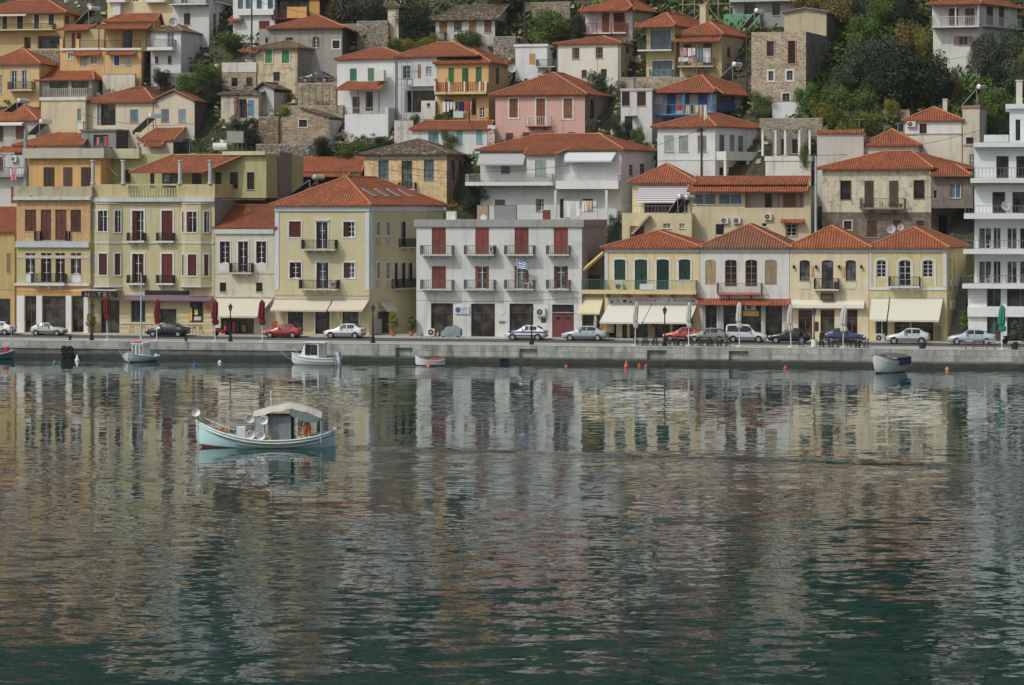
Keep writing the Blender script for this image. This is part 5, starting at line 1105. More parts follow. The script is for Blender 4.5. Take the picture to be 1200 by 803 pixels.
b = house('ochre_long_house', 'long ochre house with a full-width railed balcony and two-layer red roof, top left', -30, 74.5, 97, 60, 15, plaster((194, 166, 104), .3), L=9); b.hip(14.5, 1, al='x', over=.6, mat=RT3, i0=5, i1=4); b.win('f', [(3, 18.5, 8.5, 34.5), (20, 18, 27, 34.5), (40, 17, 46, 34.5), (57, 17, 63.5, 29.5)], 'sh', (58, 54, 56), trim=(190, 184, 160)); b.win('s', (76, 18, 81, 28), 'sh', (120, 56, 46)); b.bal('f', -28, 65, 28.5, 35, 1.2, slab=(200, 184, 130), rail=(60, 58, 60), br=0); b.win('f', [(28, 43.5, 36, 57), (44, 42, 70, 57)], 'dk', rev=.7, glass='shop', door=True); b.awn('f', -28, 33, 15.5, 18, .9, (196, 192, 184))
# --- top of the picture, left to right
b = house('cream_block', 'tall plain cream apartment block with two small white balconies, at the top edge', 126, 203, None, 40, -14, plaster((200, 184, 138), .2), L=9, rot=14); b.win('f', [(136, 3, 142, 18), (155, -10, 162, 2), (183, -10, 190, 2)], 'gl', glass='dark', door=True); b.bal('f', 128, 150, -6, 2, 1.0, style='solid', slab=(204, 204, 200), rail=(200, 202, 200), br=0); b.bal('f', 172, 196, -6, 2, 1.0, style='solid', slab=(204, 204, 200), rail=(200, 202, 200), br=0)
b.panel('f', 134, 4, 143, 18, plaster((200, 202, 204), .2), 'white_bay', .003, .6)
b = house('white_tower_block', 'white three-storey block with railed top balcony and one tall brown window', 202.5, 245, 273, 52, -12, plaster((190, 192, 192), .35), L=10); b.win('f', (215.5, 15.5, 223, 29), 'sh', (70, 68, 66)); b.bal('f', 202, 245, -3, 5, 1.1, slab=(198, 198, 196), rail=(110, 112, 114), br=0); b.win('f', [(212, -10, 220, 4)], 'gl', door=True); b.win('s', [(250, 16, 253, 30), (257, 15.5, 262.5, 27.5), (250, 31, 253.5, 42)], 'sh', (90, 88, 86)); b.bal('s', 250, 272, -3, 5, 1.0, slab=(190, 190, 188), rail=(90, 90, 92), br=0)
b = house('white_bay_house', 'white house with a band of teal-shuttered windows and a red shutter below', 273, 322, None, 46, -14, plaster((196, 198, 198), .3), L=9, rot=14); b.win('f', [(279, -5, 285, 10.5), (288, -5, 294, 10.5), (301, -5, 307, 10.5), (314, -5, 320, 10.5)], 'sh', (84, 110, 120), trim=W_); b.band('f', 280, 322, 11.5, 18, plaster((204, 206, 206), .15), d=.5, name='bay_sill'); b.win('f', (303.5, 24.5, 316, 38), 'sh', (120, 48, 44)); b.lean('f', 270, 284.5, 24.5, 19.5, .8, back=.6, mat=RT2)
b = house('veranda_house', 'shabby dark timber veranda house hung with ochre tarpaulins', 323, 376, None, 42, -3, plaster((96, 84, 72), .7), L=7, rot=14); b.hip(-2, -12, al='x', over=.8, mat=RT3); b.win('f', [(326, 1, 338, 22), (350, 1, 362, 12)], 'gl', frame=(60, 44, 40), door=True); b.bal('f', 322, 364, 13, 22, 1.2, slab=(96, 50, 42), rail=(90, 60, 50), br=0)
b.panel('f', 340, 9, 352, 22, cloth((196, 146, 70)), 'tarpaulin', 1.25, 1.28); b.panel('f', 352.3, 9, 363, 22, cloth((196, 146, 70)), 'tarpaulin', 1.25, 1.28); b.panel('f', 364, -2, 376, 18, cloth((176, 130, 56)), 'tarpaulin', .5, .54)
b = house('pale_stone_tower', 'narrow pale ruined wall of an old house beside a big dark tree', 454.5, 467, 478, 55, 8, plaster((198, 186, 158), .7, (150, 122, 92), .62), L=5); b.hip(8, 2, over=.3, mat=OLD)
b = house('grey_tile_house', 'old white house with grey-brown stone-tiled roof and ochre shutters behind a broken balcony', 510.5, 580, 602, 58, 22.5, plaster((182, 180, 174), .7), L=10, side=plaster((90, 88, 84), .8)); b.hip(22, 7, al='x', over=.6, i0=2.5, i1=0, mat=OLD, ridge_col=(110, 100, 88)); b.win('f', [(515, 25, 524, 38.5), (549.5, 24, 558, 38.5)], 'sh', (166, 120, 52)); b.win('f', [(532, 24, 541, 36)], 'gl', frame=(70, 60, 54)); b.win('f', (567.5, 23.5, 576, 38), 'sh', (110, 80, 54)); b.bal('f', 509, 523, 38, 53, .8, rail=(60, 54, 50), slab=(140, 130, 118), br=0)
b.win('s', (585, 25, 590, 36), 'dk')
b = house('white_flat_shed', 'small white flat-roofed house with an ochre door, between two red roofs', 604, 641, 652, 90, 54, plaster((202, 206, 208), .25), L=6); b.parapet(51.5, 54.5, plaster((206, 208, 208), .2), over=.15); b.win('f', (620.5, 63, 627.5, 76), 'dr', (190, 140, 60), door=True); b.win('s', (645, 55, 649, 59), 'dk'); b.bal('f', 630, 652, 70, 78, 1.0, rail=(96, 96, 94), br=0)
b = house('cream_two_storey_house', 'plain cream house with four brown windows below a low red roof', 652, 727, 753, 98, 51, plaster((206, 202, 184), .18), L=10, side=plaster((184, 166, 126), .3)); b.hip(50, 42.5, al='x', over=.35, mat=RT3, i0=5, i1=4); b.win('f', [(670.5, 56, 679, 69), (698, 55.5, 706.5, 68)], 'opl', (120, 92, 66), frame=(120, 92, 66)); b.win('f', [(681.5, 82, 687.5, 91), (704, 81, 711, 90)], 'sh', (90, 58, 48)); b.win('s', (733.5, 55, 737, 63), 'sh', (90, 70, 54))
for x in (652.5, 725): b.panel('f', x - .4, 52, x + .6, 96, paint((80, 84, 84)), 'downpipe', .003, .1)
b = house('red_balcony_house', 'tall white and beige house with a red timber balcony and red roof, top centre', 686, 741, 800, 48, 12, plaster((200, 202, 202), .2), L=12, side=plaster((168, 156, 136), .3)); b.hip(11.5, -6, al='x', over=.6, mat=RT2, i0=3, i1=5); b.win('f', [(705.5, 15, 714, 38.5), (719, 15, 733, 38.5)], 'sh', (112, 74, 52), door=True); b.bal('f', 686, 736, 28, 39, 1.3, rail=(150, 72, 54), slab=(204, 204, 202), br=0); b.lean('f', 683, 737, 13.5, 7, 1.6, mat=RT2, x3=742, posts=4, ybase=39, pcol=(140, 70, 52))
b = house('blue_french_window_house', 'ochre house with wide blue-green glazed doors on two floors and a white-edged balcony', 757.5, 790.5, 832, 92, 31, plaster((194, 178, 120), .25), L=9, side=plaster((176, 160, 116), .3)); b.hip(30, 15, over=.4, mat=RT2, umin=-.5); b.win('f', [(762.5, 35.5, 786, 58), (764.5, 71.5, 788, 89.5)], 'gl', trim=(196, 196, 186), frame=(52, 96, 96), glass='blue', door=True, mull=2, bars=0); b.lean('f', 746, 792, 32, 26.5, 1.5, mat=RT2); b.bal('f', 749, 789, 49, 59, 1.4, rail=(70, 70, 66), slab=(206, 206, 200), br=0); b.bal('f', 762, 789, 81.5, 90, .9, style='mesh', rail=(90, 130, 110), br=0); b.chimney(802, 6, 24, 5, (196, 180, 140), w=.75)
b = house('laundry_house', 'ochre house with full washing lines under its porch roof', 796.5, 846, 882, 92, 41, plaster((194, 180, 130), .25), L=9, side=plaster((174, 160, 116), .3)); b.hip(40, 25.5, over=.4, mat=RT2); b.lean('f', 792, 845, 49, 43.5, 1.8, mat=RT2, posts=3, ybase=78, pcol=(120, 80, 60)); b.bal('f', 796, 838, 69, 78, 1.6, rail=(110, 104, 92), slab=(176, 170, 150), br=0, sp=.25); b.win('f', [(801, 52, 810, 77), (824, 51, 834, 77)], 'sh', (110, 92, 70), door=True); b.win('s', [(852, 55.5, 856, 68), (877, 55, 881, 67)], 'sh', (96, 96, 92)); b.win('f', (815, 82, 832, 90), 'gl', frame=(200, 200, 194)); laund = b
b = house('rubble_stone_house', 'tall roofless rubble-stone house with orange brick window surrounds', 880.5, 944.5, 969, 130, 37, stone((180, 160, 128), (146, 122, 96), 2.3, (176, 168, 150)), L=9, side=stone((138, 132, 122), (116, 110, 102), 1.7, (78, 76, 70)))
b.win('f', [(898.5, 48.5, 907, 66)], 'dk', trim=(190, 126, 80), tw=.12); b.win('f', (923.5, 48, 932, 74.5), 'sh', (60, 50, 48), trim=(190, 126, 80), tw=.12); b.win('f', [(900.5, 83.5, 906.5, 94.5), (922, 83, 929, 94)], 'gl', trim=(204, 200, 188), tw=.2, frame=(120, 120, 116)); b.win('f', (917, 109.5, 925.5, 120), 'gl', trim=(200, 194, 180), frame=(110, 100, 90))
u = b.sub(919, 968.5, 14.5, 66, 6, 8.7, plaster((172, 158, 128), .6)); u.smat = concrete((98, 96, 92), .5); u.hip(14, 9.5, al='y', i0=0, i1=0, over=.25, mat=concrete((140, 130, 118), .4), ridge_col=(120, 112, 104)); u.win('s', (971.5, 51, 976.5, 63), 'gl', trim=(190, 196, 196), frame=(40, 80, 140), glass='blue')
b = house('white_hill_house', 'white house with a columned veranda and pink shutters, alone among trees at the top right', 1093.5, 1148, 1192, 88, 5, plaster((200, 198, 190), .3), L=9); b.hip(4.5, -8, over=.6, al='x', mat=RT3); b.win('f', [(1112, 10, 1123, 31), (1131, 10, 1142, 31)], 'sh', (120, 74, 40), door=True); b.bal('f', 1093, 1148, 20, 31.5, 1.4, rail=(190, 192, 190), slab=(204, 202, 192), br=0, sp=.2)
for x in (1094, 1120.5, 1147): b.panel('f', x - .8, 6, x + .8, 32, plaster((204, 206, 204), .2), 'column', 1.05, 1.3)
b.lean('f', 1091, 1150, 5.8, 2, 1.8, mat=RT2, name='veranda_roof'); b.win('f', (1123.5, 42.5, 1134.5, 53), 'out', (176, 128, 118), frame=(150, 150, 150), bars=0); b.win('s', [(1156, 8, 1164, 31), (1170.5, 8, 1177, 31)], 'sh', (110, 60, 52), door=True); b.bal('s', 1150, 1190, 21, 32, .9, rail=(180, 182, 180), slab=(190, 188, 180), br=0, sp=.25); b.win('s', (1161, 41, 1165, 47), 'dk')
b = house('unfinished_building', 'unfinished grey concrete building with bare slabs, top edge', 858, 935, None, 30, -14, plaster((140, 142, 142), .4), L=8, rot=14); b.band('f', 856, 936, -1, 2.5, concrete((170, 170, 166), .4), d=1.0, name='floor_slab'); b.win('f', [(872, 4, 885, 18), (905, 4, 914, 18)], 'dk', rev=.8)
terrain()
for _b in list(BLOCKS): _b.finish()
# ------------------------------------------------------------------ trees and plants
LEAF = {'dark': ((42, 54, 38), (64, 78, 52)), 'olive': ((70, 80, 62), (100, 110, 88)), 'green': ((68, 92, 42), (112, 130, 62)), 'yellow': ((108, 112, 50), (158, 150, 74)), 'rust': ((104, 94, 52), (142, 122, 70)), 'grey': ((88, 92, 78), (126, 128, 110)), 'bright': ((72, 102, 44), (116, 140, 70)), 'orange': ((72, 88, 40), (122, 122, 56))}
TEMPL = {}
def template(sp, var):
    if (sp, var) in TEMPL: return TEMPL[sp, var]
    r = random.Random(hash((sp, var)) % 1000 if False else len(TEMPL) * 17 + 5); lobes = [(0, 0, .52, .38)]
    for i in range(9):
        a = r.uniform(0, 2 * pi); d = r.uniform(.15, .36); lobes.append((d * cos(a), d * sin(a), r.uniform(.22, .84), r.uniform(.14, .26)))
    mb = leaf_cloud(lobes, 5200, .03, len(TEMPL) + 3); me = bpy.data.meshes.new('crown'); me.from_pydata(mb.v, [], mb.f); me.update(); me.materials.append(leaf_mat(*LEAF[sp]))
    t = MB(); t.tube([(0, 0, -.15), (.01, 0, .2), (-.02, .01, .5), (.02, .0, .8)], [.035, .028, .018, .006], 7)
    for i in range(7):
        a = i * .9 + r.random(); z = .2 + .07 * i; t.tube([(0, 0, z), (.14 * cos(a), .14 * sin(a), z + .14), (.28 * cos(a), .28 * sin(a), z + .22)], [.016, .01, .003], 5)
    tm = bpy.data.meshes.new('trunk'); tm.from_pydata(t.v, [], t.f); tm.update(); tm.materials.append(plaster((58, 52, 44), .3))
    TEMPL[sp, var] = (me, tm); return me, tm
NT = [0]
def tree(name, label, px, yt, yb, wpx, sp, p=None, cat='tree', group=None, wall=None):
    base = p or hit(px, yb); k = base.y / F; h = (yb - yt) * k; w = wpx * k; NT[0] += 1
    r = empty(name, base, NT[0] * 1.3); tag(r, label, cat, group); me, tm = template(sp, NT[0] % 3)
    for nm, m in (('trunk', tm), ('crown', me)):
        o = bpy.data.objects.new(nm, m); COL.objects.link(o); o.parent = r; o.scale = (w / .98, w / .98, h / .97)
    return r
T = tree
T('tree', 'large dark evergreen tree beside the pale ruined tower', 487, 1, 52, 48, 'dark')
T('tree', 'tall grey-leaved tree above the big grey house, under the top edge', 402, -22, 34, 46, 'grey'); T('tree', 'yellow-green tree beside the ochre tarpaulins', 386, -16, 32, 22, 'yellow'); T('tree', 'second grey-leaved tree, right of the taller one above the grey house', 436, -18, 32, 40, 'olive')
T('bush', 'round green bush in front of the grey-tiled house', 546, 30, 62, 40, 'green', cat='bush'); T('bush', 'yellow-green bush left of the grey-tiled house balcony', 497, 38, 66, 30, 'yellow', cat='bush'); T('bush', 'yellow-green bush below the dark evergreen', 478, 42, 66, 26, 'yellow', cat='bush'); T('bush', 'small green bush at the foot of the pale tower', 464, 40, 66, 20, 'green', cat='bush'); T('bush', 'small yellow bush touching the broken balcony', 519, 44, 64, 18, 'yellow', cat='bush')
T('tree', 'broad dark green tree behind the small white flat-roofed house', 646, 9, 60, 56, 'green'); T('tree', 'narrow dark green tree left of the red balcony', 676, 14, 58, 28, 'dark')
T('olive_tree', 'silvery olive tree in front of the plain cream house', 700, 80, 118, 34, 'olive'); T('bush', 'dark bush beside the chimney of the pink house', 728, 92, 122, 18, 'grey', cat='bush')
T('bush', 'dark green bush against the rubble wall of the pink house', 727, 138, 176, 26, 'dark', cat='bush'); T('bush', 'leafy bush by the dark doorway of the brown-shuttered white house', 747, 146, 176, 22, 'green', cat='bush')
T('tree', 'small tree with gaps by the blue railing', 892, 106, 142, 34, 'green')
T('tree', 'orange tree full of fruit behind the tiled coping', 1004, 128, 178, 62, 'orange'); T('bush', 'yellowish shrub at the foot of the grassy bank', 962, 112, 152, 26, 'yellow', cat='bush'); T('bush', 'orange-leaved shrub left of the pale-grey blank house', 978, 120, 158, 26, 'orange', cat='bush')
# wooded slope to the right
hill = [('dark', 1068, 52, 134, 78, 'large dark green tree in the middle of the wooded slope'), ('dark', 1036, 60, 134, 62, 'dark green tree left of the largest one on the slope'), ('dark', 1096, 62, 132, 52, 'dark tree beside the stone steps'), ('olive', 1006, 42, 104, 54, 'grey-green olive tree right of the rubble-stone house'), ('olive', 1030, 36, 92, 56, 'grey-green olive tree in the gully above the dark trees'), ('olive', 986, 70, 118, 34, 'olive tree against the dark stone side wall'),
        ('bright', 1012, 8, 66, 44, 'bright green tree on the slope under the top edge'), ('green', 1030, -6, 40, 40, 'green tree at the top edge of the slope'), ('rust', 1066, 16, 72, 46, 'rust-brown tree left of the veranda house'), ('yellow', 1084, 26, 80, 32, 'yellow-brown bush against the veranda house'), ('rust', 948, -12, 34, 40, 'brown leafless-looking tree behind the stone gable'), ('rust', 978, -12, 40, 48, 'reddish-brown tree right of the stone gable'), ('dark', 1060, -14, 32, 44, 'dark tree left of the red veranda roof'), ('grey', 1006, -18, 24, 40, 'grey-brown tree at the top edge'),
        ('bright', 948, 96, 146, 36, 'bright green bush on the grassy bank beside the rubble house'), ('bright', 982, 92, 142, 40, 'bright green bush below the olive trees'), ('green', 1014, 96, 140, 40, 'mid-green bush at the foot of the dark trees'), ('yellow', 1046, 112, 150, 26, 'yellow-green bush above the white cottage'), ('olive', 1158, 30, 96, 40, 'olive tree in front of the veranda house'), ('olive', 1186, 24, 92, 36, 'olive tree at the right edge'), ('olive', 1146, 36, 90, 24, 'thin olive branch tree beside the pink shutters'), ('olive', 1190, 62, 120, 44, 'drooping olive tree below the right-edge one'), ('dark', 1172, 76, 124, 34, 'dark bush below the olive trees at the right'), ('bright', 1176, 102, 146, 46, 'bright green bush behind the penthouse chimney'), ('yellow', 1198, 52, 98, 20, 'orange-tinged shrub at the right edge'), ('green', 1160, 118, 160, 30, 'green bush between the stair tower and the penthouse'), ('dark', 1176, 134, 176, 30, 'dark green bush in the shadow beside the penthouse wall'), ('rust', 1118, 92, 124, 26, 'brown dry shrub under the white house wall'), ('dark', 1108, 94, 128, 20, 'dark shrub left of the stone steps')]
for sp, px, yt, yb, w, lab in hill: T('tree' if 'tree' in lab else 'bush', lab, px, yt, yb, w, sp, cat='tree' if 'tree' in lab else 'bush', group='trees and bushes on the wooded slope')
low = [('green', 240, 70, 108, 40, 'yellow-green bush under the tarpaulin-sided garage'), ('green', 268, 30, 66, 40, 'leafy tree between the white tower block and the telegraph pole'), ('bright', 224, 84, 118, 34, 'green bush above the cream gable'), ('dark', 252, 92, 124, 34, 'dark bush right of the cream gable'), ('dark', 288, 134, 176, 44, 'dark bush below the blue ruined door'), ('yellow', 262, 62, 100, 20, 'yellow bush beside the white parapet'), ('dark', 188, 80, 104, 24, 'dark plants at the foot of the white house with old tiles'), ('yellow', 332, 118, 140, 24, 'dry yellow weeds beside the ruined stone cottage'),
       ('dark', 376, 160, 194, 40, 'round dark bush above the long red roof'), ('green', 404, 166, 196, 34, 'round green bush beside the darker one'), ('green', 424, 156, 192, 34, 'leafy green bush under the white terrace wall'), ('dark', 452, 160, 184, 34, 'low dark hedge bush above the yellow mansion roof'), ('dark', 556, 212, 252, 36, 'dark ivy-like bush between the yellow mansion and the white villa'), ('green', 486, 128, 158, 16, 'plant at the top of the white steps'), ('green', 522, 130, 150, 30, 'potted greenery under the ochre balcony'), ('green', 527, 152, 182, 24, 'shrub in front of the turquoise shutters'), ('dark', 720, 246, 296, 22, 'dark creeper bush beside the outside stairs'), ('green', 812, 168, 186, 14, 'small bush by the white shutter house corner'), ('green', 943, 162, 212, 20, 'hanging vine on the pergola'), ('dark', 461, 108, 130, 10, 'dark potted plant on the white terrace')]
for sp, px, yt, yb, w, lab in low: T('bush', lab, px, yt, yb, w, sp, cat='bush')
for i, (px, yt, yb, w, lab) in enumerate(((590, -30, 20, 60, 'dark tree behind the grey-tiled roof at the top edge'), (640, -30, 14, 40, 'tree above the stone garden wall'), (760, -40, 0, 50, 'tree behind the red roofs at the top edge'))): T('tree', lab, px, yt, yb, w, ('grey', 'green', 'dark')[i])
# undergrowth that nobody could count, and the wood above the frame
def undergrowth():
    r = random.Random(3); m = MB()
    def clump(p, s, n):
        for _ in range(n):
            d = Vector((r.gauss(0, 1), r.gauss(0, 1), abs(r.gauss(0, .8)))) * s * .45; c = p + d
            a = Vector((r.gauss(0, 1), r.gauss(0, 1), r.gauss(0, 1))).normalized(); b = a.orthogonal().normalized(); z = s * r.uniform(.12, .3)
            m.quad(c - a * z, c + b * z, c + a * z, c - b * z)
    for _ in range(900):
        px = r.uniform(930, 1210); py = r.uniform(-20, 160); p = hit(px, py); clump(p, r.uniform(.7, 1.6), 14)
    for _ in range(2200):
        px = r.uniform(-10, 1210); py = r.uniform(-10, 190); p = hit(px, py); clump(p, r.uniform(.4, 1.0), 9)
    for _ in range(500):
        px = r.uniform(320, 900); py = r.uniform(-12, 50); p = hit(px, py); clump(p, r.uniform(.8, 1.6), 12)
    g = MB()
    for x0, x1, y0, y1, n in ((944, 1030, 88, 144, 420), (1140, 1206, 92, 160, 300), (985, 1060, -10, 50, 260), (1100, 1130, 90, 130, 60)):
        for _ in range(n):
            p = hit(r.uniform(x0, x1), r.uniform(y0, y1))
            for _ in range(16):
                c = p + Vector((r.gauss(0, .5), r.gauss(0, .5), abs(r.gauss(.1, .3)))); a = Vector((r.gauss(0, 1), r.gauss(0, 1), r.gauss(.6, 1))).normalized(); b = a.orthogonal().normalized(); z = r.uniform(.09, .2)
                g.quad(c - a * z, c + b * z, c + a * z, c - b * z)
    tag(g.build('grass', leaf_mat((84, 122, 44), (130, 160, 70))), kind='stuff', label='bright green grass and weeds on the open bank')
    return tag(m.build('undergrowth', leaf_mat((64, 84, 40), (112, 126, 64))), kind='stuff', label='weeds and low scrub on the hillside between the houses')
undergrowth()
def rubble():
    r = random.Random(8); m = MB()
    for _ in range(1500):
        px = r.uniform(-5, 960) if r.random() < .55 else r.uniform(290, 480); py = r.uniform(-5, 190); p = hit(px, py) - Vector((0, 0, .2)); s = r.uniform(.15, .45); a = r.random() * 3; c, d = Vector((cos(a), sin(a), r.uniform(-.3, .3))) * s, Vector((-sin(a), cos(a), r.uniform(-.3, .3))) * s * r.uniform(.5, 1); U = Vector((0, 0, s * r.uniform(.6, 1.2)))
        m.hexa([p - c - d, p + c - d, p + c + d, p - c + d, p - c * .7 - d * .8 + U, p + c * .8 - d * .7 + U, p + c * .7 + d * .8 + U, p - c * .8 + d * .7 + U])
    return tag(m.build('rubble', plaster((168, 156, 134), .6)), kind='stuff', label='loose stones and rubble on the slope between the houses')
rubble()
def far_wood():
    r = random.Random(5); m = MB()
    for i in range(1750):
        u, w = (r.uniform(-130, 130), r.uniform(70, 190)) if i < 1100 else (r.choice((r.uniform(-142, -97), r.uniform(70, 135))), r.uniform(22, 78)); p = q(u, w, terr(w)); s = r.uniform(2, 4.5)
        for _ in range(26):
            d = Vector((r.gauss(0, 1), r.gauss(0, 1), r.gauss(.6, .6))) * s * .42; c = p + d; a = Vector((r.gauss(0, 1), r.gauss(0, 1), r.gauss(0, 1))).normalized(); b = a.orthogonal().normalized(); z = s * r.uniform(.1, .22)
            m.quad(c - a * z, c + b * z, c + a * z, c - b * z)
    return tag(m.build('hilltop_woods', leaf_mat((58, 70, 44), (98, 104, 72))), kind='stuff', label='wooded hilltop above the last houses')
far_wood()
a = at(848, 26, hit(848, 34).y); r = empty('container', a, -.2); tag(r, 'pale green site container beside the unfinished grey building', 'container'); m = MB(); m.box(0, 4.6, 0, 2, -1, .95); m.build('box', paint((96, 158, 118)), r); m = MB()
for i in range(16): m.box(.1 + i * .29, .22 + i * .29, -.03, -.001, -.9, .85)
m.build('ribs', paint((90, 150, 112)), r)
a = at(800, 24, hit(800, 30).y); r = empty('scaffold', a, -.2); tag(r, 'bare timber scaffold of crossed poles left of the unfinished grey building', 'scaffold'); m = MB()
for i in range(5): m.tube([(i * 1.5, 0, -2), (i * 1.5, 0, 5)], .06, 5)
for z in (0, 2, 4): m.tube([(-.4, 0, z), (6.4, 0, z)], .05, 5)
m.tube([(1.5, -.1, 0), (4.5, -.1, 4)], .06, 5); m.tube([(4.5, .1, 0), (1.5, .1, 4)], .06, 5); m.build('poles', paint((150, 142, 124)), r)
# potted plants on the pavement
def potted(label, px, yt, yb, w, w_px, sp='green', pot=(170, 90, 60), seed=1):
    p = on_w(px, w); p.z = ZQ + .13; k = p.y / F; h = (yb - yt) * k; ww = w_px * k; r = empty('potted_plant', p); tag(r, label, 'potted plant')
    m = MB(); m.lathe([(.2, 0), (.3, .42), (.33, .42), (.33, .5), (.27, .5), (.27, .46)], (0, 0, 0), 12); m.build('pot', paint(pot), r)
    m = MB(); m.tube([(0, 0, .4), (0, 0, h * .6)], .03, 5); m.build('stem', paint((84, 70, 50)), r)
    m = leaf_cloud([(0, 0, .5 + (h - .5) * .35, ww * .45), (.1, 0, .5 + (h - .5) * .62, ww * .42), (-.05, .05, .5 + (h - .5) * .84, ww * .3)], 900, .13, seed); m.build('crown', leaf_mat(*LEAF[sp]), r)
potted('tall bushy yellow-green shrub in a terracotta pot beside the grey cabinet', 460.5, 368, 396, -.7, 14, 'yellow', seed=2); potted('slimmer green shrub in a terracotta pot at the white building corner', 482, 370, 396, -.6, 12, 'green', seed=3); potted('feathery palm-like plant in a terracotta pot beside the hotel door', 106, 368, 391, -.5, 13, 'yellow', seed=4); potted('olive shrub in a pot in front of the white apartment block', 1190, 382, 405, -.6, 17, 'olive', (60, 62, 60), seed=6); potted('leafy green shrub beside the stone steps', 1129, 362, 401, 1.0, 16, 'bright', (70, 90, 130), seed=7)
# ------------------------------------------------------------------ walls, steps, poles
def wall_thing(name, label, cat, px0, px1, yb, yt, mat, th=.5, w=None):
    a, c = hit(px0, yb), hit(px1, yb); h = (yb - yt) * a.y / F; r = empty(name, a); tag(r, label, cat, kind='thing')
    d = c - a; d.z = 0; n = Vector((-d.y, d.x, 0)).normalized() * th; m = MB(); B = Vector((0, 0, -1.5)); U = Vector((0, 0, h)); o = Vector((0, 0, 0))
    m.hexa([o + B, d + B, d + n + B, n + B, o + U, d + U, d + n + U, n + U]); m.build('masonry', mat, r)
    k = MB(); k.hexa([x + U + Vector((0, 0, .003)) for x in (o, d, d + n, n)] + [x + U + Vector((0, 0, .13)) for x in (o, d, d + n, n)]); k.build('coping', concrete((150, 142, 128), .5), r); return r, d, h, n
wall_thing('garden_wall', 'collapsed rubble terrace wall directly above the ruined stone cottage', 'wall', 330, 402, 142, 125, stone((164, 148, 122), (128, 110, 88), 1.9)); wall_thing('garden_wall', 'brown earth and stone bank beside the dark-roofed ruin', 'wall', 303, 326, 178, 138, stone((142, 124, 100), (112, 98, 80), 1.4, (104, 92, 74)), .8); wall_thing('garden_wall', 'broken stone wall under the tarpaulin-hung veranda', 'wall', 352, 420, 44, 30, stone((130, 122, 108), (104, 96, 84), 1.7)); wall_thing('garden_wall', 'rough stone wall below the ochre long house', 'wall', 34, 70, 76, 60, stone((120, 112, 100), (98, 92, 82), 1.7)); wall_thing('garden_wall', 'mossy boulder wall between the grey-tiled house and the white flat-roofed house', 'wall', 578, 604, 66, 44, stone((124, 118, 106), (96, 92, 82), 1.6))
r, d, h, n = wall_thing('retaining_wall', 'rubble retaining wall with iron posts, holding up the parked dark car', 'wall', 349, 396, 126, 98, stone((178, 160, 130), (140, 116, 88), 1.8), th=5)
m = MB()
for i in range(7): p = d * (i / 6) + Vector((0, 0, h - 2.2)) - n * .15; m.box(p.x - .05, p.x + .05, p.y - .05, p.y + .05, p.z, p.z + 3.0)
for zz in (h + .35, h + .75): m.tube([Vector((0, 0, zz)) - n * .15, d + Vector((0, 0, zz)) - n * .15], .035, 5)
m.build('railing', paint((120, 112, 100)), r)
wall_thing('garden_wall', 'rubble garden wall below the blue-green glazed house', 'wall', 728, 800, 106, 92, stone((172, 152, 124), (134, 112, 90), 1.7)); wall_thing('garden_wall', 'mossy stone terrace wall at the top edge behind the dark green tree', 'wall', 614, 668, 22, 4, stone((140, 126, 96), (110, 98, 76), 1.5)); wall_thing('garden_wall', 'sunlit white garden wall in front of the rubble-stone house', 'wall', 905, 948, 142, 120, plaster((206, 206, 204), .2)); wall_thing('garden_wall', 'grey weathered retaining wall above the vine pergola', 'wall', 890, 964, 160, 140, stone((150, 142, 126), (122, 114, 100), 1.9)); wall_thing('garden_wall', 'pale garden wall behind the orange tree', 'wall', 972, 1066, 140, 130, plaster((188, 182, 166), .5)); wall_thing('garden_wall', 'dry-stone wall beneath the white house with old tiles', 'wall', 184, 246, 100, 87, stone((150, 140, 122), (120, 108, 90), 1.8)); wall_thing('garden_wall', 'crumbling stone wall left of the pale tower', 'wall', 418, 455, 60, 26, stone((128, 116, 98), (100, 92, 80), 1.6)); wall_thing('garden_wall', 'whitewashed ruined wall stump below the ochre porch house', 'wall', 120, 158, 106, 88, plaster((196, 188, 174), .6))
wall_thing('garden_wall', 'dark rubble bank wall above the long red roof', 'wall', 300, 372, 192, 170, stone((112, 104, 92), (84, 78, 70), 1.6)); wall_thing('garden_wall', 'white flaking wall with steps beside the turquoise-shuttered house', 'wall', 462, 484, 170, 142, plaster((190, 186, 178), .7, (150, 130, 110), .58))
def steps(label, px0, px1, yb, yt, n, rise, mat, p0=None):
    a = p0 or hit(px0, yb); k = a.y / F; wd = (px1 - px0) * k; r = empty('stone_steps', a, -QA); tag(r, label, 'steps', kind='thing'); m = MB()
    for i in range(n): m.box(0, wd, i * .32, (i + 1) * .32 + .3, i * rise - .6, (i + 1) * rise)
    m.build('flight', mat, r)
p = on_w(1113, .8); p.z = ZQ + .13; steps('long worn stone steps climbing between the yellow shop house and the apartment block', 1113, 1131, 0, 0, 26, .24, concrete((128, 124, 114), .7), p)
steps('narrow grey stone steps climbing the wooded slope', 1112, 1130, 132, 110, 22, .25, concrete((140, 138, 132), .6))
def pole(label, px, yt, yb, r0=.11, col=(64, 54, 48), p=None, arm=True):
    a = p or hit(px, yb); h = (yb - yt) * a.y / F; r = empty('telegraph_pole', a); tag(r, label, 'pole'); m = MB(); m.tube([(0, 0, -1), (0, 0, h)], [r0 * 1.15, r0 * .8], 8); m.build('pole', paint(col), r)
    if arm:
        k = MB(); k.box(-.55, .55, -.05, .05, h - .5, h - .4)
        for x in (-.45, -.15, .15, .45): k.lathe([(.03, 0), (.05, .06), (.05, .14), (.02, .17)], (x, 0, h - .4), 6)
        k.build('crossarm', paint((80, 70, 62)), r)
    return a + Vector((0, 0, h))
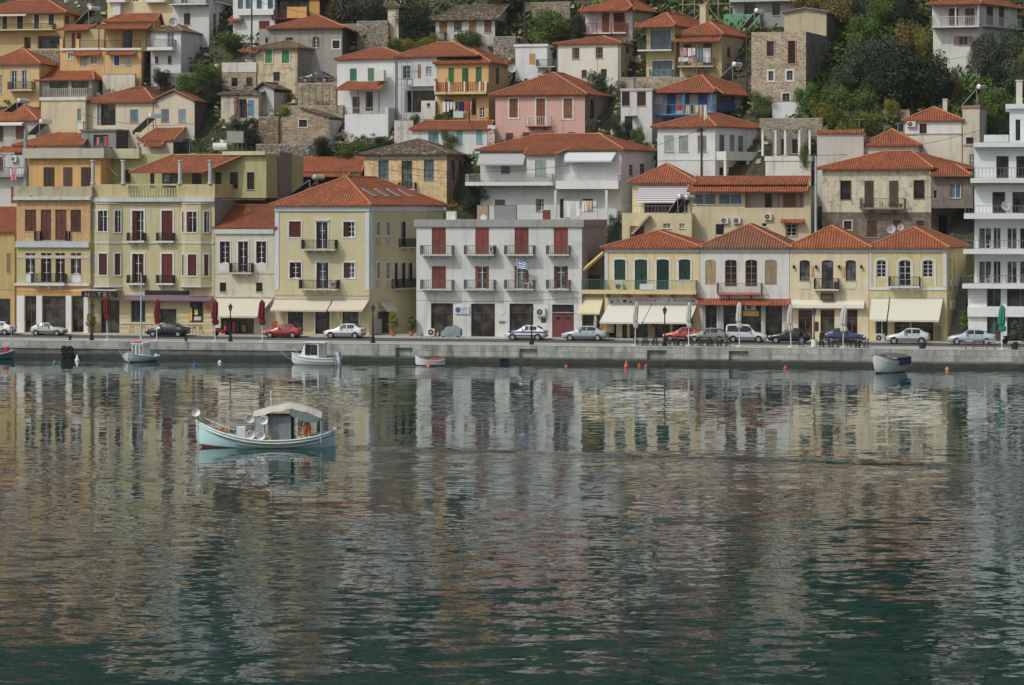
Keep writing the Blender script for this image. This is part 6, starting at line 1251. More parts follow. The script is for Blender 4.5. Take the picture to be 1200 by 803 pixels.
P1 = pole('dark timber telegraph pole in front of the white house with grey-green shutters', 822, 149, 214); pole('tall brown telegraph pole beside the teal-shuttered white house', 295, -12, 66); pole('brown telegraph pole beside the small white flat-roofed house', 615, -12, 74); pole('dark telegraph pole in front of the rubble-stone house', 875, 34, 112); pole('dark telegraph pole among the olive trees by the stone steps', 1149, 58, 132); pole('thin pole in front of the dark gable end', 289, 120, 178, .07); pole('thin pole below the ochre balcony washing line', 523, 92, 158, .06, arm=False); pole('slim pole right of the washing line', 550, 110, 170, .06, arm=False); pole('short dark pole beside the yellow mansion', 530, 196, 258, .08, arm=False)
pole('thick grey steel mast behind the ochre townhouse', 30, 153, 222, .24, (130, 140, 140), at(30, 222, 281), arm=False); pole('tall pale blue pipe mast right of the beige house', 956, 183, 276, .14, (150, 168, 174), at(956, 276, 276), arm=False)
def cable(label, a, b, sag): 
    m = MB(); m.tube([a + (b - a) * t - Vector((0, 0, sag * 4 * t * (1 - t))) for t in [i / 14 for i in range(15)]], .022, 4, False); tag(m.build('overhead_cable', paint((44, 44, 46))), label, 'cable')
cable('long black cable sagging from the telegraph pole across the white villa to the yellow mansion', P1 - Vector((0, 0, .3)), at(468, 196, 286), 2.2); cable('black cable from the old mansion roof to the stair tower', at(895, 180, 290), at(1150, 152, 292), 1.2); cable('cable looping along the top of the ochre townhouse shop front to the left edge', at(-10, 338, 272), at(104, 336, 270), .35); cable('thin cable across the front of the white building above its shops', at(486, 352, 268), at(684, 349, 264.5), .25); cable('cable from the teal-shuttered house pole to the grey-tiled house', at(295, 0, 318), at(520, 12, 318), 1.5); cable('cable from the rubble-stone house pole to the pole among the olives', at(875, 38, 306), at(1149, 62, 300), 2.5); cable('thin cable crossing the yellow mansion front', at(430, 190, 287), at(560, 206, 284), .8); cable('thin black cable across the cream gable houses', at(96, 134, 292), at(240, 143, 292), .8)
for lab, px, yt, yb, Y in (('television aerial on the yellow house roof ridge', 402, 190, 208, 278), ('tall television aerial behind the pink house chimney', 700, 62, 86, 306), ('television aerial above the old mansion roof', 1022, 160, 178, 284), ('television aerial over the cream gable', 206, 88, 106, 294), ('television aerial on the white villa ridge', 660, 140, 158, 287), ('television aerial above the hotel terrace', 222, 160, 182, 287), ('television aerial on the cream two-storey roof', 690, 26, 44, 312), ('television aerial on the blue house ridge', 816, 72, 90, 298), ('aerial on a white stay above the tiled coping', 1007, 139, 154, 283)):
    a = at(px, yb, Y); h = (yb - yt) * Y / F; r = empty('television_aerial', a); tag(r, lab, 'aerial', 'roof aerials'); m = MB(); m.tube([(0, 0, -.4), (0, 0, h)], .03, 5); m.build('mast', paint((120, 122, 122)), r); m = MB(); m.tube([(-.6, 0, h - .1), (.6, 0, h - .1)], .02, 4)
    for i in range(6): m.tube([(-.55 + i * .22, -.3, h - .08), (-.55 + i * .22, .3, h - .08)], .014, 4)
    m.build('antenna', paint((150, 152, 152)), r)
# ------------------------------------------------------------------ solar heaters, dishes, tanks, laundry
def solar(label, x0, y0, x1, y1, Y, rz=-.2):
    "panel rising from (x0,y1) to (x1,y0), tank at the upper end"
    a, c = at(x0, y1, Y), at(x1, y0, Y); L = (c - a); r = empty('solar_water_heater', a, 0); tag(r, label, 'solar heater', 'solar water heaters on the roofs'); dy = Vector((.75, 1.0, 0))
    m = MB(); up = Vector((-L.z, 0, L.x)).normalized() * .07; e = L * .78; m.hexa([Vector((0, 0, 0)), e, e + dy, dy, up, e + up, e + dy + up, dy + up]); m.build('panel', paint((40, 44, 50), .2, .5), r)
    k = MB(); 
    for q0 in (Vector((0, 0, 0)), dy): k.tube([q0 + up, q0 + e + up], .035, 5); k.tube([q0 + e, q0 + Vector((e.x + .1, 0, -.2))], .04, 5)
    k.build('stand', paint((150, 152, 152), .5, .3), r)
    t = MB(); c0 = L * .92 - dy * .15; t.tube([c0, c0 + dy * .03, c0 + dy * 1.27, c0 + dy * 1.3], [.18, .28, .28, .18], 12); t.build('tank', paint((196, 200, 204), .25, .6, .05, .5), r)
for a in (('solar water heater behind the red-hipped house at the left edge', 5, 117, 24, 131, 292), ('solar water heater beside the white chimney above the low red roof', 32, 141, 50, 158, 286), ('tall solar water heater on a post above the grey block annex', 155, 134, 178, 155, 284), ('solar water heater with long panel behind the ochre long house', 88, 8, 108, 28, 318), ('solar water heater on the cream house terrace', 783, 229, 797, 250, 274), ('solar water heater right beside the first on the cream house terrace', 792, 230, 805, 250, 274.5), ('solar water heater above the blue house roof', 844, 74, 862, 92, 296), ('solar water heater beside the rubble-stone house', 870, 11, 888, 32, 312), ('solar water heater on the beige stair tower', 1128, 100, 1149, 124, 296), ('solar water heater on the small lower red roof behind the yellow house', 330, 205, 372, 236, 283.5), ('low solar water heater on the hotel roof edge', 243, 166, 262, 176, 288)): solar(*a)
m = MB(); a = at(262, 176, 287); r = empty('water_tank', at(276, 178, 287)); tag(r, 'grey square water tank on a steel frame behind the hotel', 'water tank'); m.box(-.9, .9, -.7, .7, 1.0, 2.3); m.build('tank', paint((140, 142, 140)), r); m = MB()
for x in (-.8, -.3, .3, .8): m.box(x - .05, x + .05, -.6, -.5, 0, .99)
m.build('stand', paint((100, 90, 84)), r)
r = empty('water_tank', at(258, 176, 286)); tag(r, 'white cylindrical tank lying on the hotel roof', 'water tank'); m = MB(); m.tube([(-.8, 0, .4), (-.75, 0, .4), (.75, 0, .4), (.8, 0, .4)], [.3, .4, .4, .3], 12); m.build('tank', paint((196, 196, 192)), r); m = MB(); m.tube([(-.82, 0, .4), (-.78, 0, .4)], .34, 12); m.build('end_cap', paint((196, 120, 40)), r)
def dish(label, px, py, Y, R):
    r = empty('satellite_dish', at(px, py, Y)); tag(r, label, 'satellite dish'); m = MB(); n = 14
    for k in range(3):
        for j in range(n):
            P = lambda i, j_: Vector((R * i / 3 * cos(2 * pi * j_ / n), R * (.3 - .3 * (i / 3) ** 2), R * i / 3 * sin(2 * pi * j_ / n)))
            m.quad(P(k, j), P(k + 1, j), P(k + 1, j + 1), P(k, j + 1))
    m.build('reflector', paint((170, 172, 170)), r, True); k = MB(); k.tube([(0, -.2, -R * .6), (0, -.75, 0)], .025, 5); k.tube([(0, 0, 0), (0, .3, -.3), (0, .3, -1.2)], .04, 5); k.build('bracket', paint((110, 110, 110)), r)
for a in (('grey satellite dish beside the red roof of the old mansion balcony', 1044, 268, 265, .5), ('smaller white satellite dish right of the grey one', 1055, 266, 265, .38), ('satellite dish on the ochre balcony house roof', 600, 80, 296, .5), ('satellite dish on the white house with old tiles', 203, 26, 312, .55), ('satellite dish at the upper right veranda of the apartment block', 1179, 241, 259, .5), ('white satellite dish on the white yard house', 5, 184, 283, .3)): dish(*a)
def laundry(label, px0, py, px1, Y, items, seed, posts=True):
    a, c = at(px0, py, Y), at(px1, py, Y); d = c - a; r = empty('washing_line', a); tag(r, label, 'washing line'); m = MB(); m.tube([Vector((0, 0, 0)), d * .5 - Vector((0, 0, .06)), d], .015, 4)
    if posts: 
        for p_ in (Vector((0, 0, 0)), d): m.tube([p_, p_ - Vector((0, 0, 2))], .025, 5)
    m.build('line', paint((110, 110, 108)), r); k = d.length / (px1 - px0)
    for i, (x0, x1, hh, col) in enumerate(items):
        m = MB(); n = 5; X0, X1 = (x0 - px0) * k, (x1 - px0) * k; h = hh * k
        for s in range(n):
            for v in range(2):
                P = lambda s_, v_: Vector((X0 + (X1 - X0) * s_ / n, .05 * sin(s_ * 2.1 + i) * v_, -.02 - h * v_ / 2 - .04 * (v_ == 2) * sin(s_ + i)))
                m.quad(P(s, v), P(s + 1, v), P(s + 1, v + 1), P(s, v + 1))
        m.build('garment', cloth(col), r)
Wh, Pk, Bl = (206, 208, 210), (196, 150, 154), (120, 150, 190)
laundry('washing line of white, pink and blue linen hung under the porch of the laundry house', 800, 56, 834, laund.O.y - 1.7, ((800, 804.5, 10, Pk), (806, 810, 10, Wh), (811, 815, 9, Wh), (817, 823, 15, Bl), (824, 833, 17, Wh)), 1, False)
laundry('lower washing line of small white and pink clothes on the laundry house balcony', 795, 67, 817, laund.O.y - 1.9, ((795, 800, 5, (190, 196, 190)), (801, 806, 5, Wh), (806.5, 812, 7, Pk), (812.5, 816.5, 5, Pk)), 2, False)
laundry('washing line of dark and white clothes under the ochre balcony', 517, 119, 554, ochre.O.y - 1.6, ((518, 526, 12, Wh), (527, 533, 9, (196, 196, 200)), (533.5, 537, 10, (70, 74, 86)), (537.5, 544, 11, (40, 50, 96)), (545, 549, 11, (190, 60, 90)), (550, 553, 13, (190, 130, 120))), 3, False)
laundry('washing line of white sheets and a peach towel in the white villa carport', 660, 235, 700, 285, ((660.5, 679, 19, Wh), (682, 687.5, 13, Wh), (688, 694, 11, (206, 172, 140)), (695, 699, 7, Wh)), 4)
laundry('washing line of pink and white clothes on the white yard house balcony', 10, 197, 29, 280.5, ((11, 17, 8, (196, 190, 192)), (12.5, 19, 14, (206, 110, 140)), (20, 25, 8, Wh), (25.5, 28, 7, Wh)), 5, False)
laundry('towels hung over the blue balcony railing', 780, 123, 832, 288, ((781, 786, 10, (40, 44, 60)), (793, 801, 6, (170, 44, 48)), (804, 808, 11, (196, 180, 120)), (810, 812, 10, (80, 50, 70)), (814, 819, 8, (200, 190, 130)), (819.5, 823, 14, (190, 160, 130)), (824.5, 828, 17, Wh)), 6, False)
r = empty('towel', at(537, 138, ochre.O.y - 1.7)); tag(r, 'pale mint towel drying on the railing below the ochre balcony', 'towel'); m = MB(); m.box(-.6, .6, 0, .03, -.0, .75); m.build('cloth', cloth((176, 214, 196)), r)
# ------------------------------------------------------------------ cars
CARS = {
 'hatch': (3.95, 1.42, [(0, .42, .78, .80, .70, .62), (.02, .26, .92, .96, .80, .66), (.09, .2, .96, 1.06, .84, .66), (.24, .19, .96, 1.39, .86, .60), (.42, .19, .95, 1.44, .86, .61), (.52, .19, .94, 1.40, .86, .61), (.70, .19, .92, .96, .86, .70), (.93, .22, .76, .80, .82, .66), (.985, .28, .62, .68, .74, .62), (1, .36, .58, .60, .68, .58)]),
 'sedan': (4.5, 1.45, [(0, .46, .8, .82, .70, .62), (.02, .28, .95, .99, .82, .70), (.14, .2, .98, 1.03, .86, .72), (.27, .19, .98, 1.36, .87, .61), (.36, .19, .98, 1.43, .88, .62), (.5, .19, .97, 1.45, .88, .62), (.57, .19, .96, 1.42, .88, .62), (.73, .19, .93, .97, .88, .72), (.94, .22, .76, .8, .84, .68), (.985, .3, .62, .66, .76, .62), (1, .38, .58, .6, .7, .6)]),
 'van': (4.1, 1.8, [(0, .4, .95, 1.2, .82, .74), (.015, .26, 1.0, 1.72, .85, .72), (.05, .22, 1.02, 1.78, .86, .72), (.3, .2, 1.02, 1.82, .87, .72), (.52, .2, 1.01, 1.78, .87, .72), (.57, .2, 1.0, 1.70, .87, .72), (.74, .2, .97, 1.02, .87, .76), (.92, .22, .84, .9, .84, .7), (.985, .28, .66, .72, .78, .64), (1, .36, .6, .64, .72, .6)]),
}
def car(label, kind, px, w, col, face, police=False, p=None, rz=None, group='cars parked along the quay', scale=1.0):
    L, H, st = CARS[kind]; p = p or on_w(px, w); p.z = p.z or ZQ + .012
    r = empty('parked_car', p, -QA + (0 if face > 0 else pi) if rz is None else rz); tag(r, label, 'car', group); r.scale = (scale,) * 3
    S_ = [((x - .5) * L, z0, z1, z2, hw, hr) for x, z0, z1, z2, hw, hr in st]
    m = MB(); n = 8; i0 = 0
    for (x, z0, z1, z2, hw, hr) in S_:
        zc = (z0 + z1) * .5
        m.v += [(x, -hw * .9, z0), (x, -hw, zc), (x, -hw * .985, z1), (x, -hr, z2), (x, hr, z2), (x, hw * .985, z1), (x, hw, zc), (x, hw * .9, z0)]
    for k in range(len(S_) - 1):
        for j in range(n): a, b = k * n + j, k * n + (j + 1) % n; m.f.append((a, b, b + n, a + n))
    m.f.append(tuple(range(n))); m.f.append(tuple(range((len(S_) - 1) * n, len(S_) * n))[::-1])
    body = m.build('body', paint(col, .25, .6, .03), r)
    bm = bmesh.new(); bm.from_mesh(body.data); bmesh.ops.recalc_face_normals(bm, faces=bm.faces); bmesh.ops.bevel(bm, geom=[e for e in bm.edges], offset=.03, segments=2, affect='EDGES'); bm.to_mesh(body.data); bm.free(); body.data.shade_smooth()
    def lerp(x):
        for a, b in zip(S_, S_[1:]):
            if a[0] <= x <= b[0]: t = (x - a[0]) / (b[0] - a[0]); return [u + (v - u) * t for u, v in zip(a, b)]
        return S_[-1]
    cab = [i for i, s in enumerate(S_) if s[3] - s[2] > .3]; c0, c1 = cab[0], cab[-1]
    A, B = S_[c0][0] - .18 * (kind != 'van'), S_[c1][0] + .38
    cuts = [A + .1, (A + B) * .5 - .04, (A + B) * .5 + .04, B - .12] if kind != 'sedan' else [A + .1, (A + B) * .5 - .02, (A + B) * .5 + .06, B - .12]
    for sg in (-1, 1):
        for xa, xb in ((cuts[0], cuts[1]), (cuts[2], cuts[3])):
            g = MB(); N_ = 6; up, lo = [], []
            for i in range(N_ + 1):
                x = xa + (xb - xa) * i / N_; s = lerp(x); f = lambda t: Vector((x, sg * (s[4] * .985 + (s[5] - s[4] * .985) * t + .014), s[2] + (s[3] - s[2]) * t + .01))
                hi = max(.08, min(.86, .86)); lo.append(f(.06)); up.append(f(hi))
            for i in range(N_): g.quad(lo[i], lo[i + 1], up[i + 1], up[i])
            g.build('side_window', glass_mat('car'), r)
    def screen(i, j, nm):
        a, b = S_[i], S_[j]; P = lambda t, k: Vector((a[0] + (b[0] - a[0]) * t, k * (a[5] + (b[5] - a[5]) * t) * .88, a[3] + (b[3] - a[3]) * t)); nrm = Vector((-(b[3] - a[3]), 0, b[0] - a[0])).normalized() * .02
        g = MB(); g.quad(*[P(t, k) + nrm for t, k in ((.1, -1), (.92, -1), (.92, 1), (.1, 1))]); g.build(nm, glass_mat('car'), r)
    screen(c1, c1 + 1, 'windscreen'); screen(c0 - 1, c0, 'rear_window')
    R = .3 if kind != 'van' else .32
    for x in (-.5 * L + L * (.185 if kind != 'sedan' else .2), .5 * L - L * .19):
        for sg in (-1, 1):
            hw = lerp(x)[4]; a = MB(); a.tube([(x, sg * (hw - .25), R + .02), (x, sg * (hw + .006), R + .02)], R * 1.17, 18); a.build('wheel_arch', paint((24, 24, 25), .8), r)
            t = MB(); t.tube([(x, sg * (hw - .2), R), (x, sg * (hw + .0), R), (x, sg * (hw + .022), R)], [R, R, R * .9], 18); wo = t.build('wheel', paint((22, 22, 23), .8), r)
            h = MB(); h.tube([(x, sg * (hw + .023), R), (x, sg * (hw + .03), R)], R * .64, 12)
            for k in range(5): an = 2 * pi * k / 5; h.box(x + R * .36 * cos(an) - .03, x + R * .36 * cos(an) + .03, min(sg * (hw + .031), sg * (hw + .037)), max(sg * (hw + .031), sg * (hw + .037)), R + R * .36 * sin(an) - .03, R + R * .36 * sin(an) + .03)
            h.build('rim', paint((150, 152, 154), .35, .5, .05, .5), wo)
    for sg in (-1, 1):
        s = S_[-3]; g = MB(); g.box(s[0] - .05, .5 * L - .03, min(sg * .44, sg * .78), max(sg * .44, sg * .78), .58, .72); g.build('headlight', paint((200, 204, 206), .15, .6), r)
        g = MB(); g.box(-.5 * L - .005, -.5 * L + .14, min(sg * .56, sg * .82), max(sg * .56, sg * .82), .72, .92 if kind != 'van' else 1.15); g.build('tail_light', paint((150, 24, 22), .3), r)
        g = MB(); x = cuts[3] - .12; hw = lerp(x)[4]; g.box(x - .08, x + .1, min(sg * hw, sg * (hw + .17)), max(sg * hw, sg * (hw + .17)), lerp(x)[2] + .01, lerp(x)[2] + .14); g.build('wing_mirror', paint(col, .4), r)
        g = MB(); g.box(-.34 * L, .33 * L, min(sg * (S_[4][4] - .005), sg * (S_[4][4] + .015)), max(sg * (S_[4][4] - .005), sg * (S_[4][4] + .015)), .46, .53); g.build('side_trim', paint((50, 50, 52) if kind != 'sedan' else tuple(int(v * .8) for v in col), .6), r)
        for hx in (cuts[1] - .05, cuts[0] + .2):
            g = MB(); hw = lerp(hx)[4]; g.box(hx - .1, hx + .1, min(sg * (hw - .01), sg * (hw + .015)), max(sg * (hw - .01), sg * (hw + .015)), .84, .88); g.build('door_handle', paint((40, 40, 42)), r)
    for x0, x1 in ((-.5 * L - .03, -.5 * L + .1), (.5 * L - .1, .5 * L + .025)): g = MB(); g.box(x0, x1, -.68, .68, .36, .52); g.build('bumper', paint((60, 60, 62) if kind == 'hatch' else col, .6), r)
    for x in (-.5 * L - .04, .5 * L + .028): g = MB(); g.box(x, x + .012, -.26, .26, .42, .53); g.build('number_plate', paint((196, 196, 190)), r)
    if police:
        for sg in (-1, 1): g = MB(); g.box(-.46 * L, .42 * L, min(sg * (S_[4][4] - .003), sg * (S_[4][4] + .02)), max(sg * (S_[4][4] - .003), sg * (S_[4][4] + .02)), .74, .86); g.build('blue_stripe', paint((40, 70, 150)), r)
        g = MB(); g.box(.02 * L - .15, .02 * L + .15, -.5, .5, H + .01, H + .13); g.build('light_bar', paint((30, 80, 190), .2), r)
    return r
SILV, WCAR, NAVY = (168, 172, 174), (200, 202, 202), (38, 44, 58)
car('silver-grey small hatchback parked facing right in front of the white pillars', 'hatch', 57.5, -3.6, (164, 164, 160), 1, scale=.95)
car('dark navy saloon parked facing left before the hotel bar', 'sedan', 197, -3.6, (36, 42, 50), -1); car('red hatchback parked facing left in front of the yellow house', 'hatch', 332, -3.6, (168, 46, 38), -1); car('white hatchback parked facing left beside the red one', 'hatch', 404, -3.6, WCAR, -1, scale=1.06)
car('white police car with blue stripe and roof light', 'hatch', 617, -3.7, WCAR, -1, police=True, scale=1.06); car('silver saloon parked facing left by the maroon double door', 'sedan', 686, -3.7, (150, 160, 164), -1, scale=1.04)
car('bright red car half hidden behind a cream parasol', 'hatch', 800, -2.9, (176, 52, 42), -1); car('grey hatchback parked facing left behind the café tables', 'hatch', 829, -4.6, (116, 118, 118), -1, scale=1.02); car('silver-white small van with high roof', 'van', 875, -3.8, (176, 184, 186), 1); car('black saloon parked facing left behind the walking man', 'hatch', 925, -4.8, (32, 36, 42), -1, scale=1.05); car('dark blue hatchback with a bright red tail light, facing right', 'hatch', 990, -3.8, (40, 60, 96), 1, scale=1.05); car('silver hatchback parked facing left below the yellow shop house', 'hatch', 1064, -4.3, (172, 176, 178), -1, scale=1.1); car('pale blue saloon parked facing left before the apartment block', 'sedan', 1139, -4.2, (150, 166, 176), -1, scale=1.05); car('white car mostly cut off by the left edge', 'hatch', -4, -3.6, WCAR, -1)
_p = at(371, 97.3, hit(372, 126).y + 2.8); car('dark parked car on the stone terrace above the rubble wall', 'hatch', 0, 0, (40, 46, 52), -1, p=_p, group='cars parked on the hill')
# ------------------------------------------------------------------ street furniture
def lamp():
    r = empty('street_lamp', (0, 0, 0)); m = MB(); m.lathe([(.26, 0), (.26, .12), (.2, .16), (.17, .6), (.12, .68), (.1, .9), (.07, 1.0), (.055, 3.0), (.09, 3.04), (.05, 3.1)], (0, 0, 0), 10); m.build('post', paint((30, 32, 36), .5), r)
    m = MB(); m.lathe([(.1, 3.1), (.19, 3.5), (.19, 3.52)], (0, 0, 0), 6); g = m.build('lantern', glass_mat('pale'), r)
    m = MB(); m.lathe([(.24, 3.52), (.2, 3.6), (.08, 3.75), (.03, 3.78), (.05, 3.84), (.01, 3.92)], (0, 0, 0), 8)
    for a in range(6): m.tube([(.1 * cos(a * pi / 3), .1 * sin(a * pi / 3), 3.1), (.2 * cos(a * pi / 3), .2 * sin(a * pi / 3), 3.53)], .014, 4)
    m.build('cap', paint((30, 32, 36), .5), r); return r
proto = lamp()
for i, (px, lab) in enumerate(((107.5, 'black lantern street lamp beside the hotel entrance'), (270, 'black lantern street lamp in front of the cream narrow shop house'), (437, 'black lantern street lamp at the side alley of the yellow house'), (623, 'black lantern street lamp in front of the police car'), (779, 'black lantern street lamp among the café tables'), (954, 'black lantern street lamp with a white wrapped base, behind the two walking people'))):
    o = proto if i == 0 else copy_tree(proto); p = on_w(px, WQ + 1.6); p.z = ZQ + .05; o.location = p; tag(o, lab, 'street lamp', 'lantern street lamps along the quay')
p = on_w(954, WQ + 1.6); m = MB(); m.lathe([(.285, .0), (.285, .75)], (p.x, p.y, ZQ + .06), 10); o = m.build('post_wrap', paint((196, 198, 196)), None); o.parent = bpy.data.objects['street_lamp.005'] if 'street_lamp.005' in bpy.data.objects else None
o.data.transform(Matrix.Translation(-Vector((p.x, p.y, ZQ + .05))))
def parasol(col, h, fat, seed, pole_c=(196, 196, 192)):
    r = empty('closed_parasol', (0, 0, 0)); m = MB(); m.lathe([(.3, 0), (.3, .08), (.05, .1), (.045, h - .1)], (0, 0, 0), 10); m.build('pole', paint(pole_c), r)
    m = MB(); rr = random.Random(seed); n = 16; prof = [(.04, h + .12), (.12, h), (.17 * fat, h - .25), (.19 * fat, h - .7), (.21 * fat, h - 1.3), (.2 * fat, h - 1.7), (.16 * fat, h - 1.85), (.21 * fat, h - 2.05), (.2 * fat, h - 2.3), (.12 * fat, h - 2.45)]
    i0 = len(m.v)
    for k, (R, z) in enumerate(prof):
        for j in range(n): q_ = R * (1 + (.28 if j % 2 else -.12) * (k > 1)) * (1 + rr.uniform(-.08, .08)); m.v.append((q_ * cos(2 * pi * j / n) + .05 * sin(k), q_ * sin(2 * pi * j / n), z + rr.uniform(-.04, .04) * (k > 1)))
    for k in range(len(prof) - 1):
        for j in range(n): a, b_ = k * n + j, k * n + (j + 1) % n; m.f.append((a, b_, b_ + n, a + n))
    m.build('canopy', cloth(col), r); m = MB(); m.lathe([(.2 * fat, h - 1.88), (.2 * fat, h - 1.82)], (0, 0, 0), 10); m.build('strap', cloth(tuple(int(v * .8) for v in col)), r); return r
for i, (px, yt, col, fat, lab) in enumerate(((126, 346, (120, 34, 36), 1.2, 'closed dark red parasol in front of the hotel door'), (183.5, 350, (120, 34, 36), 1.2, 'closed dark red parasol in front of the navy saloon'), (252, 351, (120, 34, 36), 1.35, 'closed dark red parasol beside the red motorbike'), (307.5, 351, (120, 34, 36), 1.35, 'closed dark red parasol left of the red hatchback'), (744, 354, (178, 176, 168), 1.0, 'closed cream parasol in front of the left half of the big awning'), (807, 354, (180, 178, 170), 1.0, 'closed cream parasol half hiding the bright red car'), (866.5, 354, (184, 180, 168), 1.15, 'closed cream parasol in front of the silver-white van'), (927, 357, (180, 178, 170), 1.1, 'closed cream parasol in front of the black saloon'), (988, 358, (182, 180, 174), 1.35, 'closed cream parasol hiding the middle of the dark blue hatchback'), (1174, 357, (24, 128, 100), 1.35, 'closed green parasol by the red chairs'), (698, 370, (170, 164, 150), .8, 'small closed beige parasol at the barrel-awning shop'))):
    w = WQ + 1.2 if px != 698 else -1.2; p = on_w(px, w); p.z = ZQ + .05; h = HC - (yt - HY) / F * p.y - p.z - .12; o = parasol(col, h, fat, i); o.location = p; o.rotation_euler = (radians((i * 7 % 5) - 2) * .8, radians((i * 5 % 7) - 3) * .6, 0); tag(o, lab, 'parasol', 'closed parasols along the quay')
def chair(col, seatc):
    r = empty('cafe_chair', (0, 0, 0)); m = MB(); m.box(-.2, .2, -.2, .2, .44, .48); m.build('seat', paint(seatc), r); m = MB(); m.box(-.2, .2, .19, .22, .62, .92); m.build('backrest', paint(seatc), r)
    for x in (-.19, .19):
        for y in (-.19, .2): m = MB(); m.box(x - .022, x + .022, y - .022, y + .022, 0, .92 if y > 0 else .44); m.build('leg', paint(col), r)
    return r
def table(top, leg):
    r = empty('cafe_table', (0, 0, 0)); m = MB(); m.box(-.38, .38, -.38, .38, .72, .76); m.build('tabletop', paint(top), r)
    for x in (-.33, .33):
        for y in (-.33, .33): m = MB(); m.box(x - .025, x + .025, y - .025, y + .025, 0, .72); m.build('leg', paint(leg), r)
    return r
cp, tp = chair((44, 42, 44), (70, 66, 62)), table((120, 112, 100), (50, 46, 44)); n_ = [0, 0]
def put(proto, first, px, w, rz, lab, cat, grp):
    o = proto if first else copy_tree(proto); p = on_w(px, w); p.z = ZQ + .05; o.location = p; o.rotation_euler = (0, 0, rz); tag(o, lab, cat, grp); return o
rr = random.Random(11)
sets = [750, 762, 774, 788, 798, 815, 826, 838, 848, 968, 979, 1000, 1010]
for i, px in enumerate(sets):
    w = WQ + 1.5 + (i % 2) * 1.1; g = 'big-awning café' if px < 860 else 'cream shop-house café'
    put(tp, i == 0, px, w, -QA, 'dark café table on the quay before the %s' % g, 'table', 'café tables before the ' + g)
    for s in (-1, 1): put(cp, i == 0 and s == -1, px + s * 4.6, w + rr.uniform(-.3, .3), -QA + s * -pi / 2 + rr.uniform(-.3, .3), 'dark café chair at the quay tables before the %s' % g, 'chair', 'dark chairs before the ' + g)
cp2, tp2 = chair((128, 54, 40), (140, 60, 44)), table((196, 192, 184), (120, 56, 42))
for i, px in enumerate((1136, 1161, 1192)):
    put(tp2, i == 0, px, WQ + 1.7, -QA, ('white-topped table at the left end of the red chairs', 'white-topped table left of the green parasol', 'white-topped table at the right edge behind a tub')[i], 'table', 'white café tables')
    for k, dx in enumerate((-7, 8) if i < 2 else (-6.5, 4.5)): put(cp2, i == 0 and k == 0, px + dx, WQ + 1.7 + .2 * k, -QA + (-pi / 2 if dx > 0 else pi / 2), 'red wooden café chair %s' % (('left of the first white-topped table', 'right of the first white-topped table') if i == 0 else ('left of the table by the green parasol', 'right of the table by the green parasol') if i == 1 else ('left of the right-edge table', 'right of the right-edge table'))[k], 'chair', 'red café chairs')
wt = chair((150, 120, 84), (160, 130, 90))
for i, (px, lab) in enumerate(((154, 'wooden stool-chair left of the bar window'), (168, 'wooden chair right of the bar window'), (228, 'wooden chair under the poster window'), (236, 'wooden chair right under the poster window'))): put(wt, i == 0, px, -.9, -QA + .2 * i, lab, 'chair', 'wooden chairs at the hotel bar')
def planter(lab, px, w, col=(44, 46, 48)):
    p = on_w(px, w); p.z = ZQ + .05; r = empty('planter_tub', p); tag(r, lab, 'planter'); m = MB(); m.lathe([(.3, 0), (.38, .5), (.42, .52), (.42, .58), (.34, .58), (.33, .5)], (0, 0, 0), 12); m.build('tub', paint(col), r); m = MB(); m.disc((0, 0, .5), (0, 0, 1), .33, .02, 12); m.build('soil', paint((50, 40, 32)), r)
planter('black tub standing alone at the quay edge behind the tarp-covered boat', 1081, WQ + .8); planter('black tub at the right edge below the white-topped table', 1189, WQ + .8)
# bollards and the covered motorbike, red motorbike, cone, boxes
for i, (px, lab) in enumerate(((82, 'small dark iron bollard above the black fenders'), (218, 'small dark iron bollard near the navy saloon'))):
    p = on_w(px, WQ + .6); p.z = ZQ + .05; r = empty('mooring_bollard', p); tag(r, lab, 'bollard', 'mooring bollards'); m = MB(); m.lathe([(.2, 0), (.13, .1), (.12, .32), (.24, .38), (.24, .46), (.1, .5)], (0, 0, 0), 12); m.build('post', paint((44, 44, 46)), r)
p = on_w(529, -1.5); p.z = ZQ + .13; r = empty('covered_motorbike', p, -QA); tag(r, 'motorbike under a grey-blue cover in front of the white building', 'motorbike')
m = MB(); rr = random.Random(4); nx, ny = 14, 9
for i in range(nx + 1):
    for j in range(ny + 1):
        x = -1.05 + 2.1 * i / nx; t = -1 + 2 * j / ny; hh = 1.12 - .22 * abs(x) ** 1.6 + (.16 if .2 < x < .75 else 0) - (.28 if x < -.7 else 0); y = .42 * t * (1 - .0 * x); z = max(.12, hh * (1 - abs(t) ** 3.2 * .88)) + rr.uniform(-.03, .03); m.v.append((x + rr.uniform(-.03, .03), y + .05 * sin(5 * x) * abs(t), z))
for i in range(nx):
    for j in range(ny): a = i * (ny + 1) + j; m.f.append((a, a + 1, a + ny + 2, a + ny + 1))
for j0, rng in ((0, [i * (ny + 1) for i in range(nx + 1)]), (ny, [i * (ny + 1) + ny for i in range(nx + 1)])): pass
m.build('cover', cloth((112, 126, 130), fold=1.5), r, True)
for x in (-.85, .7): m = MB(); m.tube([(x, -.06, .28), (x, .06, .28)], .28, 16); m.build('wheel', paint((26, 26, 27)), r)
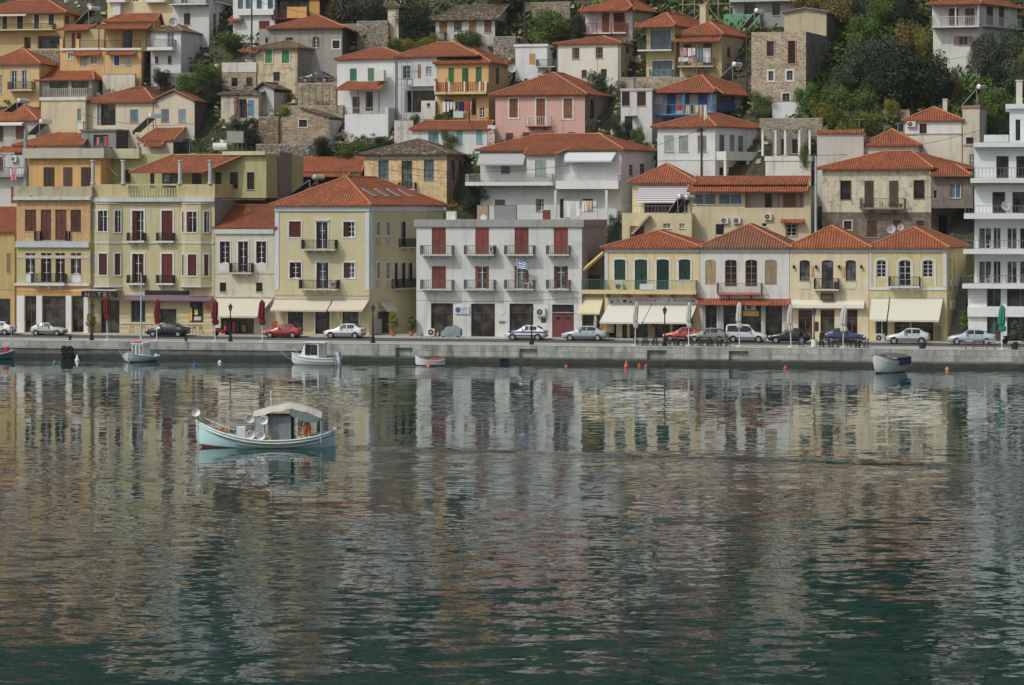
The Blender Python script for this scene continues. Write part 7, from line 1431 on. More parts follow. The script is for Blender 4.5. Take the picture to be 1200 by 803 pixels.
def motorbike(lab, px, w, col):
    p = on_w(px, w); p.z = ZQ + .06; r = empty('motorbike', p, -QA + .6); tag(r, lab, 'motorbike')
    for x in (-.6, .62): m = MB(); m.tube([(x, -.06, .3), (x, .06, .3)], .3, 16); m.build('wheel', paint((26, 26, 27)), r)
    m = MB(); m.box(-.45, .35, -.14, .14, .35, .62); m.box(-.75, -.1, -.16, .16, .62, .74); m.tube([(.62, 0, .3), (.45, 0, .95)], .05, 6); m.box(.3, .5, -.2, .2, .55, 1.0); m.build('body', paint(col, .3), r)
    m = MB(); m.box(-.7, .05, -.13, .13, .745, .82); m.build('seat', paint((30, 30, 31)), r); m = MB(); m.tube([(.42, -.34, 1.05), (.45, 0, .98), (.42, .34, 1.05)], .02, 6); m.build('handlebar', paint((60, 60, 62)), r)
motorbike('red motorbike parked beside the dark red parasol', 260, -2.0, (176, 40, 44)); motorbike('dark motorbike parked at the right edge before the apartment block', 1184, -3.5, (50, 52, 56))
p = on_w(513, -1.6); p.z = ZQ + .13; r = empty('traffic_cone', p); tag(r, 'orange traffic cone beside the covered motorbike', 'cone'); m = MB(); m.lathe([(.14, .04), (.03, .62)], (0, 0, 0), 10); m.build('cone', paint((206, 84, 50)), r); m = MB(); m.box(-.18, .18, -.18, .18, 0, .04); m.build('base', paint((60, 50, 46)), r); m = MB(); m.lathe([(.1, .28), (.075, .4)], (0, 0, 0), 10); m.build('band', paint((206, 206, 200)), r)
p = on_w(504, -1.4); p.z = ZQ + .13; r = empty('air_conditioner', p, -QA); tag(r, 'large white air-conditioner unit standing on the pavement by the white building', 'air conditioner'); m = MB(); m.box(-.48, .48, -.18, .18, .1, .85); m.build('casing', paint((196, 196, 188)), r); m = MB(); m.disc((.12, -.17, .48), (0, -1, 0), .29, .03, 18); fo = m.build('fan', paint((40, 40, 42)), r); m = MB(); m.disc((.12, -.205, .48), (0, -1, 0), .1, .02, 10); m.build('hub', paint((190, 190, 184)), fo); m = MB(); m.box(-.44, -.36, -.16, .16, 0, .1); m.box(.36, .44, -.16, .16, 0, .1); m.build('foot', paint((70, 70, 70)), r)
p = on_w(494, -1.5); p.z = ZQ + .13; r = empty('bucket', p); tag(r, 'blue bucket at the foot of the white building', 'bucket'); m = MB(); m.lathe([(.14, 0), (.19, .34), (.2, .35), (.17, .34)], (0, 0, 0), 12); m.build('pail', paint((70, 120, 176)), r); m = MB(); m.tube([(.19 * cos(t), 0, .35 + .16 * sin(t)) for t in [pi * i / 8 for i in range(9)]], .012, 5); m.build('handle', paint((60, 60, 60)), r)
p = on_w(712.5, -1.3); p.z = ZQ + .13; r = empty('vending_post_box', p, -QA); tag(r, 'yellow letter box on a post beside the barrel-awning shop', 'letter box'); m = MB(); m.box(-.3, .3, -.2, .2, .8, 1.6); m.build('box', paint((206, 160, 40)), r); m = MB(); m.box(-.05, .05, -.05, .05, 0, .8); m.build('post', paint((60, 60, 60)), r); m = MB(); m.lathe([(.3, 1.6), (.22, 1.72), (.05, 1.76)], (0, 0, 0), 10); m.build('lid', paint((206, 160, 40)), r)
p = on_w(321.5, -.9); p.z = ZQ + .13; r = empty('menu_stand', p, -QA); tag(r, 'orange-brown wooden menu stand left of the yellow house windows', 'menu stand'); m = MB(); m.box(-.32, .32, -.03, .03, .35, 1.5); m.build('board', paint((150, 74, 40)), r); m = MB(); m.box(-.3, -.24, -.05, .05, 0, .35); m.box(.24, .3, -.05, .05, 0, .35); m.build('leg', paint((90, 60, 44)), r)
# flag
p = f5.root; A = f5.p('f', f5.a('f', 608.2), 1.0, f5.z('f', 608, 341)); r = empty('flag', Vector(p.location) + Matrix.Rotation(-f5.rz, 3, 'Z') @ A, -f5.rz); tag(r, 'blue and white striped Greek flag on a white pole at the white building balcony', 'flag'); H_ = 3.25
m = MB(); m.tube([(0, 0, 0), (0, 0, H_)], .03, 6); m.lathe([(.06, 0), (.06, .08), (.01, .12)], (0, 0, H_), 8); m.build('pole', paint((196, 196, 192)), r)
m = MB(); m.f = []; nx = 12; mats = [cloth((52, 92, 160)), cloth((204, 208, 212))]; mi = []
def fp_(i, j):
    x = i / nx; return (.04 + 1.15 * x, .12 * sin(x * 7) * x, H_ - .05 - .85 * j / 9 - .32 * x * x - .05 * sin(x * 6))
for i in range(nx):
    for j in range(9):
        m.quad(fp_(i, j), fp_(i + 1, j), fp_(i + 1, j + 1), fp_(i, j + 1)); cr = i < 4.5 and j < 5; mi.append(0 if (not cr and j % 2 == 0) or (cr and not (j == 2 or i == 2)) else 1)
o = m.build('cloth', mats, r)
for f_, k in zip(o.data.polygons, mi): f_.material_index = k
# terrace things on the white building roof
for i, (x0, y0, x1, y1, lab, col) in enumerate(((559, 241, 572, 257, 'brown and white fan unit cabinet on the white building roof', (150, 126, 100)), (579, 241, 605, 252, 'long grey metal box on legs on the white building roof', (120, 124, 124)), (636, 247, 644, 256, 'small dark red crate on the white building roof', (120, 40, 44)), (523, 248, 534, 257, 'white planter trough with flowers at the roof corner', (196, 196, 192)))):
    Y = f5.O.y + 3 - i * .2; a, c = at(x0, y1, Y), at(x1, y0, Y); a.z = f5.bz + f5.ztl + .1; d = c - a; r = empty(('roof_cabinet', 'roof_cabinet', 'crate', 'planter_trough')[i], a, -QA); tag(r, lab, ('cabinet', 'cabinet', 'crate', 'planter')[i]); m = MB(); z0 = .3 if i == 1 else 0; m.box(0, d.x, 0, .7, z0, d.z); m.build('casing', paint(col), r); m = MB(); m.box(-.03, d.x + .03, -.03, .73, d.z + .002, d.z + .06); m.build('lid', paint(tuple(int(v * .8) for v in col)), r)
    m = MB()
    for x in (.1, d.x - .15): m.box(x, x + .06, .05, .65, -.0 if z0 else -.06, z0 if z0 else 0)
    m.build('foot', paint((60, 60, 60)), r)
    if i == 0: m = MB(); m.disc((d.x * .6, -.01, d.z * .4), (0, -1, 0), .35, .02, 14); m.build('fan', paint((190, 190, 184)), r)
    if i == 3: leaf_cloud([(d.x * .3, .3, d.z + .5, .5), (d.x * .8, .3, d.z + .6, .6)], 400, .16, 9).build('flowers', leaf_mat((70, 96, 40), (150, 110, 50)), r)
# ------------------------------------------------------------------ fenders and buoys
def fender(lab, px, py, R, h, col, grp):
    p = on_w(px, WQ - .35); p.z = .45; r = empty('tyre_fender', p, -QA); tag(r, lab, 'fender', grp)
    for k in range(4):
        m = MB(); n = 16; c = Vector(((k % 2) * .62 + .1 * (k > 1), -.2 - .1 * (k > 1), .42 - .5 * (k > 1))); ring = [c + Vector((R * cos(t), 0, R * sin(t))) for t in [2 * pi * i / n for i in range(n + 1)]]; m.tube(ring, .2, 8, False); m.build('tyre', paint(col, .8), r)
    m = MB(); m.tube([(0, .1, 1.2), (0, -.1, .6)], .02, 5); m.build('rope', paint((90, 84, 70)), r)
fender('cluster of black tyre fenders hanging on the quay at the left', 76, 405, .2, 1, (22, 22, 23), 'tyre fenders')
for px, py, R, col, lab in ((64, 426, .22, (56, 120, 130), 'teal mooring buoy afloat at the left'), (90.5, 423, .24, (206, 206, 196), 'white mooring buoy beside the black tyres'), (228, 428.5, .2, (40, 96, 160), 'blue mooring buoy off the hotel'), (257.5, 425.5, .2, (200, 202, 200), 'white mooring buoy with a gull-like neck off the cream shop house'), (502, 429.5, .18, (214, 110, 60), 'orange buoy below the small rowing boat'), (663.5, 430, .15, (206, 70, 50), 'tiny red buoy off the silver saloon'), (734, 430.5, .25, (190, 72, 52), 'large orange-red conical buoy'), (749, 429, .16, (190, 80, 60), 'small reddish buoy right of the large conical one'), (757, 430, .18, (190, 70, 50), 'small red buoy at the mooring niche'), (916, 428, .18, (200, 180, 60), 'yellow buoy off the dark saloon'), (920.5, 432, .2, (186, 70, 54), 'red buoy beside the yellow one'), (1110, 433.5, .2, (206, 120, 60), 'red and yellow buoy right of the tarp-covered boat')):
    p = on_plane(px, py, 0); r = empty('mooring_buoy', p); tag(r, lab, 'buoy', 'mooring buoys'); m = MB(); m.lathe([(R * .5, -R * .6), (R * .95, -R * .2), (R, .1), (R * .85, R * .6), (R * .45, R * (1.1 if R < .24 else 1.6)), (R * .3, R * (1.4 if R < .24 else 2.5))], (0, 0, 0), 12); m.build('float', paint(col, .4), r, True); m = MB(); m.tube([(0.08 * cos(t), 0, R * (1.45 if R < .24 else 2.55) + .08 * sin(t)) for t in [pi * i / 6 for i in range(7)]], .02, 5); m.build('ring', paint((90, 90, 90)), r)
# ------------------------------------------------------------------ boats
def hull(L, B, st0, n=9, sub_=5):
    "st: (x 0..1, half-width factor, sheer height, keel height, flare) bow at 1; returns MB with the shell and the deck line points"
    m = MB(); rows = []; st = []
    for i in range(len(st0) - 1):
        p0, p1, p2, p3 = st0[max(0, i - 1)], st0[i], st0[i + 1], st0[min(len(st0) - 1, i + 2)]
        for k in range(sub_):
            t = k / sub_; x = p1[0] + (p2[0] - p1[0]) * t; w_ = []
            for c in (1, 2, 3):
                m1 = (p2[c] - p0[c]) / (p2[0] - p0[0]) * (p2[0] - p1[0]); m2 = (p3[c] - p1[c]) / (p3[0] - p1[0]) * (p2[0] - p1[0])
                w_.append((2 * t ** 3 - 3 * t * t + 1) * p1[c] + (t ** 3 - 2 * t * t + t) * m1 + (-2 * t ** 3 + 3 * t * t) * p2[c] + (t ** 3 - t * t) * m2)
            st.append((x, max(.02, w_[0]), w_[1], w_[2]))
    st.append(st0[-1])
    for (x, wf, zs, zk) in st:
        row = []
        for j in range(-n, n + 1):
            t = abs(j) / n; y = B / 2 * wf * (t ** .62) * (1 if j > 0 else -1); z = zk + (zs - zk) * t ** 1.9; row.append(((x - .5) * L, y, z))
        rows.append(row)
    for row in rows: m.v += row
    k = 2 * n + 1
    for i in range(len(rows) - 1):
        for j in range(k - 1): a = i * k + j; m.f.append((a, a + 1, a + k + 1, a + k))
    m.f.append(tuple(range(k))); m.f.append(tuple((len(rows) - 1) * k + j for j in range(k))[::-1])
    return m, rows
def gunwale(rows, r, mat, root, name='gunwale', dz=0.0, out=0.0):
    m = MB(); m.tube([Vector(r_[0]) + Vector((0, -out, dz)) for r_ in rows] + [Vector(r_[-1]) + Vector((0, out, dz)) for r_ in rows[::-1]], r, 6); return m.build(name, mat, root)
PALE = (168, 204, 206)
def caique():
    Y0 = on_plane(312, 523, 0).y; c = on_plane(312, 523.5, 0); r = empty('fishing_boat', c, pi + .03); tag(r, 'pale blue wooden fishing boat under way with white lamps, grey wheelhouse and a cream canopy', 'fishing boat')
    L, B = 8.5, 2.7
    st = [(0, .06, 1.02, .1), (.012, .3, 1.0, -.1), (.06, .58, .86, -.3), (.15, .82, .68, -.4), (.3, .97, .52, -.45), (.45, 1.0, .48, -.45), (.6, .98, .56, -.45), (.72, .88, .74, -.42), (.84, .66, 1.02, -.35), (.93, .38, 1.3, -.2), (.985, .13, 1.5, .1), (1, .03, 1.56, .4)]
    m, rows = hull(L, B, st, 14); o = m.build('hull', hull_paint(PALE, (100, 54, 48)), r, True)
    gunwale(rows, .06, paint((206, 214, 212)), r); gunwale(rows, .045, paint((196, 210, 210)), r, 'rubbing_strake', -.17, -.02); gunwale(rows, .03, paint((96, 120, 124)), r, 'rubbing_strake', -.27, -.06)
    m = MB(); m.tube([(L / 2 - .03, 0, .2), (L / 2 + .08, 0, 1.0), (L / 2 + .1, 0, 1.72)], [.07, .08, .09], 6); m.build('stem_post', paint((206, 212, 210)), r); m = MB(); m.tube([(-L / 2, 0, -.1), (-L / 2 - .08, 0, .6), (-L / 2 - .1, 0, 1.16)], [.08, .09, .1], 6); m.box(-L / 2 - .2, -L / 2 + .02, -.1, .1, 1.1, 1.2); m.build('stern_post', paint((206, 212, 210)), r)
    m = MB()
    for i in range(len(rows) - 1):
        a, b = rows[i], rows[i + 1]; dz = -.3 if i < 35 else -.14; m.quad(*[Vector(p_) + Vector((0, 0, dz)) for p_ in (a[1], b[1], b[-2], a[-2])])
    m.build('deck', paint((178, 150, 96), .7), r)
    # wheelhouse
    m = MB(); m.box(-1.6, -.15, -.62, .62, .2, 1.98); w = m.build('wheelhouse', paint((124, 134, 134), .6), r); m = MB(); m.box(-1.72, -.02, -.72, .72, 1.985, 2.04); m.build('roof', paint((110, 70, 58)), w); m = MB(); m.box(-1.75, -1.605, -.45, .45, .3, 1.85); m.build('door_opening_shade', paint((30, 32, 34)), w); m = MB(); m.box(-.72, -.69, .621, .64, .25, 1.95); m.build('panel_joint', paint((90, 100, 100)), w)  # the aft opening is a dark panel, coloured for the unlit inside
    # canopy on posts: ridge forward, cloth hanging low at the stern
    m = MB(); nx, ny = 14, 8; pr = [(-3.55, 2.2), (-3.0, 2.42), (-2.2, 2.68), (-1.5, 2.8), (-.6, 2.62), (.2, 2.42), (.75, 2.28)]
    def zx(x):
        for (a, za), (b, zb) in zip(pr, pr[1:]):
            if a <= x <= b: return za + (zb - za) * (x - a) / (b - a)
        return pr[-1][1]
    for i in range(nx + 1):
        for j in range(ny + 1):
            x = -3.55 + 4.3 * i / nx; t = -1 + 2 * j / ny; m.v.append((x, t * 1.05, zx(x) - .34 * t * t - .05 * sin(i * 1.7) * abs(t)))
    for i in range(nx):
        for j in range(ny): a = i * (ny + 1) + j; m.f.append((a, a + 1, a + ny + 2, a + ny + 1))
    cn = m.build('canopy', cloth((180, 174, 162), fold=1.6), r, True); 
    for sg in (-1, 1):
        m = MB()
        for i in range(6):
            x0, x1 = -3.5 + i * .33, -3.5 + (i + 1) * .33; d = lambda x: .6 * (1 - abs((x + 2.4) / 1.3) ** 2) if abs(x + 2.4) < 1.3 else .02
            m.quad((x0, sg * 1.05, zx(x0) - .34), (x1, sg * 1.05, zx(x1) - .34), (x1, sg * .95, zx(x1) - .36 - d(x1)), (x0, sg * .95, zx(x0) - .36 - d(x0)))
        m.build('canopy_flap', cloth((120, 138, 134)), cn)
    m = MB()
    for x, zt in ((-3.5, 2.0), (-2.0, 2.4), (.6, 2.0)):
        for y in (-.95, .95): m.tube([(x, y, .3), (x, y, zt)], .028, 6)
    m.build('canopy_posts', paint((190, 194, 192)), r)
    # winch box and lamps
    m = MB(); m.box(1.3, 1.85, -.7, .5, .3, 1.25); m.build('locker', paint((196, 206, 206)), r); m = MB(); m.box(.1, .6, -.35, .35, .3, 2.0); m.box(.15, .9, .75, .8, 1.0, 1.06); m.build('lamp_frame', paint((170, 184, 186), .5), r)
    for (x, z) in ((.95, 1.85), (.1, 1.75), (.9, .85), (.25, .8)):
        m = MB(); m.lathe([(.02, -.02), (.16, .02), (.27, .2), (.29, .22), (.27, .24), (.14, .06), (.02, .03)], (0, 0, 0), 16); me = m.build('fishing_lamp', paint((206, 212, 212), .3), r); me.data.transform(Matrix.Translation((x, .95, z)) @ Matrix.Rotation(radians(-90), 4, 'X')); m = MB(); m.lathe([(.02, -.22), (.09, -.2), (.09, .0), (.02, .02)], (0, 0, 0), 8); h = m.build('housing', paint((60, 66, 70)), me); h.data.transform(Matrix.Translation((x, .95, z)) @ Matrix.Rotation(radians(-90), 4, 'X'))
    m = MB(); m.lathe([(.02, -.02), (.18, .02), (.25, .2), (.27, .22), (.12, .06), (.02, .03)], (0, 0, 0), 16); me = m.build('fishing_lamp', paint((206, 212, 212), .3), r); me.data.transform(Matrix.Translation((L / 2 + .15, .15, 2.12)) @ Matrix.Rotation(radians(-70), 4, 'X'))
    m = MB(); m.tube([(L / 2 - .1, 0, 1.55), (L / 2 + .1, .02, 1.9), (L / 2 + .12, .05, 2.1)], .07, 6); m.box(L / 2 - .5, L / 2 - .3, -.12, .12, 1.9, 2.3); m.tube([(L / 2 - .4, 0, 1.4), (L / 2 - .4, 0, 1.9)], .04, 6); m.build('bow_bracket', paint((150, 130, 100)), r)
    m = MB()
    for y in (-1, 1): m.tube([(1.9, y * .95, 1.15), (3.0, y * .62, 1.5), (3.9, y * .2, 1.85)], .025, 5)
    for x, y, z in ((2.3, .86, .85), (2.9, .65, 1.0), (3.4, .42, 1.2)): 
        for s in (-1, 1): m.tube([(x, s * y, z - .1), (x, s * y, z + .45)], .02, 5)
    m.build('bow_rail', paint((190, 194, 192)), r)
    rr = random.Random(2)
    for i, (x, y, c, s) in enumerate(((3.2, .2, (150, 96, 70), .22), (1.95, .6, (170, 140, 110), .26), (2.4, .3, (150, 110, 60), .28), (2.8, 0, (170, 80, 60), .24), (2.1, -.2, (90, 110, 120), .3), (.6, .55, (196, 150, 60), .3), (-.2, .8, (186, 140, 50), .26), (-2.2, .5, (180, 140, 60), .3))):
        m = MB(); m.v = []; 
        m.lathe([(s * .9, .0), (s, s * .4), (s * .6, s * .9), (s * .2, s)], (x, y, .42 + (.45 + .12 * (x - 2) if x > 2 else 0)), 9); tag(m.build('net_heap', cloth(c, fold=2)), 'net', 'net') if False else m.build('net_heap', cloth(c, fold=2), r)
    m = MB(); m.tube([(-.3, 0, 2.6), (-.3, 0, 3.35)], .03, 6); m.box(-.42, -.18, -.03, .03, 3.0, 3.05); m.lathe([(.07, 0), (.07, .12), (.02, .16)], (-.3, 0, 3.35), 8); m.build('mast_light', paint((206, 210, 208)), r)
    return r, L
boat, BL = caique()
def small_boat(name, lab, px, py, L, B, rz, st, cols, extra=None):
    r = empty(name, on_plane(px, py, 0), rz); tag(r, lab, 'boat'); m, rows = hull(L, B, st); o = m.build('hull', hull_paint(cols[0], cols[1], .07, .2), r, True)
    gunwale(rows, .045, paint(cols[2]), r); m = MB()
    for i in range(len(rows) - 1): a, b = rows[i], rows[i + 1]; m.quad(*[Vector(p_) + Vector((0, 0, -.12)) for p_ in (a[1], b[1], b[-2], a[-2])])
    m.build('deck', paint(cols[3]), r); return r, rows
ST = [(0, .86, .7, -.15), (.1, .95, .68, -.25), (.3, 1, .68, -.3), (.55, .97, .74, -.3), (.75, .78, .86, -.25), (.9, .42, 1.0, -.1), (.98, .12, 1.08, .15), (1, .03, 1.1, .3)]
r, rows = small_boat('motorboat', 'white motorboat with cuddy cabin and dark sliding windows, moored at the quay', 368.5, 427.5, 5.0, 2.2, pi - .42, ST, ((200, 204, 204), (150, 160, 160), (206, 208, 206), (190, 190, 184)))
m = MB(); m.hexa([(-.9, -.85, .55), (1.25, -.7, .6), (1.25, .7, .6), (-.9, .85, .55), (-.9, -.8, 2.15), (.75, -.66, 2.15), (.75, .66, 2.15), (-.9, .8, 2.15)]); c = m.build('cabin', paint((200, 204, 202), .35), r); m = MB(); m.box(-1.6, .95, -.88, .88, 2.155, 2.23); m.build('roof', paint((206, 208, 206)), c)
for s in (-1, 1):
    for x0, x1 in ((-.75, -.05), (.02, .6)): m = MB(); m.hexa([(x, s * (yy + d), z) for z, yy in ((1.0, .83 - .02 * x0), (2.0, .79)) for x, d in ((x0, -.01), (x1, -.03), (x1, .0), (x0, .02))]); m.build('pane', glass_mat('dark'), c)
m = MB(); m.hexa([(1.17, -.58, 1.15), (1.2, -.58, 1.15), (1.2, .58, 1.15), (1.17, .58, 1.15), (.86, -.56, 2.0), (.89, -.56, 2.0), (.89, .56, 2.0), (.86, .56, 2.0)]); m.build('windscreen', glass_mat('dark'), c)
m = MB()
for s in (-1, 1): m.tube([(1.4, s * .7, .95), (1.7, s * .6, 1.35), (2.45, s * .05, 1.5)], .022, 5); m.tube([(1.7, s * .6, .8), (1.7, s * .6, 1.35)], .02, 5)
m.tube([(-1.5, .8, .6), (-1.5, .8, 2.15)], .03, 5); m.tube([(-1.5, -.8, .6), (-1.5, -.8, 2.15)], .03, 5); m.build('handrail', paint((170, 172, 170)), r); m = MB(); m.box(-2.85, -2.5, -.2, .2, -.1, .95); m.box(-2.8, -2.45, -.25, .25, .95, 1.3); m.build('outboard_motor', paint((180, 184, 186)), r)
STP = [(0, .25, .62, -.1), (.05, .55, .58, -.2), (.2, .88, .5, -.28), (.45, 1, .48, -.3), (.65, .92, .54, -.3), (.82, .62, .68, -.2), (.94, .28, .84, 0), (1, .03, .92, .25)]
r, rows = small_boat('fishing_boat', 'small pale wooden boat with white wheelhouse and tall mast, moored bow towards the viewer', 163.5, 423.5, 4.8, 3.4, -pi / 2 - .35, STP, ((190, 204, 208), (120, 90, 60), (200, 204, 202), (170, 160, 140)))
m = MB(); m.box(-1.1, .45, -.62, .62, .3, 1.75); c = m.build('wheelhouse', paint((190, 200, 204)), r); m = MB(); m.box(-1.2, .55, -.7, .7, 1.755, 1.84); m.build('roof', paint((196, 204, 204)), c); m = MB(); m.tube([(.5, -.4, 1.95), (.5, .4, 1.95)], .11, 8); m.build('life_ring_roll', paint((196, 70, 54)), c)
for y0 in (-.52, -.1, .3): m = MB(); m.box(.452, .47, y0, y0 + .26, .75, 1.6); m.build('pane', glass_mat('pale'), c)
m = MB(); m.tube([(-.5, -.1, 1.8), (-.55, -.1, 8.7)], [.1, .06], 8); m.build('mast', paint((170, 176, 180)), r)
for k, (x, y) in enumerate(((.6, -1.3), (.1, -1.42), (-.4, -1.45))): m = MB(); m.lathe([(.05, .75), (.2, .6), (.22, .3), (.14, .1), (.05, .05)], (x, y, 0), 10); m.build('fender', paint((196, 190, 170)), r, True)
m = MB(); m.lathe([(.05, .3), (.13, .2), (.13, .05), (.05, -.05)], (2.2, 0, 0), 8); m.build('bow_fender', paint((206, 170, 50)), r, True); m = MB(); m.box(1.2, 1.35, -.3, -.15, .6, 1.0); m.box(.5, .7, -.95, -.75, .5, 1.1); m.build('crate', paint((196, 110, 80)), r)
r, rows = small_boat('rowing_boat', 'small white rowing boat with red interior, moored at the dark niche', 504, 428.5, 2.9, 1.35, -.12 + pi, STP, ((196, 198, 196), (60, 60, 62), (190, 196, 198), (176, 60, 50)))
m = MB(); m.box(.2, .9, -.4, .4, .5, .56); m.build('thwart', paint((70, 90, 120)), r); m = MB(); m.box(-1.2, -.1, -.45, .45, .5, .68); m.build('thwart', paint((190, 60, 50)), r); m = MB(); m.tube([(.7, .4, .5), (.4, .3, 1.35)], .025, 5); m.build('oar', paint((170, 160, 140)), r)
r, rows = small_boat('dinghy', 'white and blue day boat under a dark grey tarpaulin, moored bow out at the right', 1040, 436.5, 4.5, 2.5, -pi / 2 - .65, [(x, w, z * 1.6, k) for x, w, z, k in ST], ((200, 204, 200), (110, 80, 64), (150, 90, 70), (120, 120, 118)))
m = MB(); nx, ny = 10, 8
for i in range(nx + 1):
    for j in range(ny + 1): x = -2.25 + 3.4 * i / nx; t = -1 + 2 * j / ny; hw = 1.3 * (1 - max(0, (x - .3) / 2.3) ** 1.5); m.v.append((x, t * hw, 1.5 + .36 * (1 - t * t) * (1 - abs(x + .4) / 3) - .1 * abs(t) ** 4 + .03 * sin(3 * x + 5 * t)))
for i in range(nx):
    for j in range(ny): a = i * (ny + 1) + j; m.f.append((a, a + 1, a + ny + 2, a + ny + 1))
m.build('tarpaulin', cloth((92, 98, 98), fold=1.2), r, True); m = MB()
for s in (1, -1):
    for i in range(6): x0, x1 = -2.2 + i * .36, -2.2 + (i + 1) * .36; m.quad((x0, s * 1.29, 1.42), (x1, s * 1.29, 1.42), (x1, s * 1.285, .7), (x0, s * 1.285, .7))
m.build('side_cover', cloth((46, 66, 110)), r); m = MB(); m.box(-2.65, -2.26, -.25, .25, .1, 1.3); m.build('outboard_motor', paint((40, 44, 50)), r)
r, rows = small_boat('fishing_boat', 'teal boat with red barrel and white wheelhouse cut by the left edge', -9, 421, 4.4, 2.2, .2, STP, ((70, 116, 126), (40, 60, 66), (196, 200, 198), (170, 160, 140)))
m = MB(); m.box(-.6, .6, -.5, .5, .3, 2.0); m.build('wheelhouse', paint((196, 200, 200)), r); m = MB(); m.lathe([(.26, .5), (.3, .6), (.3, 1.1), (.26, 1.2)], (1.35, 0, 0), 12); m.build('barrel', paint((190, 40, 44)), r); m = MB(); m.tube([(1.9, 0, .6), (1.9, 0, 3.2)], .05, 6); m.build('mast', paint((170, 176, 176)), r)
def rope(lab, px, py, dz, qx, qdz=.1):
    a = on_plane(px, py, dz); c = on_w(qx, WQ + .2); c.z = ZQ + qdz; m = MB(); m.tube([a + (c - a) * t - Vector((0, 0, .5 * 4 * t * (1 - t))) for t in [i / 10 for i in range(11)]], .022, 5, False); tag(m.build('mooring_rope', cloth((150, 142, 122))), lab, 'rope', 'mooring ropes')
rope('mooring rope from the white motorboat up to the quay', 346, 421, .9, 322); rope('mooring rope from the masted boat up to the quay', 150, 421, .7, 136); rope('mooring rope from the tarp-covered boat up to the quay', 1062, 430, .8, 1076); rope('mooring rope from the little rowing boat up to the quay', 515, 425, .6, 524)
# ------------------------------------------------------------------ people
def person(lab, loc, rz, joints, radii, cols, cat='person', hair=(50, 40, 34)):
    """one continuous skinned figure; joints: name -> position, facing -y. cols: list of (z lower bound, colour) plus skin for head and hands"""
    r = empty('person', loc, rz); tag(r, lab, cat)
    names = list(joints); E = [('pelvis', 'waist'), ('waist', 'chest'), ('chest', 'neck'), ('neck', 'head'), ('head', 'crown')]
    for s in 'lr': E += [('chest', 'sh' + s), ('sh' + s, 'el' + s), ('el' + s, 'wr' + s), ('wr' + s, 'ha' + s), ('pelvis', 'hip' + s), ('hip' + s, 'kn' + s), ('kn' + s, 'an' + s), ('an' + s, 'to' + s)]
    me = bpy.data.meshes.new('body'); me.from_pydata([joints[n] for n in names], [(names.index(a), names.index(b)) for a, b in E], []); o = bpy.data.objects.new('body', me); COL.objects.link(o)
    sk = o.modifiers.new('skin', 'SKIN'); sb = o.modifiers.new('sub', 'SUBSURF'); sb.levels = 2; sb.render_levels = 2
    for n, v in zip(names, me.skin_vertices[0].data): v.radius = (radii[n],) * 2 if not isinstance(radii[n], tuple) else radii[n]; v.use_root = n == 'pelvis'
    dg = bpy.context.evaluated_depsgraph_get(); dg.update(); nm = bpy.data.meshes.new_from_object(o.evaluated_get(dg)); bpy.data.objects.remove(o); nm.name = 'body'
    mats = [cloth(c) for c in cols['list']] + [paint(cols['skin'], .6)]; nm.materials.clear()
    for m_ in mats: nm.materials.append(m_)
    J = {k: Vector(v) for k, v in joints.items()}
    def region(p):
        best = min(names, key=lambda k: (J[k] - p).length - (radii[k] if not isinstance(radii[k], tuple) else radii[k][0]))
        return cols['map'].get(best, len(mats) - 1)
    for f_ in nm.polygons: f_.material_index = region(f_.center)
    nm.shade_smooth(); b = bpy.data.objects.new('body', nm); COL.objects.link(b); b.parent = r
    hd = J['head']; up = (J['crown'] - hd).normalized()
    hm = MB(); hm.lathe([(.0, .14), (.07, .125), (.105, .06), (.112, .0), (.1, -.05)], (0, 0, 0), 12); h = hm.build('hair', paint(hair, .8), r, True); h.data.transform(Matrix.Translation(hd + Vector((0, .025, .045))) @ Vector((0, 0, 1)).rotation_difference(up).to_matrix().to_4x4())
    return r
def stand(stride=.0, h=1.75, lean=0):
    k = h / 1.75; J = dict(pelvis=(0, 0, .95), waist=(0, 0, 1.1), chest=(0, -.01 - lean * .5, 1.35), neck=(0, -.02 - lean, 1.5), head=(0, -.05 - lean, 1.6), crown=(0, -.04 - lean, 1.7))
    for s, n in ((-1, 'l'), (1, 'r')):
        J.update({'sh' + n: (s * .18, -lean * .8, 1.42), 'el' + n: (s * .25, .04 - s * stride * .3, 1.15), 'wr' + n: (s * .24, -.1 - s * stride * .6, .93), 'ha' + n: (s * .23, -.13 - s * stride * .65, .84), 'hip' + n: (s * .1, 0, .9), 'kn' + n: (s * .11, -.03 + s * stride * .5, .5), 'an' + n: (s * .11, .02 + s * stride, .08), 'to' + n: (s * .12, -.16 + s * stride, .04)})
    return {a: tuple(c * k for c in v) for a, v in J.items()}
RAD = dict(pelvis=(.15, .11), waist=(.145, .1), chest=(.17, .12), neck=.055, head=(.085, .1), crown=.07)
for n in 'lr': RAD.update({'sh' + n: .075, 'el' + n: .05, 'wr' + n: .036, 'ha' + n: .04, 'hip' + n: .1, 'kn' + n: .065, 'an' + n: .045, 'to' + n: .04})
def cm(top, legs, shoe): 
    mp = {}
    for k in ('waist', 'chest', 'shl', 'shr', 'ell', 'elr', 'wrl', 'wrr'): mp[k] = top
    for k in ('pelvis', 'hipl', 'hipr', 'knl', 'knr'): mp[k] = legs
    for k in ('anl', 'anr', 'tol', 'tor'): mp[k] = shoe
    return mp
p = on_w(939, WQ + 2.2); p.z = ZQ + .05; person('man in dark jacket and pale blue jeans walking past the black saloon', p, -QA + pi / 2 * .9, stand(.2), RAD, dict(list=[(36, 38, 46), (96, 116, 146), (40, 38, 38)], skin=(176, 130, 104), map=cm(0, 1, 2)))
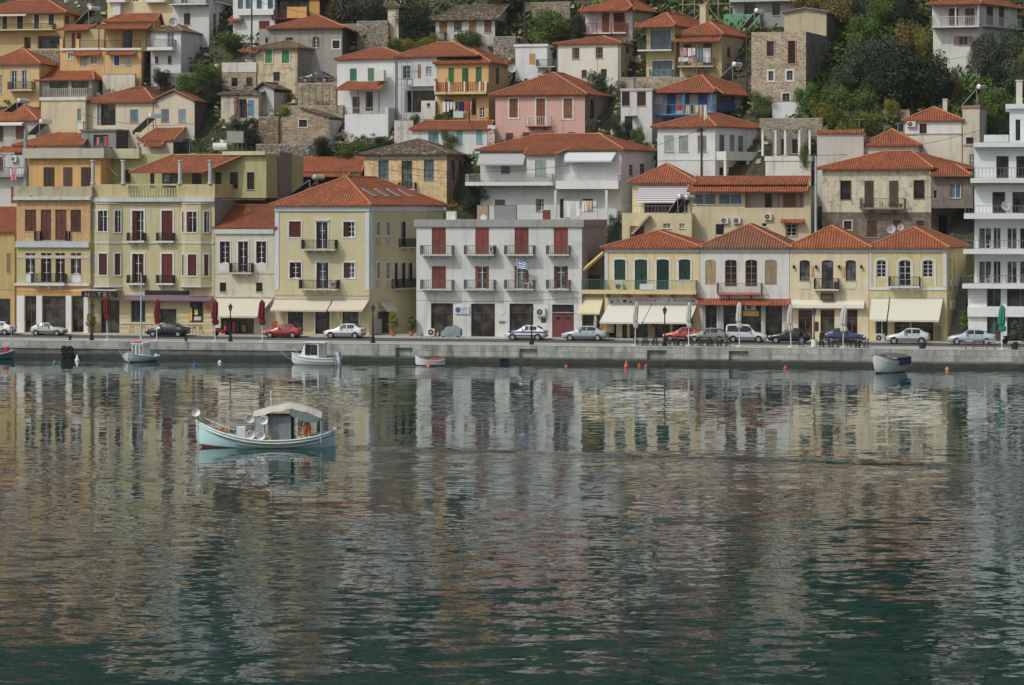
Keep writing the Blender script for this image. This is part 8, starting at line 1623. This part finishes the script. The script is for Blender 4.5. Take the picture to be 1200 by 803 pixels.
p = on_w(963, WQ + 1.5); p.z = ZQ + .05; person('person in dark clothes with a red scarf beside the wrapped lamp post', p, -QA - .5, stand(.08, 1.68), RAD, dict(list=[(40, 38, 42), (30, 30, 34), (26, 26, 28)], skin=(180, 136, 110), map=cm(0, 1, 2)))
# fisherman bent over in the stern, back to the viewer
sp_ = boat.matrix_basis if False else (Matrix.Translation(boat.location) @ Matrix.Rotation(boat.rotation_euler[2], 4, 'Z'))
J = dict(pelvis=(0, 0, .98), waist=(0, -.1, 1.1), chest=(0, -.3, 1.28), neck=(0, -.42, 1.38), head=(0, -.52, 1.42), crown=(0, -.6, 1.48))
for s, n in ((-1, 'l'), (1, 'r')): J.update({'sh' + n: (s * .18, -.33, 1.32), 'el' + n: (s * .24, -.42, 1.06), 'wr' + n: (s * .2, -.6, .9), 'ha' + n: (s * .18, -.68, .86), 'hip' + n: (s * .11, 0, .92), 'kn' + n: (s * .14, -.06, .52), 'an' + n: (s * .16, .02, .1), 'to' + n: (s * .17, -.14, .05)})
R2 = dict(RAD); R2.update({'pelvis': (.25, .2), 'hipl': .18, 'hipr': .18, 'knl': .14, 'knr': .14, 'anl': .1, 'anr': .1})
mp = cm(0, 1, 2); mp['waist'] = 1
person('fisherman in orange waterproof trousers and white boots bending under the boat canopy', sp_ @ Vector((-2.6, .5, .4)), pi + .3, J, R2, dict(list=[(96, 110, 104), (186, 104, 52), (206, 206, 200)], skin=(170, 120, 92), map=mp))

wc = chair((196, 198, 198), (200, 202, 202)); n = 0
for y, fl in ((291.6, 'lower-middle'), (332, 'lowest railed')):
    for px, sd in ((1144, 'left'), (1158, 'inner')):
        o = wc if n == 0 else copy_tree(wc); n += 1; a = f11.a('f', px); P_ = f11.p('f', a, 1.1, f11.z('f', px, y) + .0); o.location = Vector(f11.root.location) + Matrix.Rotation(-f11.rz, 3, 'Z') @ P_; o.rotation_euler = (0, 0, -f11.rz + (pi / 2 if sd == 'left' else -pi / 2)); tag(o, 'white chair on the %s side of the %s apartment balcony' % (sd, fl), 'chair', 'white balcony chairs')

# ------------------------------------------------------------------ faint haze volume, added to lift the dark tones of the town
def haze():
    m = bpy.data.materials.new('haze'); m.use_nodes = True; t = m.node_tree; t.nodes.remove(t.nodes['Principled BSDF'])
    v = N(t, 'ShaderNodeVolumePrincipled'); v.inputs['Color'].default_value = (.86, .93, .95, 1); v.inputs['Density'].default_value = HAZE; v.inputs['Anisotropy'].default_value = .1
    Lk(t, v.outputs[0], t.nodes['Material Output'].inputs['Volume']); mb = MB(); mb.box(-560, 560, -90, 700, -3, 136); tag(mb.build('haze', m), kind='stuff', label='thin pale haze volume added over the harbour to lift its dark tones')
HAZE = .00008
haze()
